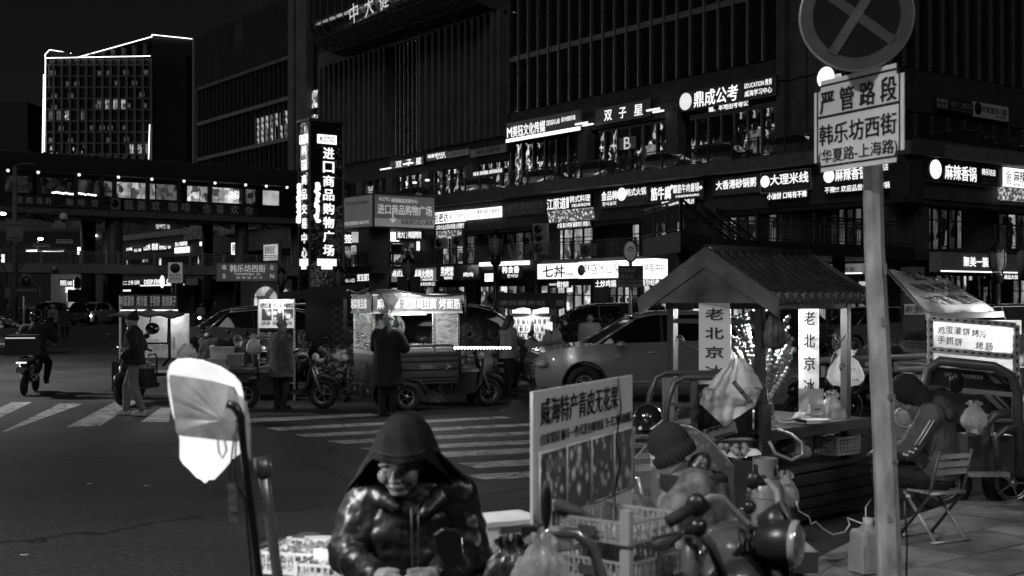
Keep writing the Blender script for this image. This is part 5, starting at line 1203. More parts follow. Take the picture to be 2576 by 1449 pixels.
for k in range(3):MB().tube([(.262+.0*k,-.03+k*.028,1.25),(.322,.0+k*.028,1.08),(.318,-.05+k*.028,.88)],.006,5).build('sleeve_stripe',white,wc)
person('masked vendor in black with grey beanie sitting behind plastic boxes',(P(598,752,24.5).x,24.5,-.35),R(20),1.62,cl_black,cl_black,shoe_d,'beanie',cl_grey,mask=True,bulk=1.15,pose=dict(wL=(-.1,-.3,1.0),wR=(.1,-.3,1.0)))
person('person in pale puffer coat with short dark hair standing behind the silver car',(P(1484,752,32).x,32,0),R(12),1.62,cl_light,cl_mid,hair=1.6,bulk=1.3,hem=.7,skinm=skin_l,pose=dict(look=(-.3,-1,0)))
person('person with long dark hair looking over the roof of the silver car',(P(1578,752,33).x,33,0),R(-40),1.64,cl_dark,cl_black,hair=2,skinm=skin_l)
person('person with long hair in a pale jacket looking at a phone by the vending kiosk',(P(1279,752,26).x,26.2,0),R(120),1.64,cl_mid,cl_black,hair=2.2,bulk=1.2,hem=.8,pose=dict(wR=(.12,-.3,1.22),eR=(.26,-.05,1.12),look=(0,-1,-.4)))
far=[(134,848,'person in light puffer and bucket hat walking away, middle of the left group',cl_mid,'beanie',cl_light,180),(163,850,'person in knee-length dark coat walking away, right of the left group',cl_dark,'hood',cl_dark,178),(88,842,'person in black facing the camera in the left crowd',cl_black,None,None,0),(117,838,'person in black behind the pair walking away',cl_black,'beanie',cl_black,10),(65,836,'person in dark coat at the left of the crowd by the sign pole',cl_black,None,None,20),(48,842,'person bareheaded beside the black sedan',cl_dark,None,None,30),(150,815,'person in hood further down the side street, behind the pair',cl_dark,'hood',cl_dark,0),(253,812,'person in pale jacket at the right of the white car',cl_light,'beanie',cl_black,175),(103,800,'masked person in a dark coat in the back row of the crowd',cl_dark,None,None,0),(228,808,'person in grey half hidden behind the white car',cl_mid,None,None,15)]
for u,v,lab,cm,hat,hm,r in far:person(lab,G(u,v),R(r),1.62+.05*math.sin(u),cm,cl_black,shoe_d,hat,hm,hair=None if hat else 1.3,bulk=1.2,hem=.75 if 'knee' not in lab else .5,vox=.035,face=False,pose=walk(.1),group='pedestrians on the side street')
person('dark figure walking beside the motorcycle with lit headlamp',G(541,827),R(170),1.72,cl_black,cl_black,hat='beanie',hatm=cl_grey,bulk=1.2,hem=.6,vox=.03,face=False)
person('rider in a helmet astride the motorcycle with lit headlamp',(G(505,832).x,G(505,832).y,.1),R(0),1.6,cl_mid,cl_black,hat='helmet',bulk=1.2,vox=.03,face=False,pose=dict(wL=(-.3,-.4,1.0),wR=(.3,-.4,1.0),kL=(-.2,-.35,.6),kR=(.2,-.35,.6),aL=(-.2,-.3,.2),aR=(.2,-.3,.2),tL=(-.2,-.42,.15),tR=(.2,-.42,.15)))
for u,v,lab in((2370,640,'person in dark clothes leaning by the right balcony rail'),(2540,648,'person in a pale hat looking down from the right balcony rail')):
 x,d=F2.xu(u,-2.5);q=F2.w(x,-2.5,4.49);person(lab,q,F2.a,1.68,cl_black,cl_black,hat='beanie' if u>2500 else None,hatm=cl_mid,hair=None if u>2500 else 1.1,vox=.035,face=False)
q=P(859,672,101);person('person in pale top standing on the balcony under the billboard',(q.x,q.y,4.5),0,1.65,cl_light,cl_dark,hair=1.1,vox=.035,face=False,group=None)
for i,(u,dd,lab)in enumerate(((1478,58,'small dark figure at the shop door left of the round pole sign'),(1502,57,'second small dark figure right of the first, at the shop fronts'),(1188,70,'dark figure by the shops left of the centre lamp post'),(1228,68,'figure with light hat by the shops behind the centre lamp post'))):
 person(lab,(P(u,752,dd).x,dd,.1),0,1.66,cl_dark,cl_black,hair=1.1,vox=.04,face=False,group='people by the shop fronts')
# MOTORCYCLES AND SCOOTERS
def scooter(label,loc,rz,col=None,box=False,apron=None,on=0,tail=0):
 t=thing('scooter',label,'scooter',loc,rz);col=col or p_dark
 wheel(t,(.62,0,.24),.24,.1,5,rim_d);wheel(t,(-.6,0,.24),.24,.1,5,rim_d)
 m=MB();m.ell((-.35,0,.55),(.42,.16,.17),12,8);m.ell((-.1,0,.35),(.45,.14,.1),12,6);m.ell((.42,0,.65),(.1,.2,.32),12,8);cap(m,(.4,0,.4),(.1,0,.32),.12,.1);grow(m,'body',col,t,.025,2)
 MB().ell((-.32,0,.76),(.4,.15,.06),12,6).build('seat',M('seat_vinyl'),t)
 MB().tube([(.62,0,.24),(.5,0,.7),(.42,0,1.0)],.03,8).build('fork',blackm,t);MB().tube([(.36,-.33,1.02),(.42,0,1.0),(.36,.33,1.02)],.018,8).build('handlebar',blackm,t)
 MB().ell((.54,0,.86),(.07,.1,.08),12,8).build('headlight',E('bike_headlight',8)if on else lens,t)
 for y in(-1,1):MB().tube([(.38,y*.22,1.03),(.4,y*.3,1.2)],.007,5).ell((.4,y*.31,1.24),(.02,.06,.05),8,5).build('mirror',blackm,t)
 MB().b2((-.98,-.08,.5),(-.96,.08,.6)).build('number_plate',M('plate'),t)
 MB().b2((-.9,-.1,.68),(-.86,.1,.71)).build('tail_light',E('bike_tail',1.2)if tail else M('red_lens'),t)
 if box:
  bx_=MB().b2((-.98,-.3,.84),(-.42,.3,1.26)).build('delivery_box',M('box_fabric',.03,.6),t);MB().b2((-.985,-.29,1.19),(-.981,.29,1.215)).build('reflective_strip',E('strip_reflect_glow',.5),bx_)  # reflection put in as a glow of the strip itself
 if apron:
  m=MB();m.ell((.48,0,.72),(.1,.42,.4),14,10);m.ell((.36,-.3,1.0),(.12,.16,.12),10,6);m.ell((.36,.3,1.0),(.12,.16,.12),10,6);grow(m,'wind_apron',apron,t,.03,3,.05,.15)
 return t
dots=PIC('dotted_apron',0,16,.02,.35)
q=G(75,990);sr=scooter('delivery scooter with a big dark box and thin light strip, riding away at the left',q,R(100),box=True,tail=1)
person('delivery rider in dark clothes and helmet on the scooter at the left',(q.x+.05,q.y+.1,.0),R(188),1.75,cl_black,cl_black,hat='helmet',bulk=1.25,face=False,pose=dict(hip=(0,0,.86),chest=(0,-.1,1.2),neck=(0,-.12,1.4),head=(0,-.16,1.55),sL=(-.2,-.1,1.33),sR=(.2,-.1,1.33),eL=(-.33,-.3,1.12),eR=(.33,-.3,1.12),wL=(-.3,-.52,1.05),wR=(.3,-.52,1.05),kL=(-.22,-.35,.6),kR=(.22,-.35,.6),aL=(-.2,-.2,.28),aR=(.2,-.2,.28),tL=(-.2,-.33,.22),tR=(.2,-.33,.22)))
scooter('motorcycle with one lit headlamp coming down the lane left of the menu cart',G(508,835),R(-92),on=1)
scooter('scooter with dotted quilted apron parked between the menu cart and steaming cart',(P(835,752,25).x,25.2,0),R(-60),apron=dots)
scooter('scooter under a dark cover beside the steaming cart front',(P(1160,752,26).x,26.5,0),R(170),apron=cl_dark)
scooter('scooter with quilted apron and lit strip in front of the kiosk',(P(1215,752,25).x,25.0,0),R(-110),apron=M('quilt',.2,.6,bump=.6,bscale=12))
scooter('scooter with pale plastic apron standing against the vending kiosk',(P(1370,752,28).x,28,0),R(-90),apron=M('pale_apron',.25,.5))
scooter('black scooter behind the candied fruit stall, left of the pole',(P(2090,752,20).x,20.5,0),R(30),apron=dots)
scooter('white scooter with mirror right of the near pole',(P(2290,752,22).x,22.3,0),R(170),col=p_white)
scooter('grey scooter in the row right of the near pole, below the parking board',(P(2240,752,24).x,24,0),R(165),col=p_grey,apron=M('quilt'))
# rolled cover, dark tarpaulin heap behind the cart
m=MB();m.ell((0,0,.9),(.95,.5,.75),16,10);m.ell((-.6,0,.6),(.6,.45,.6),14,8);m.ell((.55,0,.6),(.6,.45,.62),14,8)
t=thing('covered_motorbike','large dark tarpaulin-covered trike behind the steaming cart','covered trike',(P(1180,752,28).x,28.5,0),0);grow(m,'tarpaulin',M('tarpaulin',.03,.4,bump=.6,bscale=6),t,.04,2,.12,.3)
# STREET FURNITURE
lg=M('lantern_glass',.22,.12)
def lantern(label,u,v_top,d,s=1.0,group='classical street lanterns'):
 base=A(u,d);top=EYE+(HV-v_top)/F*d
 t=thing('street_lantern',label,'street lantern',base,0,group)
 k=s
 MB().cyl((0,0,0),(0,0,top-1.25*k),.11*k,.08*k,12).build('post',blackm,t)
 MB().lathe([(.2*k,0),(.2*k,.3),(.12*k,.5),(.1*k,.9)],seg=14).build('base',blackm,t)
 z=top-1.25*k
 MB().lathe([(.08*k,z),(.16*k,z+.08*k),(.2*k,z+.26*k),(.14*k,z+.34*k)],seg=14).build('collar',blackm,t)
 MB().lathe([(.14*k,z+.35*k),(.22*k,z+.5*k),(.25*k,z+.75*k),(.23*k,z+.95*k)],seg=12).build('lantern_glass',lg,t)
 for i in range(6):
  a=i*math.pi/3;MB().tube([(.15*k*math.cos(a),.15*k*math.sin(a),z+.34*k),(.23*k*math.cos(a),.23*k*math.sin(a),z+.5*k),(.26*k*math.cos(a),.26*k*math.sin(a),z+.78*k),(.24*k*math.cos(a),.24*k*math.sin(a),z+.97*k)],.014*k,5).build('rib',blackm,t)
 MB().lathe([(.27*k,z+.95*k),(.25*k,z+1.02*k),(.13*k,z+1.12*k),(.1*k,z+1.18*k),(.03*k,z+1.22*k),(.02*k,z+1.25*k)],seg=14).build('crown',blackm,t);return t
lantern('classical street lantern on a tall post before the bright shop row',1247,575,40,.95)
lantern('smaller classical street lantern between two dark banners above the steaming cart',1028,640,48)
lantern('classical street lantern nearest the pillar sign above the cart roof',853,665,52)
lantern('classical street lantern at the right edge over the translucent cart awning',2510,608,36,.95)
lantern('faint classical street lantern under the footbridge beside the hairdresser',195,695,110,1.2);lantern('faint classical street lantern beside the street name pole',709,672,60,.9)
for(u,v0,v1,d,lab)in((1012,695,735,47,'dark vertical banner left of the small lantern post'),(1045,695,735,47,'dark vertical banner right of the small lantern post'),(183,728,760,100,'dim banner left of the faint lantern'),(210,728,760,100,'dim banner right of the faint lantern')):
 board('lamp_banner',lab,'banner',P(u,(v0+v1)/2,d),0,.38*(d/47),(v1-v0)/F*d*.98,boardd,[],L_dim,depth=.03)
# street name sign and its pole
q=P(622,684,60)
t=board('street_name_sign','long grey street name sign in Chinese and Latin letters on a pole','street sign',q,R(3),2.85,.84,E('sign_plate',.02,base=.2),[('韩乐坊西街',.22,.1,.8,.52,E('retro_glow',.28,base=.7),.02),('Hanlefangxi  Jie',.3,.55,.72,.7,E('retro_glow')),('한 락 방 서 가',.32,.76,.75,.9,E('retro_glow')),('南',.09,.12,.16,.38,E('retro_glow')),('S',.1,.62,.15,.85,E('retro_glow')),('北',.87,.12,.94,.38,E('retro_glow')),('N',.88,.62,.94,.85,E('retro_glow'))],L_dim,frame=dsteel,depth=.06)  # plate and letters glow faintly to imitate reflected light
MB().cyl((1.52,.12,-q.z),(1.52,.12,1.55),.09,seg=10).build('pole',dsteel,t)
for z in(-.3,.3):MB().b2((1.3,0,z-.03),(1.6,.16,z+.03)).build('bracket',dsteel,t)
q=P(441,686,62)
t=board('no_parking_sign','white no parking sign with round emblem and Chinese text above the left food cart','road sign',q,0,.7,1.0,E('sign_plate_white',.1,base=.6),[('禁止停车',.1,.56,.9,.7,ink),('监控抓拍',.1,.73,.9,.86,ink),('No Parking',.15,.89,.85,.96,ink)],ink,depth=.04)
MB().cyl((0,-.05,.22),(0,-.02,.22),.24,seg=24).build('disc',M('sign_red',.03),t);MB().cyl((0,-.06,.22),(0,-.03,.22),.19,seg=24).build('disc_centre',M('sign_blue',.07),t)
for a in(45,-45):MB().box((0,-.065,.22),(.38,.012,.035),ry=R(a)).build('cross_bar',M('sign_red'),t)
MB().cyl((0,.06,-q.z),(0,.06,.3),.05,seg=8).build('pole',dsteel,t)
# left camera pole
q=A(38,55)
t=thing('camera_pole','tall pole at the left with a camera on an arm, sign backs and cabinet','pole',q,0);s_=F/55
def pv(v):return EYE+(HV-v)/s_
MB().cyl((0,0,0),(0,0,pv(418)),.13,.09,12).build('pole',M('pole_grey',.13),t)
MB().tube([(0,0,pv(418)),(.3,0,pv(414)),(.62,0,pv(412))],.05,8).build('lamp_arm',dsteel,t);MB().ell((.5,0,pv(413)),(.4,.15,.06),12,6).build('lamp_head',M('pole_grey'),t)
MB().cyl((0,0,pv(533)),(2.2,0,pv(531)),.045,seg=8).build('camera_arm',M('pole_grey'),t);MB().bar((.05,0,pv(555)),(.75,0,pv(535)),.03).build('arm_brace',dsteel,t)
MB().lathe([(.03,.3),(.16,.22),(.17,.05),(.15,0)],c=(2.1,0,pv(552)),seg=14).build('camera_housing',white,t);MB().ell((2.1,0,pv(552)),.13,12,8).build('camera_dome',black,t)
MB().b2((-.34,-.1,pv(606)),(.38,-.06,pv(558))).build('sign_back',M('sign_back',.2,.5),t)
for z in(565,598):MB().b2((-.28,-.13,pv(z)-.02),(.32,-.101,pv(z)+.02)).build('bracket',M('pole_grey'),t)
MB().b2((-.4,-.12,pv(750)),(-.1,.12,pv(722))).build('cabinet',M('pole_grey'),t)
for x in(-.2,.14):MB().box((x,-.1,pv(612)),(.16,.2,.2),ry=.3).build('small_camera',dsteel,t)
q=A(60,50);s2=F/50
t=thing('bus_stop_sign','round dark sign over a wide board on a post beside the left camera pole','sign',q,0)
MB().cyl((0,0,0),(0,0,3.0),.05,seg=8).build('post',steel,t);MB().cyl((.1,-.06,EYE+45/s2),(.1,.06,EYE+45/s2),.26,seg=20).build('disc',boardg,t);MB().cyl((.1,-.07,EYE+45/s2),(.1,-.06,EYE+45/s2),.2,seg=20).build('disc_face',boardd,t)
MB().b2((-.3,-.06,EYE+8/s2),(.62,.06,EYE+30/s2)).build('board',boardd,t);txt('非机动车停车位',t,L_dim,.16,EYE+22/s2,.75,.12,y=-.09)
# three lit street lamps
for(u,v,d,lab)in((8,538,70,'lit street lamp at the left edge below the coffee banner'),(102,601,140,'tiny lit street lamp on a post beyond the footbridge, left'),(237,593,150,'tiny lit street lamp beside the bare tree beyond the footbridge')):
 q=A(u,d);z=EYE+(HV-v)/F*d;t=thing('lit_street_lamp',lab,'street lamp',q,0)
 MB().cyl((-.3,0,0),(-.3,0,z),.06,seg=6).build('pole',dsteel,t);MB().tube([(-.3,0,z),(-.1,0,z+.15),(.1,0,z+.1)],.04,6).build('arm',dsteel,t)
 MB().ell((0,0,z),(d*.0022,.2,d*.0011),12,8).build('lamp',E('street_bulb',9),t)
# parking sign on a pole in front of the bright shops
q=A(1586,34);s3=F/34
t=thing('cycle_parking_sign','round logo sign above a cycle parking board on a slim pole behind the silver car','sign',q,0)
MB().cyl((0,0,0),(0,0,EYE+120/s3),.05,seg=10).build('pole',steel,t)
z=EYE+(HV-632)/s3;m=MB();m.cyl((0,-.07,z),(0,.07,z),.3,seg=28);o=m.build('round_sign',blackm,t);o.scale=(.62,1,1);MB().cyl((-.02,-.08,z),(-.02,-.075,z),.26,seg=28).build('round_face',E('round_face',.08,.6,4,base=.3),t).scale=(.62,1,1)
m=MB();m.tube([(-.02+.07*math.cos(a*.6)*(1-a/12),-.1,z+.04+.09*math.sin(a*.6)*(1-a/12))for a in range(10)],.014,5);m.build('swirl_logo',black,t)
z=EYE+(HV-696)/s3;MB().b2((-.33,-.1,z-.29),(.33,.02,z+.29)).build('board',M('board_glossy',.05,.2,var=.3),t);MB().b2((-.33,-.115,z-.29),(.33,-.101,z-.1)).build('lower_band',boardg,t)
txt('非机动车',t,L_dim,-.08,z+.17,.4,.12,y=-.12);txt('停车位',t,L_dim,-.1,z-.0,.36,.12,y=-.12);txt('NON MOTOR VEHICLE PARKING SPACES',t,ink,0,z-.16,.6,.05,y=-.13)
# right parking board
q=P(2296,786,30)
t=board('parking_board','dark parking board with a large letter P and arrow, right of the near pole','road sign',(q.x,30,2.0),R(8),.55,1.5,M('parking_board',.035,.4),[('P',.12,.1,.52,.45,L_dim,.0),('←',.52,.3,.9,.44,L_dim,.02),('收 费',.16,.6,.84,.72,ink)],L_dim,depth=.1)
for o in kids(t):
 pass
MB().b2((-.24,-.06,-.37),(.24,-.052,-.12)).build('fee_panel',M('fee_panel',.35),t)
# white pipe barrier
t=thing('pipe_barrier','two-rail pale pipe barrier with dark posts behind the stalls, right','barrier',(0,0,0),0)
for v in(900,932):
 a,b=P(2040,v+8,17.5),P(2345,v-6,19.5);MB().cyl(a,b,.045,seg=10).build('rail',M('pale_pipe',.3,.4),t)
for u,d in((2066,17.6),(2248,18.8)):q=A(u,d);MB().b2((q.x-.04,d-.04,0),(q.x+.04,d+.04,1.1)).build('post',blackm,t);MB().box((q.x,d-.09,1.0),(.05,.03,.15)).build('reflector',M('reflector',.5),t)
# far dotted row of bollards in the lane
for k in range(8):
 q=G(452+k*10,885-k*7);o=MB().lathe([(.16,0),(.16,.5),(.18,.52),(.18,.56),(.02,.58)],seg=12).build('bollard',dsteel,loc=q);tag(o,'stone bollard, number %s from the left in the row behind the left cart'%('one two three four five six seven eight'.split()[k]),'bollard','row of bollards')
# hedge: leaf clumps through its volume
def leafy(name,label,cat,c,size,n,mat,leaf=.09,parent_parts=None):
 t=thing(name,label,cat,c,0);m=MB();rnd=random.Random(len(label))
 for i in range(n):
  p=Vector((rnd.uniform(-1,1)*size[0],rnd.uniform(-1,1)*size[1],rnd.uniform(0,1)**.7*size[2]*(1+.12*math.sin(i))));a=Euler((rnd.uniform(0,6),rnd.uniform(0,6),rnd.uniform(0,6))).to_matrix();l=leaf*rnd.uniform(.6,1.3)
  m.add([p,p+a@Vector((l,l*.35,0)),p+a@Vector((l*1.8,0,0)),p+a@Vector((l,-l*.35,0))],[(0,1,2,3)])
 m.build('leaves',mat,t,kind='stuff');return t
leafm=M('leaf',.05,.45,var=.5,scale=2)
h=leafy('hedge','dark clipped hedge behind the silver car, right of the vending kiosk','hedge',A(1470,38),(1.7,.4,1.35),5000,leafm,.06);h2=leafy('hedge','taller spiky hedge end right of the parking sign pole','hedge',A(1610,36),(.55,.4,1.75),2600,leafm,.09)
# bare trees
def bare_tree(label,base,h,seed,lit=None,spread=.5):
 t=thing('bare_tree',label,'tree',base,0);rnd=random.Random(seed);tr=MB();br=MB()
 def rec(p,d,L_,r,k):
  q=p+d*L_;(tr if k==0 else br).tube([p,(p+q)/2+Vector((rnd.uniform(-1,1),rnd.uniform(-1,1),0))*L_*.06,q],[r,r*.85,r*.7],5,False)
  if k<5:
   for _ in range(3 if k<4 else 2):rec(q,(d+Vector((rnd.uniform(-1,1),rnd.uniform(-1,1),rnd.uniform(-.3,.6)))*spread).normalized(),L_*rnd.uniform(.6,.85),r*.6,k+1)
 rec(Vector((0,0,0)),Vector((0,0,1)),h*.28,h*.02,0)
 tr.build('trunk',M('bark',.06),t);br.build('branches',M('bark'),t);return t
bare_tree('bare tree at the left edge in front of the footbridge',A(-16,50),5.2,3,spread=.75);bare_tree('small bare tree with tiny lights beyond the footbridge',A(247,140),8.4,5)
# lit arch window left of the pillar sign base
t=thing('arched_front','lit arched window front behind the menu board','shop',P(668,752,70),0)
m=MB();m.prism([(-.62,-1.0)]+[(.62*-math.cos(k/12*math.pi),.0+.68*math.sin(k/12*math.pi))for k in range(13)]+[(.62,-1.0)],0,.1);m.build('arch_window',LW('room_bright'),t)
m=MB();m.prism([(.7,-1.0)]+[(1.0+.3*-math.cos(k/8*math.pi),.0+.6*math.sin(k/8*math.pi))for k in range(9)]+[(1.3,-1.0)],0,.1);m.build('arch_window',LW('room_bright'),t)
MB().b2((-1.4,.12,-2.2),(1.4,.3,1.1)).build('wall',M('arch_wall',.1),t)
# red lattice stand and small awning behind the cart
t=thing('roof_stand','black lattice stand with a small tiled roof behind the steaming cart','stall',(P(815,752,27).x,27,0),0)
MB().b2((-.35,-.3,0),(.45,.3,2.0)).build('cabinet',black,t);MB().add([(-.9,-.5,2.0),(.9,-.5,2.0),(.9,.1,2.35),(-.9,.1,2.15)],[(0,1,2,3)]).build('roof',M('tile_roof'),t)
m=MB()
for k in range(8):m.bar((.2,-.32,.6+k*.16),(.45,-.32,.75+k*.16),.015);m.bar((.45,-.325,.6+k*.16),(.2,-.325,.75+k*.16),.015)
m.build('lattice',dsteel,t)
# air conditioners along the shop walls
acp=thing('air_conditioner','white outdoor air conditioner unit under the shop fronts behind the steaming cart','air conditioner',P(1245,770,68),0,'outdoor air conditioner units')
MB().b2((-.5,-.2,0),(.5,.2,.8)).build('case',M('ac_case_near',.3,.5),acp);MB().cyl((-.12,-.22,.4),(-.12,-.2,.4),.28,seg=20).build('fan',black,acp);MB().torus((-.12,-.22,.4),.28,.03,'y',20,5).build('fan_ring',dsteel,acp)
for(u,v,d,lab)in((1245,805,67,'below the first one behind the steaming cart'),(1360,592,86,'upper of the pair left of the bright second floor door'),(1362,612,86,'lower of the pair left of the bright second floor door'),(1362,640,85,'on the balcony floor left of the bright door'),(1480,645,83,'on the balcony right of the bright door'),(1000,640,100,'on the balcony under the billboard'),(1110,625,99,'on the second floor right of the billboard'),(1155,620,98,'second from the billboard on the second floor')):
 dup(acp,P(u,v,d),F1.a*.5,'white outdoor air conditioner unit '+lab)
# more scooters standing in the crowded lane behind the carts
sc0=[o for o in sc.objects if o.get('label','').startswith('scooter under a dark cover')][0]
for i,(u,d,r,lab)in enumerate(((470,31,-70,'dark scooter parked behind the left food cart'),(560,30,-100,'dark scooter in the lane left of the masked vendor'),(640,28,-60,'dark scooter behind the stack of storage boxes'),(770,27,-120,'dark scooter right of the menu board'),(800,29,-80,'dark scooter before the lattice stand'),(1130,29,-95,'dark scooter by the tarpaulin heap'),(1200,28,-70,'dark scooter before the centre lamp post'),(1320,29.5,-110,'dark scooter at the kiosk doors'),(30,60,80,'dark scooter beside the left camera pole'),(110,64,100,'dark scooter before the left crowd'),(2180,23,160,'dark scooter just left of the near pole'),(2300,25,175,'dark scooter below the fee panel'))):
 dup(sc0,(A(u,d).x,d,0),R(r),lab,'scooters parked about the stalls')
for(u,v,lab,cm,hat,hm,r)in((22,838,'person in a dark jacket before the black sedan',cl_dark,None,None,0),(76,822,'person in grey in the back row of the left crowd',cl_mid,'beanie',cl_grey,0),(128,822,'person in black coat in the back row, before the pair',cl_black,None,None,5),(690,800,'dark figure behind the menu board among the parked cars',cl_dark,'beanie',cl_black,10),(1100,800,'dark figure behind the steaming cart',cl_dark,None,None,0)):
 person(lab,G(u,v),R(r),1.66,cm,cl_black,shoe_d,hat,hm,hair=None if hat else 1.4,bulk=1.15,hem=.7,vox=.035,face=False)
# FOOD CARTS
def rotz(v,a):c,s=math.cos(a),math.sin(a);return Vector((v[0]*c-v[1]*s,v[0]*s+v[1]*c,0))
film=FILM('cling_film',.12,.6,.75,.12,5,(1,1,7));filmb=FILM('bag_film',.3,.85,.75,.25,9);perf=M('perforated_angle',.55,.35,metal=.4)
def angle_iron(a,b,parent,w_=.035):
 o=MB().bar(a,b,w_).build('slotted_angle',perf,parent);a,b=Vector(a),Vector(b);n=int((b-a).length/.07);m=MB()
 for k in range(n):
  p,q=a.lerp(b,(k+.25)/n),a.lerp(b,(k+.7)/n);m.bar(p,q,w_*.35,w_*1.08);m.bar(p,q,w_*1.08,w_*.35)
 m.build('slots',black,o,kind='stuff')
# --- steaming cart in the middle
H3=R(27);L3,W3=1.62,.95;fl3=.55
base=G(1022,1037)-rotz((-.95+L3*.38,-W3/2),H3)
c3t=trike('electric cargo trike carrying a lit food stall with a lettered banner, steam rising, centre left',(base.x,base.y,0),H3,M('trike_green',.07,.35,var=.1),L3,W3,.48,fl3,name='food_cart')
x0,x1,zt0,zt1=-.95,-.95+L3,1.05,1.78
for x,y in((x0,-W3/2),(x1,-W3/2),(x0,W3/2),(x1,W3/2),(x0+.02,-W3/2+.02),(x0+1.14,-W3/2)):
 angle_iron((x,y,zt0-.02),(x,y,zt1),c3t)
for a,b in(((x0,-W3/2,zt0+.02),(x1,-W3/2,zt0+.02)),((x0,W3/2,zt0+.02),(x0,-W3/2,zt0+.02)),((x0,-W3/2,zt1),(x1,-W3/2,zt1)),((x0,W3/2,zt1),(x0,-W3/2,zt1))):angle_iron(a,b,c3t)
MB().quad((x0-.01,W3/2,zt0),(x0-.01,-W3/2,zt0),(x0-.01,-W3/2,zt1),(x0-.01,W3/2,zt1)).build('film_window',film,c3t)
MB().quad((x0+1.16,-W3/2-.01,zt0),(x1,-W3/2-.01,zt0),(x1,-W3/2-.01,zt1),(x0+1.16,-W3/2-.01,zt1)).build('film_window',film,c3t)
MB().quad((x1+.01,-W3/2,zt0),(x1+.01,W3/2,zt0),(x1+.01,W3/2,zt1),(x1+.01,-W3/2,zt1)).build('film_window',film,c3t)
MB().b2((x0,-W3/2,zt0-.03),(x1,W3/2,zt0)).build('counter',M('steel_counter',.4,.3,metal=.8),c3t)
bnm=E('banner_glow',.06,.6,2,base=.22);zb0,zb1=1.76,2.07  # cloth given its own glow for lamplight through the banner
def cloth(a,b,z0,z1,n,mat,par,name='banner',amp=.012):
 a,b=Vector(a),Vector(b);d=(b-a);nn=Vector((d.y,-d.x,0)).normalized()
 def f(s_,t_):p=a+d*s_+nn*(amp*math.sin(s_*19)+amp*.8*math.sin(s_*7+t_*3));return(p.x,p.y,z0+(z1-z0)*t_+.008*math.sin(s_*23))
 return MB().grid(f,24,4).build(name,mat,par)
y3=-W3/2-.05
cloth((x0-.03,y3,0),(x1+.05,y3,0),zb0,zb1,24,bnm,c3t);cloth((x0-.05,W3/2,0),(x0-.05,y3,0),zb0,zb1,12,bnm,c3t)
for z in(zb0,zb1):MB().bar((x0-.05,y3-.01,z),(x1+.06,y3-.01,z),.035).build('banner_edge',M('edge_white',.65),c3t);MB().bar((x0-.06,W3/2,z),(x0-.06,y3,z),.03).build('banner_edge',M('edge_white'),c3t)
ltm=E('banner_letter_glow',.75,base=.8)  # letters glow on their own, put in for the lamplit banner
for s_,xa_,xb__ in(('麻辣串',.0,.42),('泡菜臭豆腐',.48,1.12),('烤面筋',1.18,1.58)):txt(s_,c3t,ltm,x0+(xa_+xb__)/2+.03,(zb0+zb1)/2,xb__-xa_,.185,y=y3-.05,bold=.012)
txt('泡菜臭豆腐',c3t,ltm,0,0,.8,.17,loc=(x0-.1,0,(zb0+zb1)/2),rot=(R(90),0,R(-90)),bold=.01)
m=MB();m.grid(lambda s_,t_:(x0-.12+(L3+.28)*s_,-W3/2-.12+(W3+.25)*t_,2.11+.05*math.sin(s_*6+1)+.03*math.sin(t_*9+s_*4)),20,10);o=m.build('roof_tarpaulin',M('black_tarp',.015,.45,bump=.8,bscale=8),c3t);o.modifiers.new('thick','SOLIDIFY').thickness=.03
m=MB();m.add([(x0+.1,y3-.07,2.1),(x0+.5,y3-.07,2.1),(x0+.26,y3-.09,1.74),(x0+.18,y3-.09,1.74)],[(0,1,2,3)]);m.build('hanging_tarp_corner',M('black_tarp'),c3t)
for k in range(11):MB().tube([(x1+.1,-W3/2-.1,2.08-.0*k),(x1+.14,-W3/2-.06,1.7)],.03,6).build('tarp_fold',M('black_tarp'),c3t)if k==0 else None
MB().ell((x0+.62,y3-.1,2.08),.018,8,6).build('bulb',L_on,c3t)
plamp(c3t,(x0+.75,y3-.6,2.15),45);plamp(c3t,(x0+.8,0,1.72),50);MB().cyl((x0+.4,0,1.72),(x0+1.2,0,1.72),.015,seg=8).build('tube_lamp',L_on,c3t)
rnd=random.Random(3);m=MB()
for k in range(120):
 q=Vector((x0+rnd.uniform(.72,L3-.08),-W3/2+rnd.uniform(.08,.4),zt0+.005));m.tube([q,q+Vector((rnd.uniform(-.05,.05),rnd.uniform(-.05,.02),rnd.uniform(.07,.17)))],.0035,4)
m.build('skewers',M('bamboo',.6,.6),c3t,kind='stuff')
MB().b2((x0+.7,-W3/2+.05,zt0),(x0+L3-.05,-W3/2+.42,zt0+.07)).build('skewer_tray',steel,c3t)
for k,(xx,rr,hh,mm)in enumerate(((.18,.07,.16,steel),(.33,.09,.3,steel),(.08,.05,.12,white),(.26,.04,.1,steel),(.12,.045,.14,M('sauce_bottle',.3)))):MB().lathe([(.001,0),(rr,0),(rr,hh),(rr*.85,hh),(rr*.8,.02)],c=(x0+xx+.05,-W3/2+.16+.08*(k%2),zt0-(.22 if k==1 else 0)),seg=14).build('pot' if rr>.06 else 'jar',mm,c3t)
m=MB();m.lathe([(.001,.0),(.12,.0),(.17,.05),(.165,.055),(.115,.012)],seg=20,M=Matrix.Translation((x0+.26,-W3/2+.02,1.25))@Euler((.5,.35,0)).to_matrix().to_4x4());m.build('pan_lid',steel,c3t)
txt('ZHOU',c3t,L_dim,x0+1.0,fl3+.24,.26,.07,y=-W3/2-.035,bold=.03);txt('古 州',c3t,L_dim,0,0,.5,.12,loc=(x0-.03,.1,fl3+.26),rot=(R(90),0,R(-90)));txt('合',c3t,L_dim,x0+.16,fl3+.24,.12,.12,y=-W3/2-.035)
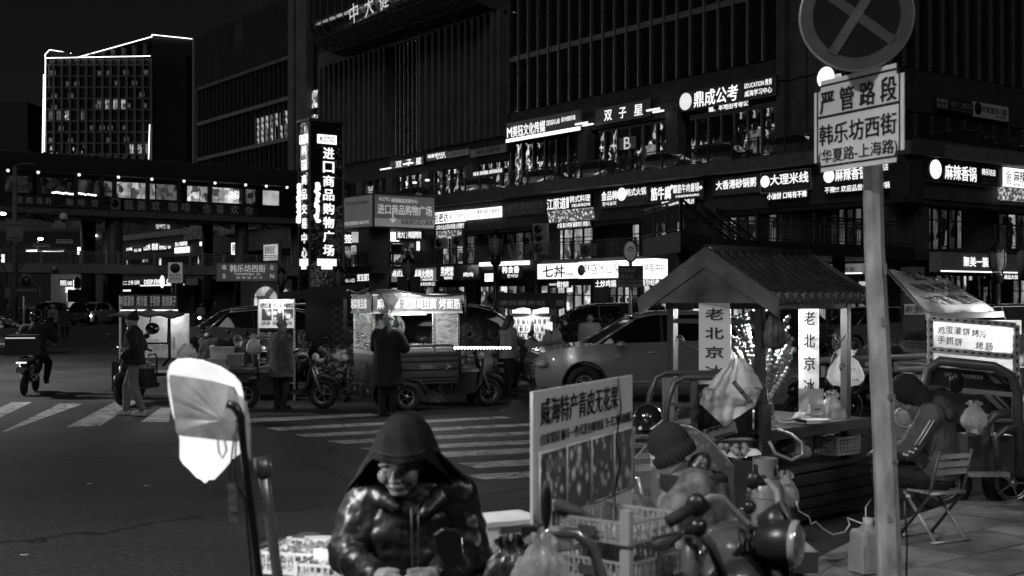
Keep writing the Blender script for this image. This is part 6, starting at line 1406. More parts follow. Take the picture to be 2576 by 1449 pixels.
m=MB();m.prism([(0,0),(.14,.06),(.0,.12),(.06,.06)],-.003,.003);o=m.build('decal',L_dim,c3t,loc=(x0+1.35,-W3/2-.034,fl3+.18))
MB().box((x0+.03,-W3/2-.06,1.38),(.1,.012,.22)).build('payment_card',M('payment_card',.1),c3t);MB().box((x0+.03,-W3/2-.068,1.38),(.06,.006,.09)).build('card_face',white,c3t)
m=MB();m.tube([(x0-.02,-W3/2-.03,fl3+.05),(x0+.0,-W3/2-.04,fl3+.5),(x0+.12,-W3/2-.04,fl3+.62),(x1-.15,-W3/2-.04,fl3+.62),(x1+.03,-W3/2-.04,fl3+.5),(x1+.03,-W3/2-.04,fl3+.0)],.022,8);m.build('guard_rail',M('trike_edge'),c3t)
m=MB();m.tube([(x1+.06,-.42,.6),(x1+.06,-.42,1.3),(x1+.1,-.38,1.45),(x1+.12,.38,1.45),(x1+.06,.42,1.3),(x1+.06,.42,.6)],.025,8);m.build('seat_back_frame',M('trike_edge'),c3t);MB().b2((x1+.08,-.25,.95),(x1+.13,.25,1.35)).build('seat_back',M('seat_back_grey',.12,.5),c3t)
for(u_,lab)in((0,'x'),):MB().b2((.35,-.1,.12),(.6,.12,.3)).build('hanging_crate',FILM('crate_clear',.3,.6,.4),c3t)
# steam
m_,nt_,out_=_new('steam');pv_=nd(nt_,'ShaderNodeVolumePrincipled');tc=nd(nt_,'ShaderNodeTexCoord');mp=nd(nt_,'ShaderNodeMapping');mp.inputs['Scale'].default_value=(3.4,3.4,2.2)
nn=nd(nt_,'ShaderNodeTexNoise',_Scale=1.6,_Detail=5,_Distortion=1.2);mr=nd(nt_,'ShaderNodeMapRange');mr.inputs[1].default_value=.5;mr.inputs[2].default_value=.72;mr.inputs[3].default_value=0;mr.inputs[4].default_value=40
nt_.links.new(tc.outputs['Object'],mp.inputs[0]);nt_.links.new(mp.outputs[0],nn.inputs['Vector']);nt_.links.new(nn.outputs[0],mr.inputs[0]);nt_.links.new(mr.outputs[0],pv_.inputs['Density']);nt_.links.new(pv_.outputs[0],out_.inputs['Volume'])
st_=thing('steam','puff of steam rising from the pan inside the lit food cart','steam',(base+rotz((x0+.34,-W3/2+.1),H3))+Vector((0,0,1.5)),H3)
m=MB();m.ell((0,0,0),(.3,.12,.26),12,8);m.build('steam_cloud',m_,st_,kind='stuff')
# --- menu board cart
q=A(707,24.6);b2=thing('menu_stall','trike stall with upright lit menu board and warming racks left of the steaming cart','food stall',(A(690,25).x,25,0),R(4));s5=F/25
def z5(v):return EYE+(HV-v)/s5
def x5(u):return(u-690)/s5
MB().b2((x5(651),-.03,z5(825)),(x5(740),.03,z5(753))).build('menu_board',E('menu_face',.3,.8,2,base=.6),b2)
for(u0,u1)in((660,684),(687,711),(714,737)):MB().b2((x5(u0),-.04,z5(806)),(x5(u1),-.031,z5(777))).build('food_picture',PIC('menu_food',.35,8,.05,.9),b2)
for s_,u0,u1 in(('烤红薯',658,684),('烤玉米',688,709),('冰糖烤梨',712,738)):txt(s_,b2,ink,(x5(u0)+x5(u1))/2,z5(768),x5(u1)-x5(u0),.11,y=-.045,bold=.025)
MB().b2((x5(655),-.05,z5(762)),(x5(737),-.035,z5(759))).build('lamp_tube',L_on,b2)
txt('健康 营养 美味',b2,ink,x5(697),z5(813),.6,.07,y=-.045);plamp(b2,(x5(697),-.25,z5(760)),10)
for u in(651,740):angle_iron((x5(u),0,z5(1010)),(x5(u),0,z5(752)),b2,.04)
for k,v in enumerate((850,885,913,942,965)):
 MB().b2((x5(652),-.05,z5(v)),(x5(740),.45,z5(v)+.02)).build('rack_shelf',steel,b2)
 for j in range(4):MB().ell((x5(660+j*17),.1,z5(v)+.07),(.06,.05,.045),8,6).build('roast_food',M('roast',.25,.5,var=.5),b2)
MB().b2((x5(640),.2,z5(1010)),(x5(742),.5,z5(830))).build('back_panel',blackm,b2)
m=MB();m.tube([(x5(634),-.2,z5(1020)),(x5(632),-.2,z5(890)),(x5(645),-.2,z5(852)),(x5(668),-.2,z5(846)),(x5(700),-.2,z5(850))],.035,8);m.build('cage_tube',M('trike_edge'),b2)
plamp(b2,(x5(690),-.1,z5(870)),6)
tq=G(806,1028);trike('dark cargo trike front with spoked wheel and white helmet, beside the person with striped sleeve',(tq.x-1.45*math.cos(R(-8)),tq.y-1.45*math.sin(R(-8)),0),R(-8),L=1.2,W=.9,sides=False,name='cargo_trike')
hm=thing('helmet','white and dark crash helmet hanging on the trike handlebar beside the striped sleeve','helmet',(A(763,24.0).x,23.6,EYE-142/(F/23.6)),0)
MB().ell((0,0,0),(.15,.17,.14),16,10).build('shell',M('helmet_grey',.4,.25,coat=1),hm);MB().ell((.04,-.06,-.02),(.11,.12,.06),14,8).build('visor',black,hm)
# vendor table with boxes
q=A(590,24);vt=thing('vendor_bed','flat trike bed loaded with cartons and trays in front of the masked vendor','vendor bed',(q.x,23.4,0),R(3));s6=F/23.4
def z6(v):return EYE+(HV-v)/s6
def x6(u):return(u-590)/s6
MB().b2((x6(535),-.3,z6(1005)),(x6(650),.5,z6(935))).build('bed_panel',M('trike_paint',.05,.4),vt);MB().b2((x6(530),-.35,z6(935)),(x6(655),.5,z6(928))).build('bed_top',dsteel,vt)
for(u,)in((545,),(640,)):wheel(vt,(x6(u),-.3,.26),.26,.11,5)
clearp=FILM('clear_box',.35,.6,.75,.15,4)
for(nme,lab,u0,u1,v0,v1,mm)in(('storage_box','clear lidded storage box on top of the stack before the masked vendor',552,606,872,899,clearp),('storage_box','pale lidded tub under the clear box before the masked vendor',546,592,901,927,M('tub',.5,.4)),('carton','brown taped carton right of the clear storage box',595,630,888,920,M('carton_card',.3,.8)),('tray','white tray with a phone in front of the tub',560,598,918,930,white)):
 o=thing(nme,lab,nme.replace('_',' '),vt.matrix_basis@Vector((x6((u0+u1)/2),-.1,z6(v1))),R(5));ww,hh=(u1-u0)/s6,(v1-v0)/s6
 MB().b2((-ww/2,-.16,0),(ww/2,.16,hh*.9)).build('body',mm,o);MB().b2((-ww/2-.01,-.17,hh*.9),(ww/2+.01,.17,hh)).build('lid',M('lid_white',.7,.35),o)
bg_=thing('plastic_bag','white carrier bag hanging left of the menu stall','bag',P(638,868,24),0)
def bag(parent,r,h,mat,ties=True,seed=1,name='bag'):
 rnd=random.Random(seed);m=MB()
 prof=[(.001,-h*.5),(r*.75,-h*.47),(r,-h*.33),(r*1.0,-h*.1),(r*.8,h*.12),(r*.52,h*.27),(r*.3,h*.38),(r*.22,h*.46)]
 n=28;vs=[]
 for i,(rr,z)in enumerate(prof):
  for k in range(n):
   a=2*math.pi*k/n;f=1+.12*math.sin(k*2.6+seed)*(i>1)+.1*math.sin(a*2+seed);vs.append((rr*f*math.cos(a),rr*f*.6*math.sin(a),z+rnd.uniform(-.04,.04)*h))
 m.add(vs,[(i*n+k,i*n+(k+1)%n,(i+1)*n+(k+1)%n,(i+1)*n+k)for i in range(len(prof)-1)for k in range(n)],True)
 if ties:
  for sx in(-1,1):m.grid(lambda s_,t_,sx=sx:(sx*r*(.05+.3*s_+.35*t_*s_),.03*math.sin(s_*9+t_*4),h*(.4+.24*t_*(1-.4*s_)-.06*s_)),6,5)
 o=m.build(name,mat,parent);sb=o.modifiers.new('soft','SUBSURF');sb.levels=1;sb.render_levels=1
 d=o.modifiers.new('crumple','DISPLACE');d.texture=noise_tex(.035);d.strength=r*.3;d.mid_level=.5;return o
bag(bg_,.13,.35,M('bag_white',.6,.4))
# --- left egg-pancake cart
q=G(330,1000);c1=thing('food_cart','tall food cart with dark lettered banner and tarpaulin canopy over a motor trike, left','food cart',(q.x,25.8,0),R(0));s7=F/25.8
def z7(v):return EYE+(HV-v)/s7
def x7(u):return(u-330)/s7
poly=lambda pts,nme,mt,thick=.02:(lambda o:(o.modifiers.new('thick','SOLIDIFY').__setattr__('thickness',thick),o)[1])(MB().add(pts,[tuple(range(len(pts)))]).build(nme,mt,c1))
corr=M('corrugated_panel',.2,.5,metal=.3,var=.3,scale=4,bump=.5,bscale=30,stretch=(1,1,.05))
Lx,Mx,Rx=x7(265),x7(303),x7(447)
poly([(Lx,.9,z7(768)),(Mx,0,z7(768)),(Mx,0,z7(742)),(Lx,.9,z7(744))],'side_board',M('side_board',.22,.5));poly([(Lx,.9,z7(870)),(Mx,0,z7(872)),(Mx,0,z7(770)),(Lx,.9,z7(770))],'side_film',FILM('side_film',.5,.95,.35,.3,6,(8,8,.4)))
poly([(Lx,.9,z7(908)),(Mx,0,z7(918)),(Mx,0,z7(874)),(Lx,.9,z7(872))],'side_panel',corr)
MB().b2((Lx+.1,.1,z7(985)),(Mx+.05,.9,z7(910))).build('underbox',M('trike_paint'),c1)
m=MB();m.grid(lambda s_,t_:(Mx+(Rx-Mx)*s_,-.02-.02*math.sin(s_*14)+.05*(1-t_),z7(777)+(z7(741)-z7(777))*t_),20,3);m.build('banner',M('banner_red',.05,.55,var=.15),c1)
for s_,u0,u1 in(('鸡蛋灌饼',305,340),('烤冷面',347,373),('手抓饼',380,405),('煎饼果子',411,446)):txt(s_,c1,E('banner_pale',.12,base=.55),(x7(u0)+x7(u1))/2,z7(757),(x7(u1)-x7(u0)),.21,y=-.08,bold=.015)
MB().b2((Mx,0,z7(782)),(Rx,.03,z7(779))).build('lamp_tube',E('tube_soft',1.5),c1)
MB().b2((Mx,.9,z7(905)),(Rx,.95,z7(790))).build('rear_film',FILM('rear_film',.5,.9,.4,.3,5,em=.05),c1)
m=MB();m.grid(lambda s_,t_:(x7(308)+(x7(466)-x7(308))*s_,-.9+.85*t_,z7(792)+.06*t_+.02*math.sin(s_*18)+.03*math.sin(s_*3.1)),24,4);o=m.build('canopy',M('canopy_cloth',.1,.7,bump=.3),c1);o.modifiers.new('thick','SOLIDIFY').thickness=.05
m=MB();m.tube([(x7(352),-.8,z7(795)),(x7(352),-.85,z7(860)),(x7(450),-.85,z7(860)),(x7(452),-.8,z7(800))],.02,8);m.tube([(x7(452),-.8,z7(800)),(x7(455),-.85,z7(895)),(x7(440),-.9,z7(915))],.03,8);m.tube([(x7(352),-.8,z7(858)),(x7(354),-.85,z7(820))],.02,6);m.build('windscreen_frame',blackm,c1)
MB().quad((x7(354),-.83,z7(838)),(x7(450),-.83,z7(838)),(x7(450),-.8,z7(799)),(x7(354),-.8,z7(799))).build('windscreen',FILM('windscreen',.12,.35,.6,.08,3),c1)
for k,(u,v,w_,h_)in enumerate(((365,868,12,24),(380,872,10,20),(395,866,9,26),(406,874,11,18),(420,868,12,22),(434,862,12,30))):MB().b2((x7(u),-.3,z7(v+h_/2)),(x7(u+w_),-.15,z7(v-h_/2))).build('hanging_packet',FILM('packet',.6,.95,.5,.3,12,em=.04+.0*k),c1)
MB().ell((x7(415),-.9,z7(824)),(.14,.12,.12),12,8).build('hanging_helmet',M('helmet_black'),c1);MB().tube([(x7(412),-.9,z7(795)),(x7(408),-.9,z7(815))],.012,5).build('strap',black,c1)
plamp(c1,(x7(400),.4,z7(800)),40)
tt=trike('motor trike front with round headlamp and coil springs under the tarpaulin canopy',(x7(400)+q.x+.0,25.0,0),R(-97),L=1.0,W=.85,sides=False,name='motor_trike',fr_x=1.2)
cb_=thing('crumpled_sheet','crumpled clear plastic sheet on the right side of the left food cart','plastic sheet',P(470,885,25),0);bag(cb_,.22,.38,filmb,False,5,'sheet')
# --- vending kiosk
q=A(1340,31);kz=thing('vending_kiosk','lit drinks vending kiosk with dark canopy, left of the silver car','vending kiosk',(q.x,31,0),R(-6));s8=F/31
def z8(v):return EYE+(HV-v)/s8
def x8(u):return(u-1340)/s8
MB().b2((x8(1286),.1,0),(x8(1400),.9,z8(758))).build('cabinet',blackm,kz)
m=MB();m.grid(lambda s_,t_:(x8(1252)+(x8(1428)-x8(1252))*s_,-.5+1.3*t_,z8(776)+.38*math.sin(min(1,t_*2.2)*math.pi/2)+.03*math.sin(s_*20)*(1-t_)),22,8);m.build('canopy',M('canopy_dark',.04,.6),kz)
txt('便民服务站',kz,L_dim,x8(1318),z8(762),1.1,.12,y=-.42,rot=(R(70),0,0));txt('便民服务站',kz,L_dim,x8(1412),z8(762),.2,.14,y=-.42,rot=(R(70),0,0))
for u0,u1 in((1288,1333),(1340,1380)):MB().b2((x8(u0),.06,z8(788)),(x8(u1),.1,z8(763))).build('light_panel',E('kiosk_panel',.85),kz)
txt('24H 自助开门',kz,ink,x8(1310),z8(775),.35,.12,y=.05);txt('关门',kz,ink,x8(1360),z8(772),.25,.07,y=.05)
for u0,u1 in((1288,1336),(1342,1386)):
 MB().b2((x8(u0),.02,z8(924)),(x8(u1),.06,z8(795))).build('door_frame',dsteel,kz);MB().b2((x8(u0)+.03,.0,z8(921)),(x8(u1)-.03,.02,z8(799))).build('lit_interior',E('fridge_glow',.45,.5,6),kz)
 for k in range(6):
  zz=z8(817+k*18);sh=MB().b2((x8(u0)+.03,-.06,zz),(x8(u1)-.03,.0,zz+.015)).build('shelf',M('shelf_white',.7),kz)
  for j in range(7):MB().lathe([(.02,0),(.024,.02),(.024,.09),(.01,.12),(.01,.135)],c=(x8(u0+4+j*6.2),-.035,zz+.015),seg=8).build('bottle',M('bottle_%d'%((j+k)%4),(.05,.5,.2,.75)[(j+k)%4],.2),sh)
MB().b2((x8(1374),-.1,z8(832)),(x8(1390),-.05,z8(810))).build('touch_screen',E('screen_white',1.0),kz)
plamp(kz,(x8(1336),-.35,z8(800)),25)
for(u,v,s_)in((1400,845,1),(1378,850,.8)):
 o=thing('plastic_bag','pale carrier bag hung on a scooter before the vending kiosk'+(', right one' if s_==1 else ', left one'),'bag',P(u,v,27),0);bag(o,.14*s_,.4*s_,M('bag_grey',.3,.4),seed=int(u))
# LED strip
ls=thing('led_strip','bright row of lamps on a bar right of the steaming cart','led strip',P(1214,875,19),R(2))
MB().b2((-.43,.0,-.012),(.43,.03,.012)).build('bar',blackm,ls)
for k in range(18):MB().ell((-.41+k*.048,-.01,0),(.02,.012,.02),8,6).build('led',E('led_hot',9),ls)
# CANDIED FRUIT STALL
O=Vector((2.145,11.0));TH=R(45)
bt_=thing('candied_fruit_stall','wooden trike stall with tiled roof, candied fruit and vertical calligraphy boards','food stall',(O.x,O.y,0),TH)
wood=M('dark_wood',.05,.5,var=.5,scale=2,stretch=(1,1,.2),bump=.2);wood2=M('worn_wood',.12,.6,var=.6,scale=3,bump=.3)
LX,LY=1.42,.95
for x,y in((0,0),(LX,0),(0,LY),(LX,LY)):MB().b2((x-.035,y-.035,.5),(x+.035,y+.035,2.0)).build('post',wood,bt_)
for a,b in(((0,0),(LX,0)),((0,LY),(LX,LY)),((0,0),(0,LY)),((LX,0),(LX,LY))):MB().bar((a[0],a[1],1.95),(b[0],b[1],1.95),.06,.08).build('top_beam',wood,bt_)
for a,b in(((0,LY),(0,0)),):MB().bar((a[0],a[1],1.8),(b[0],b[1],1.8),.03,.04).build('cross_bar',wood,bt_)
ez,rz_=1.985,2.4;ov=.24;yc=LY/2;hw=LY/2+ov
x_a,x_b=-.12,LX+.12
for sgn in(-1,1):
 MB().add([(x_a,yc,rz_),(x_b,yc,rz_),(x_b,yc+sgn*hw,ez),(x_a,yc+sgn*hw,ez),(x_a,yc,rz_-.03),(x_b,yc,rz_-.03),(x_b,yc+sgn*hw,ez-.03),(x_a,yc+sgn*hw,ez-.03)],[(0,1,2,3),(7,6,5,4),(3,2,6,7),(0,3,7,4),(1,5,6,2)]).build('roof_board',wood,bt_)
tileg=M('glazed_tile',.05,.2,var=.4,scale=8,coat=.8);nt_r=13
for sgn in(-1,1):
 for k in range(nt_r):
  xx=x_a+.05+k*(x_b-x_a-.1)/(nt_r-1);cv=sgn*hw;path=[(xx,yc+cv*f,rz_+.03+(ez-rz_)*f-.045*math.sin(f*math.pi))for f in[i/7 for i in range(8)]]
  tl_=MB().tube(path,.038,8).build('roof_tile',tileg,bt_)
  e=Vector(path[-1]);MB().cyl((e.x,e.y,e.z-.004),(e.x,e.y+sgn*.014,e.z-.006),.052,seg=14).torus((e.x,e.y+sgn*.018,e.z-.005),.036,.007,'y',14,5).ell((e.x,e.y+sgn*.018,e.z-.005),.012,6,4).build('tile_end_cap',M('cap_stone',.16,.4),tl_)
  if k<nt_r-1:MB().add([(xx+.035,e.y,e.z-.01),(xx+.1,e.y,e.z-.01),(xx+.067,e.y+sgn*.003,e.z-.07)],[(0,1,2)]).build('drip_tile',M('cap_stone'),tl_)
MB().cyl((x_a,yc,rz_+.04),(x_b,yc,rz_+.04),.045,seg=10).build('ridge_tile',tileg,bt_)
for xg in(x_a-.02,x_b+.02):
 for sgn in(-1,1):MB().add([(xg-.015,yc,rz_+.06),(xg-.015,yc+sgn*(hw+.05),ez+.02),(xg-.015,yc+sgn*(hw+.03),ez-.13),(xg-.015,yc,rz_-.12),(xg+.015,yc,rz_+.06),(xg+.015,yc+sgn*(hw+.05),ez+.02),(xg+.015,yc+sgn*(hw+.03),ez-.13),(xg+.015,yc,rz_-.12)],[(0,1,2,3),(7,6,5,4),(0,4,5,1),(3,2,6,7),(1,5,6,2)]).build('barge_board',wood2,bt_)
 MB().add([(xg*.98,yc-hw+.1,ez-.02),(xg*.98,yc+hw-.1,ez-.02),(xg*.98,yc,rz_-.1)],[(0,1,2)]).build('gable_panel',wood2,bt_)
# calligraphy boards
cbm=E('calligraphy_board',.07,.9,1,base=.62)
def calli(loc,rz,W_,z0,z1,s_,lab):
 b=board('calligraphy_board',lab,'sign board',(Matrix.Translation((O.x,O.y,0))@Matrix.Rotation(TH,4,'Z'))@Vector((loc[0],loc[1],(z0+z1)/2)),TH+rz,W_,z1-z0,cbm,[],ink,depth=.015)
 h=(z1-z0)/4.35
 for i,ch in enumerate(s_):txt(ch,b,ink,0,(z1-z0)/2-h*(.62+i),W_*.56,h*.6,y=-.02,bold=.02)
 return b
calli((-.07,.425,0),R(-90)+R(20),.29,1.24,1.97,'老北京冰','pale vertical board with four black characters on the left end of the tiled stall')
calli((1.26,.3,0),R(-45),.19,1.02,1.95,'老北京冰糖','second pale vertical calligraphy board behind the candied fruit sticks')
# scroll brackets
def scroll(p,n_turn,r,dirx,par,plane_x):
 pts=[(plane_x[0]*r*(1-k/22)*math.cos(k*.5)+p[0],plane_x[1]*r*(1-k/22)*math.cos(k*.5)+p[1],p[2]+r*(1-k/22)*math.sin(k*.5))for k in range(20)]
 MB().tube(pts,.008,6).build('iron_scroll',M('iron',.15,.35,metal=.7),par)
for(x,y,z,r)in((0,LY-.12,1.62,.05),(0,LY-.1,.98,.05),(.0,.18,1.3,.045),(0,.22,1.62,.04)):scroll((x-.04,y,z),2,r,1,bt_,(0,1))
for(x,y,z,r)in((LX-.2,0,1.62,.05),(LX-.12,0,1.36,.05),(LX-.14,0,.98,.045)):scroll((x,y-.03,z),2,r,1,bt_,(1,0))
MB().tube([(LX-.05,-.03,1.66),(LX-.2,-.03,1.56),(LX-.3,-.03,1.44),(LX-.33,-.03,1.38)],.007,6).build('iron_curve',M('iron',.15),bt_);MB().tube([(-.04,LY-.08,1.66),(-.04,LY-.2,1.58),(-.04,LY-.42,1.5),(-.04,LY-.55,1.42)],.007,6).build('iron_curve',M('iron'),bt_)
# counter and lower shelves
ctm=M('steel_top',.35,.3,metal=.8,var=.3);
MB().b2((-.1,-.15,.84),(LX+.16,LY+.05,.88)).build('counter',ctm,bt_);MB().b2((-.1,-.16,.79),(LX+.16,-.14,.86)).build('counter_edge',dsteel,bt_)
MB().b2((-.05,-.1,.46),(LX+.3,LY,.5)).build('lower_shelf',wood,bt_);MB().b2((-.0,LY-.02,.5),(LX+.3,LY,.84)).build('shelf_back',black,bt_)
for k in range(4):MB().b2((-.15,-.16-.004*k,.44-k*.1-.085),(LX+.35,-.1,.44-k*.1)).build('cargo_rib',M('cargo_dark',.035,.4),bt_)
MB().b2((-.15,-.1,.1),(LX+.35,LY,.44)).build('cargo_bed',M('cargo_dark'),bt_);MB().b2((LX+.2,-.14,.5),(LX+.35,-.12,.86)).build('open_flap',dsteel,bt_);MB().b2((LX+.33,-.16,.2),(LX+.36,-.14,.9)).build('flap_post',steel,bt_)
wheel(bt_,(.3,.2,.28),.28,.13,5);wheel(bt_,(.7,LY,.28),.28,.13,5)
WM=Matrix.Translation((O.x,O.y,0))@Matrix.Rotation(TH,4,'Z')
plamp(bt_,(.75,.5,1.88),95,.04);MB().ell((.75,.5,1.9),(.14,.03,.02),10,6).build('lamp_tube',L_on,bt_);plamp(bt_,(.45,.3,1.72),34,.03)
# candied fruit sticks in a white tiered stand
std=thing('skewer_stand','white stacked-bowl stand holding the candied fruit sticks','skewer stand',WM@Vector((.5,.35,.88)),0)
for k in range(7):MB().lathe([(.03,0),(.06,.02),(.085,.09),(.08,.1),(.055,.035)],c=(0,0,k*.1),seg=20).build('bowl',M('stand_white',.75,.3),std)
rnd=random.Random(21);fm=[M('candied_dark',.12,.08,coat=1),M('candied_pale',.6,.15,coat=1),M('candied_mid',.3,.12,coat=1)]
fmesh=[]
for mm in fm:me=MB().ell((0,0,0),(.023,.023,.022),10,7).mesh('fruit');me.materials.append(mm);fmesh.append(me)
stick=MB().cyl((0,0,0),(0,0,.41),.0025,seg=5).mesh('stick');stick.materials.append(M('bamboo'))
for k in range(44):
 side_=1 if k%3 else-1;tilt=rnd.uniform(.12,.75)*side_;tier=rnd.randint(1,6);az=rnd.uniform(-1.2,1.2)
 if k>37:tilt=math.pi-rnd.uniform(.1,.3)
 kind=k%3;lab='stick of %s candied fruit %s the white stand'%(('dark glazed','pale round','sugared strawberry-like')[kind],('fanned out to the right of','fanned out to the left of','hanging down before')[0 if side_>0 and k<=37 else(1 if k<=37 else 2)])
 t=thing('candied_fruit_stick',lab,'candied fruit',std.location+Vector((.05*side_,-.04,.08+tier*.09)),0,'candied fruit sticks in the white stand');t.rotation_euler=(rnd.uniform(-.15,.25),tilt,az*.4)
 inst(stick,'stick',t,(0,0,0));n=rnd.randint(5,8)
 for j in range(n):inst(fmesh[kind],'fruit',t,(rnd.uniform(-.002,.002),0,(.4 if kind else .37)-j*.043),(rnd.uniform(0,3),rnd.uniform(0,3),0),rnd.uniform(.85,1.25))
# hanging and standing bags round the stall
def hang(lab,loc,r,h,mat,seed,em=False):
 t=thing('plastic_bag',lab,'bag',loc,0);o=bag(t,r,h,mat,True,seed);return t
bg1=hang('milky carrier bag with printing hanging on the right post of the tiled stall',P(2126,928,12.3),.16,.34,FILM('bag_milky_glow',.72,.97,.8,.3,7,em=.28),2)  # glow set in the bag material for stall lamplight passing through
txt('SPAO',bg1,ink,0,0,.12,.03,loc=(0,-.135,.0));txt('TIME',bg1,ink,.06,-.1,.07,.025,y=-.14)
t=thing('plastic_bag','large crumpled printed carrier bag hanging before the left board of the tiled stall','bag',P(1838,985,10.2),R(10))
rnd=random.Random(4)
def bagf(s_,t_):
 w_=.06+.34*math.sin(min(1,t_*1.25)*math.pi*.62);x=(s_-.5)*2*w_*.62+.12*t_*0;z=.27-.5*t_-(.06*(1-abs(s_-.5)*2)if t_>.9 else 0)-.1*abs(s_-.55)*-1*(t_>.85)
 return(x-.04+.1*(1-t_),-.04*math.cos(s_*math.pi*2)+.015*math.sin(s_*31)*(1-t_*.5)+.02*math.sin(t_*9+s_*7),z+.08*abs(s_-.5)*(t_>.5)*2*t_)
m=MB();m.grid(bagf,40,30);o=m.build('bag',FILM('bag_milky_glow2',.75,.97,.6,.3,6,em=.03),t);d=o.modifiers.new('crumple','DISPLACE');d.texture=noise_tex(.06);d.strength=.04
for s_,x_,z_,w_,rr in(('SPAO',.03,.04,.09,-50),('TIME',.1,-.04,.09,-50)):
 MB().box((x_,-.085,z_),(w_*1.3,.003,.035),ry=R(-rr)).build('label',M('label_dark',.04),t);tx=txt(s_,t,L_dim,0,0,w_,.022,loc=(x_,-.09,z_),rot=(R(90),R(-rr),0),bold=.02)
hang('dark printed paper bag hanging from the near corner of the tiled roof',P(1946,830,11.0),.1,.33,M('paper_bag',.12,.5,var=.7,scale=12),7)
hang('clear crinkled bag standing on the stall counter right of the paper tray',P(2092,1030,11.9),.13,.3,filmb,9);hang('bundle of pale plastic behind the left calligraphy board',P(1868,890,12.0),.13,.3,FILM('bag_lit_glow',.8,1,.85,.3,8,em=.1),12)  # pale bundle also carries its own glow for the stall lamplight
hang('clear knotted bag lying on the stall counter',P(2030,1045,11.8),.13,.13,filmb,15)
t=thing('paper_tray','bright scalloped paper tray standing on the stall counter','paper tray',P(2040,1038,11.7),R(15));m=MB();m.grid(lambda s_,t_:((s_-.5)*.2,.05*math.cos(s_*math.pi),.0+.22*t_+.008*math.sin(s_*60)*t_),40,3);m.build('tray',M('tray_paper',.8,.6),t);MB().b2((-.05,-.09,0),(.08,-.03,.08)).build('carton',M('carton_pale',.5),t);txt('eats',t,ink,.015,.04,.06,.02,y=-.093)
t=thing('wire_basket','black wire basket with goods beside the candied fruit','basket',P(1905,925,11.6),R(20));m=MB()
for k in range(13):m.bar((-.16+k*.027,-.06,-.06),(-.16+k*.027,-.06,.06),.003)
for k in range(7):m.bar((-.16,-.06,-.06+k*.02),(.16,-.06,-.06+k*.02),.003)
m.build('wires',blackm,t,kind='stuff');MB().b2((-.15,-.05,-.06),(.15,.08,.03)).build('goods',PIC('menu_food'),t)
t=thing('gas_burner','round metal burner and lid behind the dark board on the stall counter','burner',P(1930,1035,11.2),0);MB().lathe([(.06,0),(.06,.05),(.045,.07),(.05,.08),(.03,.13),(.025,.14)],seg=18).build('body',steel,t)
t=thing('folding_board','dark hinged board standing at the near corner of the counter','board',P(1925,1070,10.6),R(60));MB().b2((-.12,-.015,-.28),(.12,.015,.18)).build('panel',wood,t)
t=thing('long_knife','black handled tool lying on plates on the counter','tool',P(2000,1058,11.2),R(-10));MB().cyl((-.12,0,0),(0,0,.01),.01,seg=8).build('blade',steel,t);MB().cyl((0,0,.01),(.1,0,-.01),.014,seg=8).build('handle',rubber,t)
t=thing('plate_stack','stack of thin plates on the counter edge','plates',P(2040,1064,11.4),0)
for k in range(3):MB().lathe([(.001,0),(.13,.002),(.14,.012),(.13,.008)],c=(.02*k,0,k*.012),seg=20).build('plate',white,t)
t=thing('perforated_crate','white perforated plastic crate with dark fruit on the lower shelf of the tiled stall','crate',P(2105,1138,12.0),R(40))
def crate(t,W_,D_,H_,mat,nx=9,nz=3,name='wall'):
 MB().b2((-W_/2,-D_/2,0),(W_/2,D_/2,.01)).build('base',mat,t)
 for(a,b)in(((-W_/2,-D_/2),(W_/2,-D_/2)),((W_/2,-D_/2),(W_/2,D_/2)),((-W_/2,D_/2),(W_/2,D_/2)),((-W_/2,-D_/2),(-W_/2,D_/2))):
  m=MB();a,b=Vector(a),Vector(b);n=max(3,int((b-a).length/W_*nx))
  for k in range(n+1):p=a.lerp(b,k/n);m.bar((p.x,p.y,0),(p.x,p.y,H_),W_*.016,W_*.02)
  for k in range(nz+1):m.bar((a.x,a.y,H_*k/nz),(b.x,b.y,H_*k/nz),W_*.012,H_*(.14 if k in(0,nz)else .05))
  for k in range(0,n,2):
   p,q=a.lerp(b,k/n),a.lerp(b,(k+1)/n);m.bar((p.x,p.y,0),(q.x,q.y,H_),W_*.008,W_*.01);m.bar((q.x,q.y,0),(p.x,p.y,H_),W_*.008,W_*.01)
  m.build(name,mat,t)
 for sx in(-1,1):
  for sy in(-1,1):MB().b2((sx*W_/2-W_*.03,sy*D_/2-W_*.03,-.001),(sx*W_/2+W_*.03,sy*D_/2+W_*.03,H_*1.12)).build('corner_post',mat,t)
crate(t,.34,.26,.15,M('crate_white',.55,.4),12,4)
m=MB();rnd=random.Random(9)
for k in range(40):m.ell((rnd.uniform(-.14,.14),rnd.uniform(-.1,.1),.12+rnd.uniform(0,.03)),.02,7,5)
m.build('dark_fruit',fm[0],t,kind='stuff')
for(u,v,lab,sd_)in((2010,1130,'clear bag of produce on the lower shelf',21),(1975,1120,'dark crumpled bag left on the lower shelf',22)):hang(lab,P(u,v,11.3),.1,.16,filmb if sd_==21 else FILM('bag_dark',.5,.9,.1,.2,9),sd_)
t=thing('gas_hose','pale rubber hose looping from the counter down to the gas bottle','hose',(0,0,0),0);MB().tube([P(1960,1082,10.6),P(1990,1092,10.4),P(2018,1115,10.2),P(2020,1145,10.1),P(1990,1158,10),P(1950,1140,10),P(1935,1110,10)],.014,8).build('hose',M('hose',.3,.5),t)
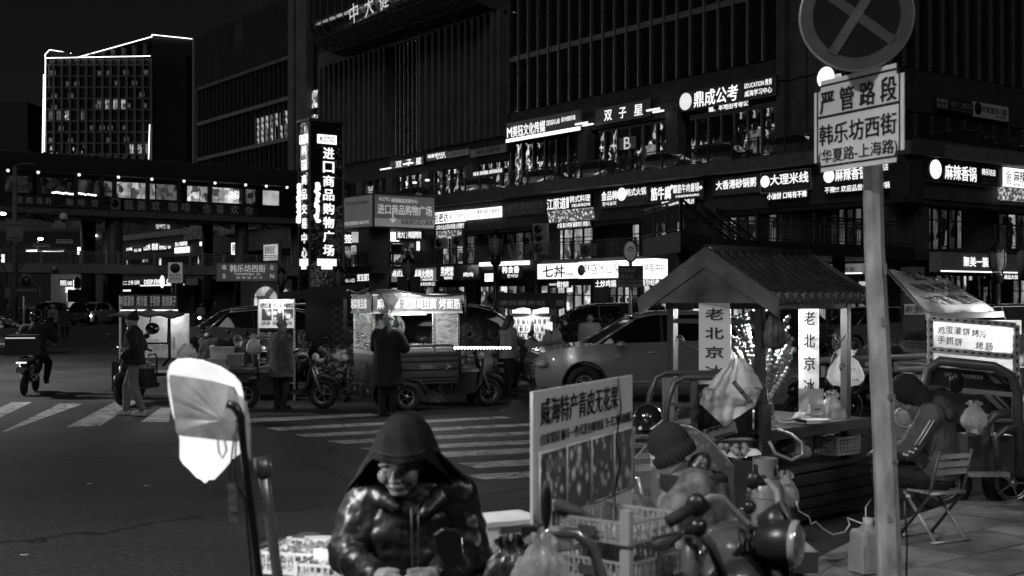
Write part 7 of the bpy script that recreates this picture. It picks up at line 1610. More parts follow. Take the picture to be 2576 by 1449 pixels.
# front of its trike, left of the gable: cage tubes, boards, JINMA plate
tf=thing('stall_trike_front','curved tube cab of the trike carrying the tiled stall, with a striped lettered plate','trike cab',P(1790,1080,10.6),R(8));s9=F/10.6
X9=lambda u:(u-1790)/s9
Z9=lambda v:-(v-1080)/s9
tubem=M('cab_tube',.1,.35,metal=.3)
for dy,nm in((0,'cab_tube'),(.6,'cab_tube')):
 MB().tube([(X9(1668),dy,Z9(1100)),(X9(1676),dy,Z9(1010)),(X9(1694),dy,Z9(960)),(X9(1720),dy,Z9(948)),(X9(1900),dy,Z9(950)),(X9(1925),dy,Z9(975)),(X9(1938),dy,Z9(1080)),(X9(1925),dy,Z9(1200))],.026,10).build(nm,tubem,tf)
MB().bar((X9(1676),0,Z9(1015)),(X9(1745),0,Z9(1020)),.03).build('cross_tube',tubem,tf);MB().bar((X9(1745),.03,Z9(950)),(X9(1748),.03,Z9(1110)),.05).build('cab_post',tubem,tf);MB().bar((X9(1700),.3,Z9(955)),(X9(1705),.3,Z9(1110)),.08).build('cab_post',M('panel_pale',.25),tf)
MB().b2((X9(1750),.08,Z9(1105)),(X9(1905),.11,Z9(968))).build('cab_panel',M('cab_black',.015,.4),tf);MB().box((X9(1812),-.01,Z9(1085)),(.28,.02,.1),ry=R(-14)).build('name_plate',M('plate_grey',.22,.5),tf);txt('JINMA',tf,ink,0,0,.2,.04,loc=(X9(1802),-.03,Z9(1076)),rot=(R(90),R(-14),0),bold=.03)
for k in range(3):MB().box((X9(1822)+k*.012,-.025,Z9(1092+k*5)),(.18,.006,.008),ry=R(-14)).build('stripe',ink,tf)
txt('金',tf,L_dim,X9(1789),Z9(1018),.05,.05,y=.06);MB().b2((X9(1800),.04,Z9(1018)),(X9(1830),.07,Z9(968))).build('notice',white,tf)
MB().ell((X9(1759),-.04,Z9(1005)),(.03,.02,.07),10,8).build('mirror',blackm,tf);MB().tube([(X9(1745),-.02,Z9(1058)),(X9(1755),-.03,Z9(1035)),(X9(1762),-.03,Z9(1025))],.008,6).build('mirror_stem',black,tf)
MB().b2((X9(1720),.0,Z9(1135)),(X9(1930),.5,Z9(1112))).build('cab_base',M('cab_base',.05,.4),tf)
# TRANSLUCENT CART AT THE RIGHT
rc=thing('food_cart','translucent film-covered food cart with raised lettered awning at the right edge','food cart',(0,0,0),0)
def basis(par,o,xv,uv,name='sheet_frame'):
 x=Vector(xv).normalized();n=x.cross(Vector(uv)).normalized();z=n.cross(x).normalized()*-1
 z=(Vector(uv)-x*Vector(uv).dot(x)).normalized();y=z.cross(x)
 return Matrix((x,y,z)).transposed().to_4x4(),Vector(o)
def sheet_text(par,a,b,c,s_,fx,fz,fw,fh,mat,mirror=False,lift=.012):
 a,b,c=Vector(a),Vector(b),Vector(c);x=(b-a).normalized();u=(c-a);z=(u-x*u.dot(x)).normalized();n=x.cross(z)
 Mx=Matrix((x,z,n)).transposed();W_,H_=(b-a).length,u.length;q=a+(b-a)*fx+u*fz+n*lift
 txt(s_,par,mat,0,0,-fw*W_ if mirror else fw*W_,fh*H_,loc=q,rot=Mx.to_euler(),bold=.02)
h0,h1,e0,e1=P(2332,791,12.5),P(2505,785,13.0),P(2232,680,14.0),P(2379,706,14.7)
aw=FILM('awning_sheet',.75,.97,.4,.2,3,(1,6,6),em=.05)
o=MB().grid(lambda s_,t_:tuple(h0.lerp(h1,s_).lerp(e0.lerp(e1,s_),t_)+Vector((0,0,.015*math.sin(s_*15)+.02*math.sin(t_*9)))),20,14).build('awning',aw,rc)
MB().tube([h0,e0,e1,h1],.018,8).build('awning_frame',steel,rc)
for r_,s_ in enumerate(('鸡蛋灌饼','手抓饼 烤肠','烤冷面')):sheet_text(rc,h0,h1,e0,s_,.5,.22+.28*r_,.7,.18,M('sheet_ink',.02),True,.03)
MB().bar(h0+Vector((0,-.02,-.02)),h1+Vector((.05,-.02,-.02)),.06).build('awning_roll',M('roll_white',.4),rc)
a_,b_=P(2340,915,12.4),P(2556,938,12.2);c_,d_=P(2340,800,12.4),P(2556,818,12.2)
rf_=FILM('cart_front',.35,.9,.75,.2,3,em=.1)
MB().quad(a_,b_,d_,c_).build('front_film',rf_,rc)
for p,q in((a_,c_),(b_,d_),(c_,d_),(P(2340,878,12.4),P(2556,897,12.2)),(P(2560,940,12.2),P(2560,1300,12.2))):angle_iron(p,q,rc,.05)
fi=M('film_ink',.03)
for s_,u,v,w_ in(('鸡',2364,831,17),('蛋',2384,831,18),('灌',2405,832,18),('饼',2427,834,18),('烤',2450,838,18),('冷',2470,841,18),('面',2498,843,18),('手',2364,855,18),('抓',2385,857,18),('饼',2407,860,18),('烤',2460,869,18),('肠',2484,872,18)):
 pp_=P(u+4,v,12.25);txt(s_,rc,fi,0,0,w_/F*12.3,19/F*12.3,loc=pp_,rot=(R(90),R(4),0),bold=.02)
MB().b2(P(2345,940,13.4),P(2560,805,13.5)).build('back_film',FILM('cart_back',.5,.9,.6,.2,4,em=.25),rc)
MB().b2(P(2330,960,13.2),P(2600,925,12.5)).build('counter',ctm,rc)
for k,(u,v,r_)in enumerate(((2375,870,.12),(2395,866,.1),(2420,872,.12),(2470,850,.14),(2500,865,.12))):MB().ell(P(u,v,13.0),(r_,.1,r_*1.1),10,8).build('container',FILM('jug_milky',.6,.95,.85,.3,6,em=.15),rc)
plamp(rc,P(2510,828,12.9),50,.04);MB().ell(P(2478,822,12.8),.02,8,6).build('bulb',L_on,rc);plamp(rc,P(2380,830,13.2),10)
MB().b2(P(2562,1010,12.8),P(2600,840,12.9)).build('side_shelf',PIC('menu_food'),rc)
rt3=thing('cargo_trike','trike cab with curved tube frame and lettered dark panels behind the folding chair','three-wheeler',(0,0,0),0)
tb_m=M('cab_tube');dd=11.6
MB().tube([P(2318,1110,dd),P(2322,985,dd),P(2335,930,dd),(P(2365,908,dd)),P(2500,922,dd-.2),P(2545,945,dd-.2),P(2560,990,dd-.2),P(2562,1200,dd-.2)],.045,10).build('cab_tube',tb_m,rt3)
def dq(u0,v0,u1,v1,d,sl=.09):return[P(u0,v1,d),P(u1,v1+(u1-u0)*sl,d-.1),P(u1,v0+(u1-u0)*sl,d-.1),P(u0,v0,d)]
for(u0,v0,u1,v1,nme)in((2335,922,2545,968,'upper_panel'),(2335,980,2545,1035,'lower_panel')):
 m=MB();m.add([tuple(p)for p in dq(u0,v0,u1,v1,dd+.05)],[(0,1,2,3)]);o=m.build(nme,M('cab_glossy',.03,.25,coat=.5),rt3);o.modifiers.new('thick','SOLIDIFY').thickness=.02
for s_,u,v,w_,h_,mm in(('FAST AND FURIOUS',2425,946,95,9,L_dim),('SPORTS',2402,951,30,5,L_dim),('少年 听得玩',2425,986,62,11,L_dim)):
 q=P(u,v,dd-.12);txt(s_,rt3,mm,0,0,w_/F*dd,h_/F*dd,loc=q,rot=(R(90),R(5),0),bold=.02)
for k,(u,w_)in enumerate(((2475,18),(2500,10))):
 m=MB();m.add([P(u,935,dd-.1),P(u+w_,937,dd-.1),P(u+w_+30,966,dd-.1),P(u+28,964,dd-.1)],[(0,1,2,3)]);m.build('stripe',boardg,rt3)
 m=MB();m.add([P(u-5,990,dd-.1),P(u+w_-3,992,dd-.1),P(u+w_+35,1030,dd-.1),P(u+36,1028,dd-.1)],[(0,1,2,3)]);m.build('stripe',boardg,rt3)
MB().tube([P(2478,1125,dd-.5),P(2482,1070,dd-.5),P(2500,1045,dd-.5),P(2540,1038,dd-.5)],.04,8).tube([P(2510,1180,dd-.5),P(2505,1100,dd-.5),P(2530,1078,dd-.5),P(2560,1075,dd-.5)],.03,8).build('seat_rail',tb_m,rt3)
MB().b2(P(2430,1085,dd),P(2500,1045,dd-.3)).build('seat',M('seat_vinyl'),rt3);MB().b2(P(2435,1192,dd-.3),P(2520,1088,dd)).build('body',M('trike_paint'),rt3);MB().b2(P(2440,1200,dd-.5),P(2530,1186,dd-.4)).build('foot_rail',steel,rt3)
MB().b2(P(2340,1200,dd+.6),P(2600,1060,dd+.7)).build('cargo_side',M('cargo_dark'),rt3)
for u in(2370,2545):wheel(rt3,(P(u,0,dd+.3).x,dd+.3,.28),.28,.12,5)
MB().ell(P(2406,962,dd-.5),(.07,.04,.1),10,8).build('mirror',blackm,rt3);MB().tube([P(2405,975,dd-.5),P(2385,990,dd-.5),P(2350,1010,dd-.5)],.01,6).build('mirror_stem',blackm,rt3)
hang('crumpled clear bag on the trike seat behind the hooded man',P(2450,1045,11.0),.12,.22,filmb,31)
t=thing('headlamp_wrapped','round headlamp of a motorbike wrapped in clear film left of the hooded man','headlamp',P(2276,1048,11.2),0);MB().ell((0,0,0),(.085,.06,.095),16,10).build('lens',M('lens_grey',.3,.15),t);MB().torus((0,-.02,0),.09,.012,'y',24,6).build('ring',chrome,t);bag(t,.17,.5,FILM('wrap_film',.05,.35,.6,.1,7),False,8,'film_wrap')
# MAN ON THE FOLDING CHAIR
CX,CY=3.29,9.98
ch=thing('folding_chair','folding slatted steel chair on the paved corner, with the hooded man sitting on it','chair',(CX,CY,pav_z),R(207))
for z,h_ in((.55,.045),(.61,.045),(.67,.035)):MB().box((0,.17+(z-.4)*.22,z),(.33,.012,h_)).build('back_slat',M('slat_grey',.4,.45),ch)
for y in(-.14,-.07,0,.07,.14):MB().box((0,y,.385),(.34,.05,.015)).build('seat_slat',M('slat_grey'),ch)
MB().cyl((-.18,.17,.38),(.18,.17,.38),.014,seg=8).build('seat_bar',steel,ch)
for x in(-.17,.17):
 MB().tube([(x,.25,.72),(x,.15,.36),(x,-.17,.01)],.013,8).build('back_post',dsteel,ch);MB().cyl((x*.92,-.13,.37),(x*.92,.2,.01),.013,seg=8).build('leg',steel,ch)
for y in(-.17,.2):MB().cyl((-.2,y,.012),(.2,y,.012),.012,seg=8).build('foot_bar',steel,ch)
jk=M('hooded_jacket',.1,.75,var=.25,bump=.4,bscale=14)
man=person('hooded man in grey striped-sleeve jacket sitting bent over on the folding chair',(CX+.08,CY+.05,pav_z),R(-112),1.72,jk,cl_black,shoe_d,'hood',M('hood_black',.014,.9,bump=.3,bscale=30),pose=dict(hip=(0,.0,.5),chest=(0,-.04,.82),neck=(0,-.14,1.0),head=(0,-.24,1.1),sL=(-.19,-.05,.96),sR=(.19,-.05,.96),eL=(-.25,-.2,.7),eR=(.26,-.2,.7),wL=(-.08,-.42,.66),wR=(.1,-.42,.66),hL=(-.1,.02,.46),hR=(.1,.02,.46),kL=(-.14,-.42,.5),kR=(.14,-.42,.5),aL=(-.13,-.4,.1),aR=(.13,-.36,.1),tL=(-.13,-.53,.04),tR=(.13,-.5,.04),look=(.0,-1,-.9)),bulk=1.22,flare=-1,hem=.46,vox=.014,fold=.035)
m=MB();cap(m,(-.12,.07,.98),(.12,.07,.98),.06,.06);cap(m,(0,.0,1.02),(0,.06,.96),.1,.1);grow(m,'hanging_hood',M('hood_lining',.06,.8,bump=.3,bscale=20),man,.014,2,.02,.08)
for k in(0,1):MB().tube([(.305,-.02-k*.028,.95),(.352,-.075-k*.028,.85),(.36,-.13-k*.028,.76)],.006,6).build('sleeve_stripe',white,man)
m=MB()
for k in range(5):m.ell((.362-.004*k,-.15-.022*k,.73-.017*(k%2)-.012*k),(.006,.013,.01),6,4)
m.build('sleeve_print',white,man,kind='stuff')
# NEAR POLE WITH TWO SIGNS
pd=7.35;sp_=F/pd
np_=thing('sign_pole','thick pale grey pole leaning slightly at the right, carrying the round and the square sign','pole',(A(2243,pd).x,pd,pav_z),0)
tx_=(2188-2243)/sp_;m=MB();N8=8
vs=[]
for i,(x,z,r)in enumerate(((0,0,.075),(-.045,1.1,.066),(tx_*.8,2.2,.058),(tx_,3.6,.055))):
 for k in range(N8):a=math.pi/8+k*math.pi/4;vs.append((x+r*math.cos(a),r*math.sin(a),z))
m.add(vs,[(i*N8+k,i*N8+(k+1)%N8,(i+1)*N8+(k+1)%N8,(i+1)*N8+k)for i in range(3)for k in range(N8)]+[tuple(range(3*N8,4*N8))])
m.build('pole',M('pole_pale',.32,.45,var=.45,scale=9,bump=.3,bscale=30,stretch=(1,1,.4)),np_)
rnd=random.Random(77)
for z_,a_,w_,h_ in((1.75,-1.9,.03,.05),(1.32,-1.4,.045,.03),(2.05,-1.7,.02,.06),(.95,-1.2,.04,.02),(.62,-1.8,.025,.04)):MB().box((-.03*z_*.8+.07*math.cos(a_),.07*math.sin(a_),z_),(w_,.002,h_),rz=a_+math.pi/2).build('sticker_residue',M('residue',.16,.8),np_)
MB().tube([(.075,-.02,0),(.07,-.06,.5),(.055,-.06,.72),(.09,-.02,.74)],.006,6).build('drop_wire',black,np_);MB().ell((.09,-.02,.74),.016,8,6).build('wire_clip',steel,np_)
sq=board('square_sign','white square road sign with black Chinese characters on the near pole','road sign',(1.93,7.11,3.0),R(-65.2),.75,.53,M('sign_white',.8,.35,var=.1),[('严 管 路 段',.08,.12,.93,.37,ink,.03),('韩乐坊西街',.07,.49,.93,.71,ink,.02),('(华夏路-上海路)',.06,.76,.94,.93,ink,.01)],ink,depth=.006,name_board='plate')
bv=kids(sq)[0];bm=bmesh.new();bm.from_mesh(bv.data);bmesh.ops.bevel(bm,geom=[e for e in bm.edges if abs(e.verts[0].co.y-e.verts[1].co.y)>.001],offset=.06,segments=6,affect='EDGES');bm.to_mesh(bv.data);bm.free()
def rrect(w_,h_,r,n=6):
 out=[]
 for cx,cy,a0 in((w_/2-r,h_/2-r,0),(-w_/2+r,h_/2-r,90),(-w_/2+r,-h_/2+r,180),(w_/2-r,-h_/2+r,270)):
  for k in range(n+1):a=R(a0+90*k/n);out.append((cx+r*math.cos(a),-.0045,cy+r*math.sin(a)))
 return out
o1,o2=rrect(.7,.48,.045),rrect(.675,.455,.035);n=len(o1);MB().add(o1+o2,[(k,(k+1)%n,n+(k+1)%n,n+k)for k in range(n)]).build('border_line',ink,sq)
MB().b2((-.34,-.0048,.045),(.34,-.0032,.06)).build('divider_line',ink,sq);MB().b2((.0,.003,-.1),(.05,.2,-.07)).build('bracket',steel,sq)
rs=thing('round_sign','round no stopping sign with crossed bars at the top, cut by the picture edge','road sign',P(2154,40,6.95),R(-12))
rr=.302
MB().lathe([(.001,0),(rr,0),(rr+.006,.01),(rr,.02),(.001,.02)],seg=56,M=Matrix.Rotation(R(90),4,'X')).build('plate',M('sign_rim',.35,.35,metal=.3),rs)
def ring(r0,r1,y,mat,nme,n=56):
 v1=[(r0*math.cos(2*math.pi*k/n),y,r0*math.sin(2*math.pi*k/n))for k in range(n)];v2=[(r1*math.cos(2*math.pi*k/n),y,r1*math.sin(2*math.pi*k/n))for k in range(n)]
 MB().add(v1+v2,[(k,(k+1)%n,n+(k+1)%n,n+k)for k in range(n)]).build(nme,mat,rs)
sred=M('sign_grey_red',.07,.6,spec=.2,var=.2,scale=10);ring(.01,rr*.77,-.022,M('sign_dark_blue',.01,.7,spec=.15),'centre');ring(rr*.77,rr*.985,-.022,sred,'ring')
for a in(58,-38):MB().box((0,-.026-(a>0)*.002,0),(rr*1.6,.004,.052),ry=R(-a)).build('cross_bar',sred if a<0 else M('sign_bar_worn',.08,.4,var=.4,scale=9),rs)
# jug and cable on the paving
jd=8.75;t=thing('jerrycan','translucent white jerrycan standing on the paving against the near pole','jerrycan',(A(2183,jd).x,jd,pav_z),R(25))
jm=FILM('jug_plastic',.85,.99,.55,.35,4);m=MB();m.box((0,0,.15),(.21,.17,.3));o=m.build('body',jm,t);b_v=o.modifiers.new('round','BEVEL');b_v.width=.035;b_v.segments=4
MB().b2((-.102,-.082,.01),(.102,.082,.2)).build('liquid',M('jug_liquid',.35,.3),t)
MB().lathe([(.07,.29),(.035,.33),(.03,.35)],seg=14).build('neck',jm,t);MB().lathe([(.034,.335),(.034,.375),(.001,.38)],seg=14).build('cap',M('cap_plastic',.5),t);MB().tube([(.02,0,.34),(.07,0,.37),(.09,0,.3)],.012,8).build('handle',jm,t)
t=thing('white_cable','thin white cable trailing across the road from the stall to the jerrycan','cable',(0,0,0),0)
MB().tube([P(2004,1262,8.6),P(2008,1285,8.7),P(2035,1300,8.8),P(2040,1318,8.8),P(2052,1312,8.9),P(2070,1330,9.0),P(2095,1345,9.1),P(2125,1338,9.1),P(2137,1320,9.2),P(2132,1303,9.2),P(2150,1310,9.0),P(2172,1318,8.8)],.0055,6).tube([P(2178,1300,8.7),P(2178,1275,8.9),P(2192,1255,9.2)],.0045,6).build('cable',white,t)
# GAS BOTTLE, HELMET, SEATED VENDOR
gd=8.6;t=thing('gas_bottle','pale liquefied gas bottle with collar and lettering beside the tiled stall','gas bottle',(A(1925,gd).x,gd,.34),0);gm=M('gas_paint',.26,.3,var=.1,coat=.3)
MB().lathe([(.001,0),(.1,0),(.125,.03),(.13,.1),(.13,.33),(.115,.41),(.08,.45),(.001,.46)],seg=28).build('tank',gm,t);MB().torus((0,0,.1),.131,.004,'z',28,5).torus((0,0,.33),.131,.004,'z',28,5).build('weld_seams',gm,t)
m=MB();n=24
for k in range(n):
 a0,a1=2*math.pi*k/n,2*math.pi*(k+1)/n;hole=(k%8)in(4,5,6)
 for z0,z1 in(((.44,.47),(.545,.585))if hole else((.44,.585),)):m.add([(.085*math.cos(a0),.085*math.sin(a0),z0),(.085*math.cos(a1),.085*math.sin(a1),z0),(.085*math.cos(a1),.085*math.sin(a1),z1),(.085*math.cos(a0),.085*math.sin(a0),z1)],[(0,1,2,3)])
o=m.build('collar',gm,t);o.modifiers.new('thick','SOLIDIFY').thickness=.006;MB().cyl((0,0,.45),(0,0,.54),.018,seg=10).ell((.03,0,.53),.03,10,6).build('valve',steel,t);txt('液化石',t,ink,.04,.24,.12,.06,y=-.133)
MB().b2((-.3,-.25,.2),(.3,.3,.336)).build('gas_stand',M('cargo_dark'),loc=(A(1925,gd).x,gd,0));g_=bpy.data.objects['gas_stand'];tag(g_,'dark ledge at the stall side carrying the gas bottle','ledge')
hang('crumpled pale bag with hose right of the gas bottle',P(1975,1235,8.9),.1,.24,FILM('bag_pale',.8,.98,.5,.4,8),41)
t=thing('black_helmet','glossy black open-face helmet resting on the clear rain cover','helmet',P(1631,1055,9.2),R(-30));m=MB();m.ell((0,0,0),(.107,.12,.11),24,16);m.build('shell',M('helmet_black'),t);MB().torus((0,0,-.06),.09,.012,'z',24,6).build('rim',rubber,t);MB().cyl((-.01,-.11,-.055),(-.01,-.125,-.055),.014,seg=12).build('badge',white,t);MB().tube([(.06,-.1,-.06),(.1,-.06,-.03),(.108,-.0,.0)],.006,6).build('trim',white,t)
camo=M('camouflage',.1,.8,var=.8,scale=11,bump=.3,bscale=20);VX,VY=A(1735,6.9).x,6.9
ven=person('vendor in black ribbed beanie and camouflage coat bent to the left beside the fig board',(VX,VY,.02),R(-97),1.7,camo,cl_dark,shoe_d,None,None,pose=dict(hip=(0,.15,.48),chest=(0,.06,.84),neck=(0,-.03,1.0),head=(0,-.12,1.14),sL=(-.19,.03,.96),sR=(.19,.03,.96),eL=(-.27,-.16,.76),eR=(.27,-.16,.76),wL=(-.1,-.42,.86),wR=(.12,-.42,.84),fL=(0,-1,-.1),fR=(0,-1,-.1),hL=(-.1,.1,.46),hR=(.1,.1,.46),kL=(-.2,-.32,.5),kR=(.2,-.32,.5),aL=(-.2,-.3,.1),aR=(.2,-.3,.1),tL=(-.2,-.43,.04),tR=(.2,-.43,.04),look=(0,-1,-.6)),bulk=1.4,hem=.42,vox=.014,fold=.03,skinm=skin_l)
hd_=Vector((0,-.12,1.14));rib=M('ribbed_knit',.012,.9,bump=.5,bscale=60)
m=MB();n=64;vs=[];Mh=Matrix.Translation(hd_+Vector((0,.02,.03)))@Euler((R(28),0,0)).to_matrix().to_4x4()
prof=[(.108,-.07),(.116,-.06),(.118,-.01),(.11,.0),(.111,.02),(.107,.06),(.09,.1),(.055,.13),(.012,.145)]
for i,(r,z)in enumerate(prof):
 for k in range(n*2):a=math.pi*k/n;f=r*(1+(.02 if k%4<2 else-.02));vs.append((f*math.cos(a)*.93,f*math.sin(a)*1.06,z))
N2=n*2;m.add(vs,[(i*N2+k,i*N2+(k+1)%N2,(i+1)*N2+(k+1)%N2,(i+1)*N2+k)for i in range(len(prof)-1)for k in range(N2)],True,Mh);m.build('beanie',rib,ven)
m=MB();m.torus((0,0,0),.14,.05,'z',20,8);vs_=m.v;m.v=[(x*1.15,y,z+.03*y)for x,y,z in vs_];o=grow(m,'fur_collar',M('fur',.015,.95,bump=.8,bscale=90),ven,.012,1,.02,.03);o.location=(0,.02,.99)
m=MB();m.ell((0,0,0),(.1,.1,.06),12,8,M=Euler((R(50),0,0)).to_matrix().to_4x4());o=grow(m,'patterned_scarf',PIC('scarf',0,26,.02,.3),ven,.012,1,.015,.04);o.location=(0,.04,1.07)
t=thing('rain_cover','clear plastic rain cover with dotted lining over a trike front, behind the beanie vendor','rain cover',P(1715,1150,8.4),R(-10))
m=MB();m.grid(lambda s_,t_:(-.34+.68*s_,-.25*math.sin(s_*math.pi)*(1-t_*.5),-.4+.62*t_*(.55+.45*math.sin(s_*math.pi))+.0),24,16);m.build('clear_cover',FILM('clear_cover',.06,.3,.6,.05,3),t)
m=MB();m.grid(lambda s_,t_:(-.2+.52*s_,.05-.2*math.sin(s_*math.pi)*(1-t_*.5),-.4+.58*t_*(.6+.4*math.sin(s_*math.pi))),20,14);m.build('dotted_lining',PIC('floral_lining',0,22,.05,.22),t)
MB().tube([(-.34+.68*k/16,-.26*math.sin(k/16*math.pi)*.5,-.4+.625*(.55+.45*math.sin(k/16*math.pi)))for k in range(17)],.006,6).tube([(-.34,0,-.05),(-.36,-.02,-.25),(-.34,0,-.42)],.012,6).build('piping',chrome,t)
for k in(0,1):MB().tube([(-.3+.05*k+.0,-.2,-.5),(-.28+.05*k,-.2,-.3),(-.33+.06*k,-.2,-.12),(-.42+.05*k,-.2,-.07),(-.46+.04*k,-.2,-.25)],.012,8).build('chrome_bow',chrome,t)
MB().b2((-.35,.1,-.9),(.4,.5,-.4)).build('trike_front',M('trike_paint'),t)
t=thing('fruit_bag','small tray of round fruit in crumpled paper on the low trike rack','fruit',P(1845,1138,9.6),0);rnd=random.Random(5)
for k in range(14):MB().ell((rnd.uniform(-.1,.1),rnd.uniform(-.06,.06),rnd.uniform(0,.05)),.026,10,7).build('fruit',M('fruit_pale',.3,.3),t)
m=MB();m.grid(lambda s_,t_:(-.17+.36*s_,-.1+.2*t_,-.03+.05*math.sin(s_*9)*math.sin(t_*7)+.05*abs(s_-.5)),12,8);m.build('paper',M('tray_paper'),t);MB().b2((-.22,-.1,-.4),(.3,.2,-.05)).build('rack',M('cargo_dark'),t)
# FIG SELLER'S STAND
fbd=board('fig_board','white advertising board with large characters and four fruit pictures in rounded frames','sign board',(P(1337,0,5.0).x*.5+P(1588,0,6.1).x*.5,5.55,1.295),math.atan2(1.1,.495),1.206,.68,M('fig_board',.62,.4,var=.1,scale=3),[('威海特产青皮无花果',.06,.05,.82,.21,ink,.02),('自家果园 顺丰一件代发包邮到家',.06,.255,.66,.325,ink,.01),('扫一扫二维码添加微信',.68,.25,.98,.32,ink,.01)],ink,depth=.012,pics=[(.04,.37,.27,.78,PIC('figs_a',0,22,.07,.95)),(.285,.37,.51,.78,PIC('figs_b',0,15,.07,.95)),(.525,.37,.75,.78,PIC('figs_c',0,19,.07,.95)),(.765,.37,.985,.78,PIC('figs_d',0,12,.07,.95))])
for k in range(4):
 x0_=(.0385+.242*k)*1.206-.603;MB().tube([(x0_,-.014,.34-.366*.68),(x0_,-.014,.34-.785*.68),(x0_+.282,-.014,.34-.785*.68),(x0_+.282,-.014,.34-.366*.68),(x0_,-.014,.34-.366*.68)],.006,5).build('picture_frame',white,fbd)
txt('威海 无花果',fbd,L_dim,-.43,.04,.2,.05,y=-.03);MB().tube([(.36,-.02,.34),(.37,-.03,.2),(.33,-.02,.05),(.36,-.03,-.05),(.31,-.02,-.18),(.3,-.03,-.34)],.004,6).build('cord',black,fbd)
cm_=FILM('crate_plastic',.8,.98,.5,.4,6)
for(v,z,lab)in((1,1.09,'upper pale plastic crate in front of the fruit advertising board'),(0,.94,'lower pale plastic crate under the upper one, before the fruit board')):
 t=thing('plastic_crate',lab,'crate',(P(1552,0,4.95).x,4.95,z),R(-42));crate(t,.36,.34,.075,cm_,14,2);MB().b2((-.04,-.19,.02),(.04,-.182,.055)).build('label',M('label_dark'),t)
 for sx in(-1,1):MB().b2((sx*.18-.022,-.192,0),(sx*.18+.022,-.165,.13)).build('stack_pillar',cm_,t)
MB().b2((-.3,-.3,.5),(.3,.3,.93)).build('crate_table',M('cargo_dark'),loc=(P(1552,0,4.95).x,5.0,0),rz=R(-42));tag(bpy.data.objects['crate_table'],'dark trike bed carrying the two stacked plastic crates','trike bed')
t=thing('dark_glove','dark wedge-shaped brush lying on the upper crate edge','brush',P(1440,1288,4.9),R(-20));m=MB();cap(m,(-.05,0,.02),(.03,0,-.0),.03,.02);cap(m,(.03,0,0),(.09,0,-.025),.014,.01);grow(m,'brush',cl_dark,t,.006,1)
# trike bed carrying figs behind and beside the leather man
bed=thing('fig_trike_bed','dark flat trike bed covered in pale trays behind the man in the leather jacket','trike bed',(-.45,5.55,0),R(8))
MB().b2((-.5,-.35,.5),(.75,.55,.88)).build('bed',M('cargo_dark'),bed);MB().b2((-.46,-.33,.88),(.74,.5,.885)).build('liner',M('liner_white',.6,.4),bed)
rnd=random.Random(31);figm=[M('fig_a',.22,.4,var=.5,scale=30),M('fig_b',.4,.4,var=.4,scale=30),M('fig_c',.1,.4,var=.5,scale=30)];fgm=[]
for mm in figm:
 me=MB().lathe([(.001,-.022),(.014,-.02),(.023,-.006),(.021,.008),(.01,.02),(.004,.028),(.001,.034)],seg=12).mesh('fig');me.materials.append(mm);fgm.append(me)
def figs(org,rz,w_,d_,z,n,lab,grp):
 k=0;nx=max(2,int(w_/.046));ny=max(2,int(d_/.046))
 for i in range(nx):
  for j in range(ny):
   if k>=n:return
   p=rotz(((i+.5)/nx*w_-w_/2+rnd.uniform(-.006,.006),(j+.5)/ny*d_-d_/2+rnd.uniform(-.006,.006)),rz);o=bpy.data.objects.new('fig',fgm[rnd.randrange(3)]);link(o);o.location=(org[0]+p.x,org[1]+p.y,z+rnd.uniform(0,.02));o.rotation_euler=(rnd.uniform(-.9,.9),rnd.uniform(-.9,.9),0);tag(o,lab,'fig',grp);k+=1
for(u,d,rz_,w_,d_,lab,g_,n)in((778,5.3,R(-14),.31,.3,'leftmost pale crate of figs under clear film, lit from the lamp','ripe figs in the leftmost crate',60),(850,5.05,R(-14),.24,.26,'second pale crate of figs at the elbow of the leather man','figs in the second crate',30)):
 c=(A(u,d).x,d);t=thing('fig_crate',lab,'crate',(c[0],c[1],.885),rz_);crate(t,w_,d_,.08,M('crate_white'),10,2);figs(c,rz_,w_-.05,d_-.05,.94,n,'ripe fig lying in the '+('leftmost' if n==60 else 'second')+' crate of the fig seller',g_)
 m=MB();m.grid(lambda s_,t_:((s_-.5)*w_,(t_-.5)*d_,.105+.012*math.sin(s_*9+t_*5)),14,8);m.build('cling_film',FILM('cling_top',.03,.22,.9,.05,8),t)
for(u,d,lab)in((800,5.02,'pale price card standing in the left fig crate'),(818,5.0,'second pale price card right of the first')):o=MB().box((0,0,.05),(.035,.005,.09)).build('price_card',white,loc=(A(u,d).x,d,.92));tag(o,lab,'card')
t=thing('storage_box','clear storage box with white lid and grey clamp right of the leather man','storage box',(A(1262,5.45).x,5.5,.885),R(28));MB().box((0,0,.075),(.26,.2,.15)).build('body',FILM('clear_box2',.35,.7,.8,.15,4),t);MB().box((0,0,.165),(.3,.24,.02)).build('lid',M('lid_white'),t);MB().box((.0,-.125,.14),(.15,.015,.03)).build('clamp',M('clamp_grey',.06),t)
figs((A(1330,5.5).x,5.62),R(20),.3,.34,.9,40,'fig on the bright tray between the storage box and the fruit board','figs on the bright middle tray')
MB().b2((-.17,-.19,0),(.17,.19,.02)).build('bright_tray',M('liner_white'),loc=(A(1330,5.5).x,5.62,.886),rz=R(20));tag(bpy.data.objects['bright_tray'],'white tray holding figs left of the fruit board foot','tray')
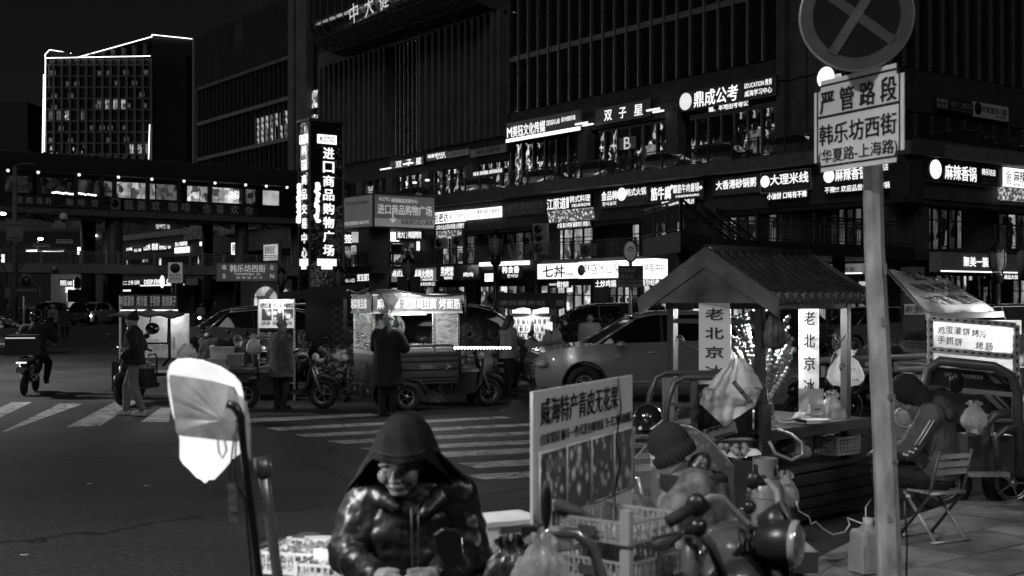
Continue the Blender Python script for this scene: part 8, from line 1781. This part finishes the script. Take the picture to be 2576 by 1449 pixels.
# near-edge clutter of his trike
t=thing('trike_handle_loop','curved chrome trike rail and black mirror at the bottom before the crates','trike rail',(0,0,0),0)
MB().tube([P(1372,1449,4.4),P(1372,1345,4.4),P(1385,1335,4.4),P(1450,1342,4.4),P(1490,1375,4.4),P(1515,1449,4.4),P(1520,1520,4.4)],.02,10).build('rail',M('rail_dark_chrome',.2,.2,metal=.3,coat=1),t)
m=MB();m.ell(P(1374,1270,4.35),(.02,.025,.085),12,10);m.build('mirror',blackm,t);MB().tube([P(1384,1285,4.4),P(1393,1288,4.4),P(1392,1330,4.4)],.006,6).build('mirror_stem',black,t);MB().b2(P(1310,1400,4.6),P(1352,1325,4.55)).build('switch_box',blackm,t)
hang('clear crumpled bag at the bottom edge before the fruit crates',P(1360,1420,4.3),.09,.18,FILM('bag_near',.25,.7,.6,.1,9),51);hang('black bag at the bottom edge right of the leather man',P(1285,1430,4.4),.09,.2,M('bag_black',.02,.3,bump=.6,bscale=12),52)
# motor trike front, bottom right
md=5.0;t=thing('motor_trike','near motor trike front with handlebars, gauges and round headlamp, bottom right','motor trike',(0,0,0),0);bp=M('bar_metal',.45,.2,metal=.4,coat=1);dk=M('moto_black',.02,.35)
Q=lambda u,v,d=md:P(u,v,d)
MB().tube([Q(1685,1312,4.75),Q(1748,1275,4.8),Q(1785,1252,4.85),Q(1815,1252,4.9),Q(1845,1285,4.95),Q(1885,1325),Q(1930,1330),Q(1962,1300,5.15),Q(1955,1240,5.3),Q(1935,1212,5.4),Q(1900,1210,5.45)],.0155,10).build('handlebar',bp,t)
for a,b in((Q(1682,1312,4.75),Q(1738,1281,4.8)),(Q(1925,1208,5.42),Q(1885,1212,5.46))):MB().cyl(a,b,.024,seg=12).build('grip',rubber,t)
MB().ell(Q(1752,1270,4.8),(.04,.03,.045),12,8).bar(Q(1745,1292,4.8),Q(1775,1262,4.82),.045).build('switch_cluster',dk,t);MB().ell(Q(1895,1208,5.4),(.035,.03,.04),12,8).build('switch_cluster',dk,t)
m=MB();m.cyl(Q(1930,1330,4.95),Q(1985,1300,4.9),.065,.07,24);m.build('gauge',dk,t);MB().cyl(Q(1985,1300,4.9),Q(1990,1297,4.898),.066,seg=24).build('gauge_glass',M('gauge_glass',.08,.1),t)
M9=Matrix.Translation(Q(1975,1365,4.85))@Euler((0,R(90),R(-28))).to_matrix().to_4x4()
MB().lathe([(.02,-.12),(.06,-.1),(.085,-.02),(.088,.03),(.08,.045)],seg=32,M=M9).build('headlamp_shell',dk,t);MB().lathe([(.089,.03),(.09,.045),(.084,.055)],seg=32,M=M9).build('headlamp_ring',chrome,t);MB().lathe([(.082,.046),(.06,.062),(.03,.07),(.001,.072)],seg=32,M=M9).build('headlamp_lens',M('lamp_lens',.14,.15,var=.3,scale=30,coat=1),t)
MB().ell(Q(1756,1325,4.7),.036,14,10).build('lever_ball',M('ball_black',.02,.2),t);MB().tube([Q(1760,1340,4.7),Q(1790,1375,4.75),Q(1820,1449,4.8)],.02,8).tube([Q(1740,1350,4.8),Q(1738,1449,4.8),Q(1740,1500,4.8)],.03,8).build('lever',M('lever_grey',.1,.4),t)
MB().ell(Q(1885,1275,5.2),.03,12,8).build('lever_ball',M('ball_black'),t)
m=MB();m.ell(Q(1850,1390,5.1),(.13,.2,.13),18,12);m.ell(Q(1830,1450,5.0),(.16,.2,.12),16,10);m.ell(Q(1860,1330,5.3),(.05,.06,.09),12,8);grow(m,'fuel_tank',M('tank_grey',.07,.25,coat=.6),t,.012,3)
m=MB();rnd=random.Random(8)
for k in range(9):a=Q(1880+rnd.uniform(-20,40),1330+rnd.uniform(-5,20),4.9);m.tube([a,a+Vector((rnd.uniform(-.05,.08),0,-.08)),a+Vector((rnd.uniform(-.1,.1),.05,-.25))],.007,6)
m.build('control_cables',black,t,kind='stuff')
m=MB()
for k in range(6):m.cyl(Q(1920+k*9,1380+(k%3)*22,5.0),Q(1945+k*9,1392+(k%3)*22,4.95),.03-.003*k,seg=12)
m.build('engine_fittings',dk,t,kind='stuff');m=MB();m.tube([Q(1935,1340,5.0),Q(1960,1449,4.9),Q(1970,1560,4.85)],.045,10);m.tube([Q(1895,1345,5.1),Q(1905,1560,5.05)],.035,10);m.build('fork_leg',dk,t);MB().cyl(Q(1905,1385,5.0),Q(1925,1375,4.95),.03,seg=12).build('steering_clamp',M('brass',.4,.3,metal=.9),t)
MB().b2(Q(1740,1700,5.3),Q(1900,1440,5.1)).build('engine_block',dk,t);wheel(t,(Q(1975,0,4.9).x+.05,4.9,.3),.3,.1,5,rim_d,rz=R(20))
# MAN IN THE LEATHER JACKET
LX_,LY_=A(1035,4.75).x,4.75
lea=M('leather',.008,.38,var=.4,scale=8,bump=.8,bscale=9,coat=0,spec=.45,stretch=(1,1,.3))
sk2=M('weathered_skin',.17,.5,var=.15,scale=25,bump=.25,bscale=70)
pz_=dict(hip=(0,.08,.78),chest=(0,.03,1.1),neck=(-.01,.0,1.31),head=(-.035,-.06,1.405),sL=(-.165,.02,1.265),sR=(.175,.02,1.265),eL=(-.235,-.04,1.04),eR=(.235,-.04,1.04),wL=(-.1,-.29,1.02),wR=(.1,-.29,1.03),fL=(.6,-.35,-.05),fR=(-.55,-.4,-.05),hL=(-.1,.05,.7),hR=(.1,.05,.7),kL=(-.16,-.4,.72),kR=(.16,-.4,.72),aL=(-.15,-.42,.3),aR=(.15,-.42,.3),tL=(-.15,-.55,.24),tR=(.15,-.55,.24),look=(-.2,-1,-.42))
lm=person('older man in a black hooded leather jacket looking down at his hands, bottom centre',(LX_,LY_,0),0,1.7,lea,cl_black,shoe_d,None,None,pose=pz_,bulk=1.02,hem=.66,vox=.0085,fold=.0,skinm=sk2,face=False)
hd_=Vector(pz_['head']);qh=Vector(pz_['look']).normalized().to_track_quat('-Y','Z').to_matrix().to_4x4();TH_=lambda p:hd_+qh@Vector(p)
for o in kids(lm):
 if o.name.startswith('jacket'):
  d=o.modifiers.new('creases','DISPLACE');d.texture=noise_tex(.05);d.strength=.014;d.mid_level=.5;d.texture_coords='LOCAL'
  d2=o.modifiers.new('bulges','DISPLACE');d2.texture=noise_tex(.13);d2.strength=.05;d2.mid_level=.5
  for md_ in o.modifiers:
   if md_.type=='SMOOTH':md_.iterations=8
# face modelled over the head
m=MB();E_=lambda p,r:m.ell(TH_(p),r,16,12,M=qh)
E_((0,.01,.0),(.077,.088,.092));E_((0,-.03,-.055),(.066,.06,.055));E_((0,-.062,-.093),(.036,.03,.022))
E_((-.042,-.056,-.03),(.034,.034,.036));E_((.042,-.056,-.03),(.034,.034,.036));E_((0,-.06,-.06),(.045,.034,.03))
E_((-.032,-.079,.026),(.03,.014,.009));E_((.032,-.079,.026),(.03,.014,.009));E_((0,-.084,.02),(.011,.009,.012))
cap(m,TH_((0,-.082,.012)),TH_((0,-.104,-.022)),.009,.012);E_((0,-.106,-.028),(.015,.013,.012));E_((-.015,-.096,-.032),(.009,.01,.008));E_((.015,-.096,-.032),(.009,.01,.008))
E_((-.031,-.078,.004),(.017,.01,.009));E_((.031,-.078,.004),(.017,.01,.009));E_((-.032,-.074,-.011),(.016,.01,.006));E_((.032,-.074,-.011),(.016,.01,.006))
E_((0,-.091,-.058),(.024,.01,.005));E_((0,-.088,-.069),(.02,.01,.006))
grow(m,'face',sk2,lm,.0035,2)
for sx in(-1,1):MB().ell(TH_((sx*.031,-.0875,-.002)),(.015,.0025,.0016),8,5,M=qh).build('eye',black,lm);MB().ell(TH_((sx*.034,-.092,.027)),(.022,.003,.004),8,5,M=qh@Matrix.Rotation(sx*.25,4,'Y')).build('eyebrow',hairm,lm)
MB().ell(TH_((0,-.1005,-.0635)),(.022,.0025,.0014),8,5,M=qh).build('mouth_line',M('lip_dark',.03),lm)
# hood: a draped shell open at the face, peaked on top
def hoodf(s_,t_):
 a=2*math.pi*s_;f=(1-math.cos(a))/2
 zt_,zb_=1.575,1.425-.17*(1-max(0,min(1,(f-.45)/.4)))-.012*math.cos(a*2)
 z=zt_+(zb_-zt_)*t_;q_=(zt_-z)/.16;r_=.035+.105*min(1,q_)**.6+.045*max(0,q_-1)
 x=math.sin(a)*r_*(1.0 if q_<1 else 1+.25*(q_-1));y=.045+math.cos(a)*r_*1.04-.12*min(1,q_)**.5*f
 w_=.006*math.sin(a*9+3*t_)*min(1,q_)
 return(x*(1+w_*4)-.03+.01*(1-t_),y+w_,z)
clh=M('hood_cloth',.011,1.0,spec=.1,var=.3,scale=30,bump=.3,bscale=200)
m=MB();m.grid(hoodf,72,26);o=m.build('hood',clh,lm);o.modifiers.new('thick','SOLIDIFY').thickness=.009;d=o.modifiers.new('folds','DISPLACE');d.texture=noise_tex(.09);d.strength=.014
MB().tube([Vector(hoodf(.3+.4*k/40,.86))+Vector((0,-.004,.004))for k in range(41)],.0022,5).build('hood_seam',cl_black,lm)
m=MB();m.grid(lambda s_,t_:tuple(Vector(hoodf(.3,.55)).lerp(Vector((.2,.0,1.33)),t_)+Vector((.03*s_,.09*(s_-.5),-.1*s_*(1-t_*.4)))),8,10);o=m.build('hood_flap',clh,lm);o.modifiers.new('thick','SOLIDIFY').thickness=.01
m=MB();m.grid(lambda s_,t_:tuple(Vector(hoodf(.7,.6)).lerp(Vector((-.2,.0,1.31)),t_)+Vector((-.03*s_,.09*(s_-.5),-.1*s_*(1-t_*.4)))),8,10);o=m.build('hood_flap',clh,lm);o.modifiers.new('thick','SOLIDIFY').thickness=.01
m=MB();chain(m,[(-.14,.02,1.3),(-.11,-.07,1.27),(-.05,-.12,1.24)],[.045,.036,.022]);chain(m,[(.14,.02,1.3),(.11,-.07,1.27),(.06,-.12,1.22)],[.048,.04,.026]);grow(m,'collar',lea,lm,.008,3,.02,.06)
MB().tube([(.01,-.13,1.24),(.012,-.135,1.15),(.015,-.14,1.05),(.015,-.14,.8)],.0032,6).tube([(.035,-.128,1.23),(.036,-.133,1.15),(.036,-.138,1.05),(.036,-.138,.8)],.0028,5).build('zip',M('zip',.04,.4,metal=.3),lm)
m=MB()
for sx in(-1,1):
 base_=Vector((sx*.065,-.33,1.03));m.ell(base_,(.045,.05,.036),12,9);cap(m,base_+Vector((sx*.05,.04,0)),base_,.034,.036)
 for k in range(4):b0=base_+Vector((-sx*.02,-.03+.018*k,.015-.01*k));b1=b0+Vector((-sx*.034,-.012,-.006));cap(m,b0,b1,.0115,.0105,8);cap(m,b1,b1+Vector((-sx*.012,.01,-.022)),.0105,.009,8)
 cap(m,base_+Vector((-sx*.01,-.02,.03)),base_+Vector((-sx*.045,-.03,.03)),.013,.01,8)
grow(m,'hands',sk2,lm,.0045,2)
t=thing('stool','low dark seat under the leather jacket man, mostly hidden','seat',(LX_,LY_+.05,0),0);MB().b2((-.2,-.2,.55),(.2,.2,.6)).build('seat',M('seat_vinyl'),t)
for sx in(-1,1):
 for sy in(-1,1):MB().bar((sx*.18,sy*.18,0),(sx*.16,sy*.16,.55),.03).build('leg',dsteel,t)
t=thing('wing_mirror','black wing mirror on a stalk in front of the leather jacket','mirror',P(1128,1376,4.15),R(12));m=MB();m.prism([(-.05,.045),(-.02,.065),(.025,.06),(.045,.04),(.05,-.035),(.02,-.068),(-.01,-.06),(-.045,-.01)],-.012,.012);o=m.build('shell',M('mirror_black',.012,.25),t);b_v=o.modifiers.new('round','BEVEL');b_v.width=.008;b_v.segments=3
MB().tube([(.02,.01,-.06),(.06,.02,-.1),(.12,.03,-.2)],.006,6).build('stalk',black,t)
# WORK LAMP IN A PLASTIC BAG
ld=4.35;sl_=F/ld;lp=thing('bagged_work_lamp','glowing work lamp wrapped in a white plastic bag on a stand, lower left','work lamp',P(520,1050,ld),R(0))
def lq(u,v,y=0):return((u-520)/sl_,y,(1050-v)/sl_)
outl=[(412,938),(418,918),(436,905),(465,903),(500,908),(540,922),(575,945),(592,965),(598,990),(603,1080),(600,1142),(576,1160),(556,1185),(530,1212),(516,1212),(508,1221),(500,1213),(488,1208),(468,1186),(452,1172),(444,1158),(444,1110),(440,1085),(424,1040),(414,985)]
m=MB();n=len(outl);cu,cv=515,1060;lay=((.035,.98),(.055,1.0),(.1,.97),(.14,.8),(.16,.45));vs=[]
for y,s_ in lay:vs+=[lq(cu+(u-cu)*s_,cv+(v-cv)*s_,y)for u,v in outl]
m.add(vs,[(i*n+k,i*n+(k+1)%n,(i+1)*n+(k+1)%n,(i+1)*n+k)for i in range(4)for k in range(n)]+[tuple(range(n)),tuple(range(5*n-1,4*n-1,-1))],True);m.build('glowing_bag',E('bag_glow',1.05,.8,9),lp)
pan_=[(426,944),(470,950),(530,960),(585,975),(596,1000),(602,1060),(600,1110),(560,1107),(500,1100),(452,1095),(446,1085),(438,1020)]
MB().add([lq(u,v,.0)for u,v in pan_]+[lq(u,v,.033)for u,v in pan_],[tuple(range(11,-1,-1)),tuple(range(12,24))]+[(k,(k+1)%12,(k+1)%12+12,k+12)for k in range(12)]).build('lamp_housing',M('housing',.08,.5),lp)
kn=(572,1052);nr_=96;vs=[lq(*kn,y=-.055)];rnd=random.Random(12);ph=[rnd.uniform(-1,1)for _ in range(nr_)]
def edge_at(a):
 dx,dy=math.cos(a),math.sin(a);best=60
 for i in range(12):
  (x1_,y1_),(x2_,y2_)=pan_[i],pan_[(i+1)%12];ex,ey=x2_-x1_,y2_-y1_;den=dx*ey-dy*ex
  if abs(den)<1e-6:continue
  tt_=((x1_-kn[0])*ey-(y1_-kn[1])*ex)/den;ss=((x1_-kn[0])*dy-(y1_-kn[1])*dx)/den
  if tt_>0 and 0<=ss<=1:best=tt_
 return best
rings_=(.12,.3,.55,.8,1.02)
for f in rings_:
 for k in range(nr_):
  a=2*math.pi*k/nr_+ph[k]*.02;r=edge_at(a)*f;vs.append(lq(kn[0]+math.cos(a)*r,kn[1]+math.sin(a)*r,-.045*(1-f)-.004+(.011*ph[k]+.004*math.sin(k*2.4))*(1.1-f)))
m=MB();m.add(vs,[(0,1+k,1+(k+1)%nr_)for k in range(nr_)]+[(1+i*nr_+k,1+(i+1)*nr_+k,1+(i+1)*nr_+(k+1)%nr_,1+i*nr_+(k+1)%nr_)for i in range(4)for k in range(nr_)],True);m.build('gathered_bag',E('pleated_film_glow',.19,.4,14,base=.16),lp)  # glow put into the film for lamplight through the pleats
m=MB();m.grid(lambda s_,t_:lq(590+34*s_+14*t_,985+150*t_+22*s_,-.02-.02*math.sin(s_*9+t_*5)),10,16);m.build('bag_tail',FILM('tail_film',.6,.95,.5,.3,14,em=.08),lp)
m=MB();m.tube([lq(553,1105,-.03),lq(556,1135,-.03),lq(565,1150,-.03),lq(575,1130,-.03),lq(570,1105,-.03)],.004,6);m.build('bag_tie',FILM('tie_film',.6,.9,.4),lp)
MB().tube([lq(580,1012,-.05),lq(600,1020,-.05),lq(614,1045,-.05),lq(618,1120,-.04),lq(640,1300,-.03),lq(652,1449,0),lq(665,1640,.05)],[.014,.016,.015,.013,.013,.014,.014],10).build('stand_pole',blackm,lp)
MB().tube([lq(655,1160,.02),lq(672,1290,.03),lq(692,1449,.04),lq(712,1640,.05)],.019,12).build('outer_tube',M('tube_grey',.3,.35,metal=.8),lp);MB().tube([lq(656,1152,.02),lq(662,1200,.02)],.03,12).build('collar',M('collar_grey',.2,.4,metal=.7),lp)
MB().tube([lq(606,1060,-.06),lq(600,1180,-.06),lq(606,1215,-.06),lq(625,1250,-.05),lq(632,1340,-.05),lq(640,1449,-.04)],.0035,6).tube([lq(604,1050,-.06),lq(592,1150,-.06),lq(588,1200,-.06)],.0035,6).build('lamp_cords',black,lp)
MB().box(lq(596,1270,-.06),(.026,.015,.16),ry=R(-3)).build('controller',FILM('controller',.8,1,.15,.3,20),lp)
l=bpy.data.lights.new('work_light','AREA');l.energy=13;l.size=.22;o=bpy.data.objects.new('work_light',l);link(o,lp);o.location=(0.02,.19,-.02);o.rotation_euler=Vector((-.28,-1,.36)).to_track_quat('Z','Y').to_euler()
t=thing('clip_lamp','small lamp behind the fruit advertising board lighting the vendor from the left','lamp',P(1545,1320,6.9),0);MB().lathe([(.01,.05),(.05,.0),(.055,-.01)],seg=16).build('shade',blackm,t);MB().ell((0,0,-.005),.02,8,6).build('bulb',L_on,t);plamp(t,(0,0,-.04),9,.03)
for u,v,lab in((368,1223,'scrap of white paper on the asphalt below the crossing'),(226,1218,'short pale strip of litter on the asphalt, left'),(60,1398,'pale flattened scrap at the bottom left of the road'),(1262,1034,'tiny white scrap beside the crossing stripes'),(2110,1400,'small pale scrap on the road by the paving edge')):
 q=G(u,v);o=MB().add([(-.03,-.012,.006),(.03,-.016,.008),(.034,.012,.012),(0,.02,.006),(-.028,.014,.01)],[(0,1,2,3,4)]).build('litter',white,loc=q);tag(o,lab,'litter')
fit_texts()
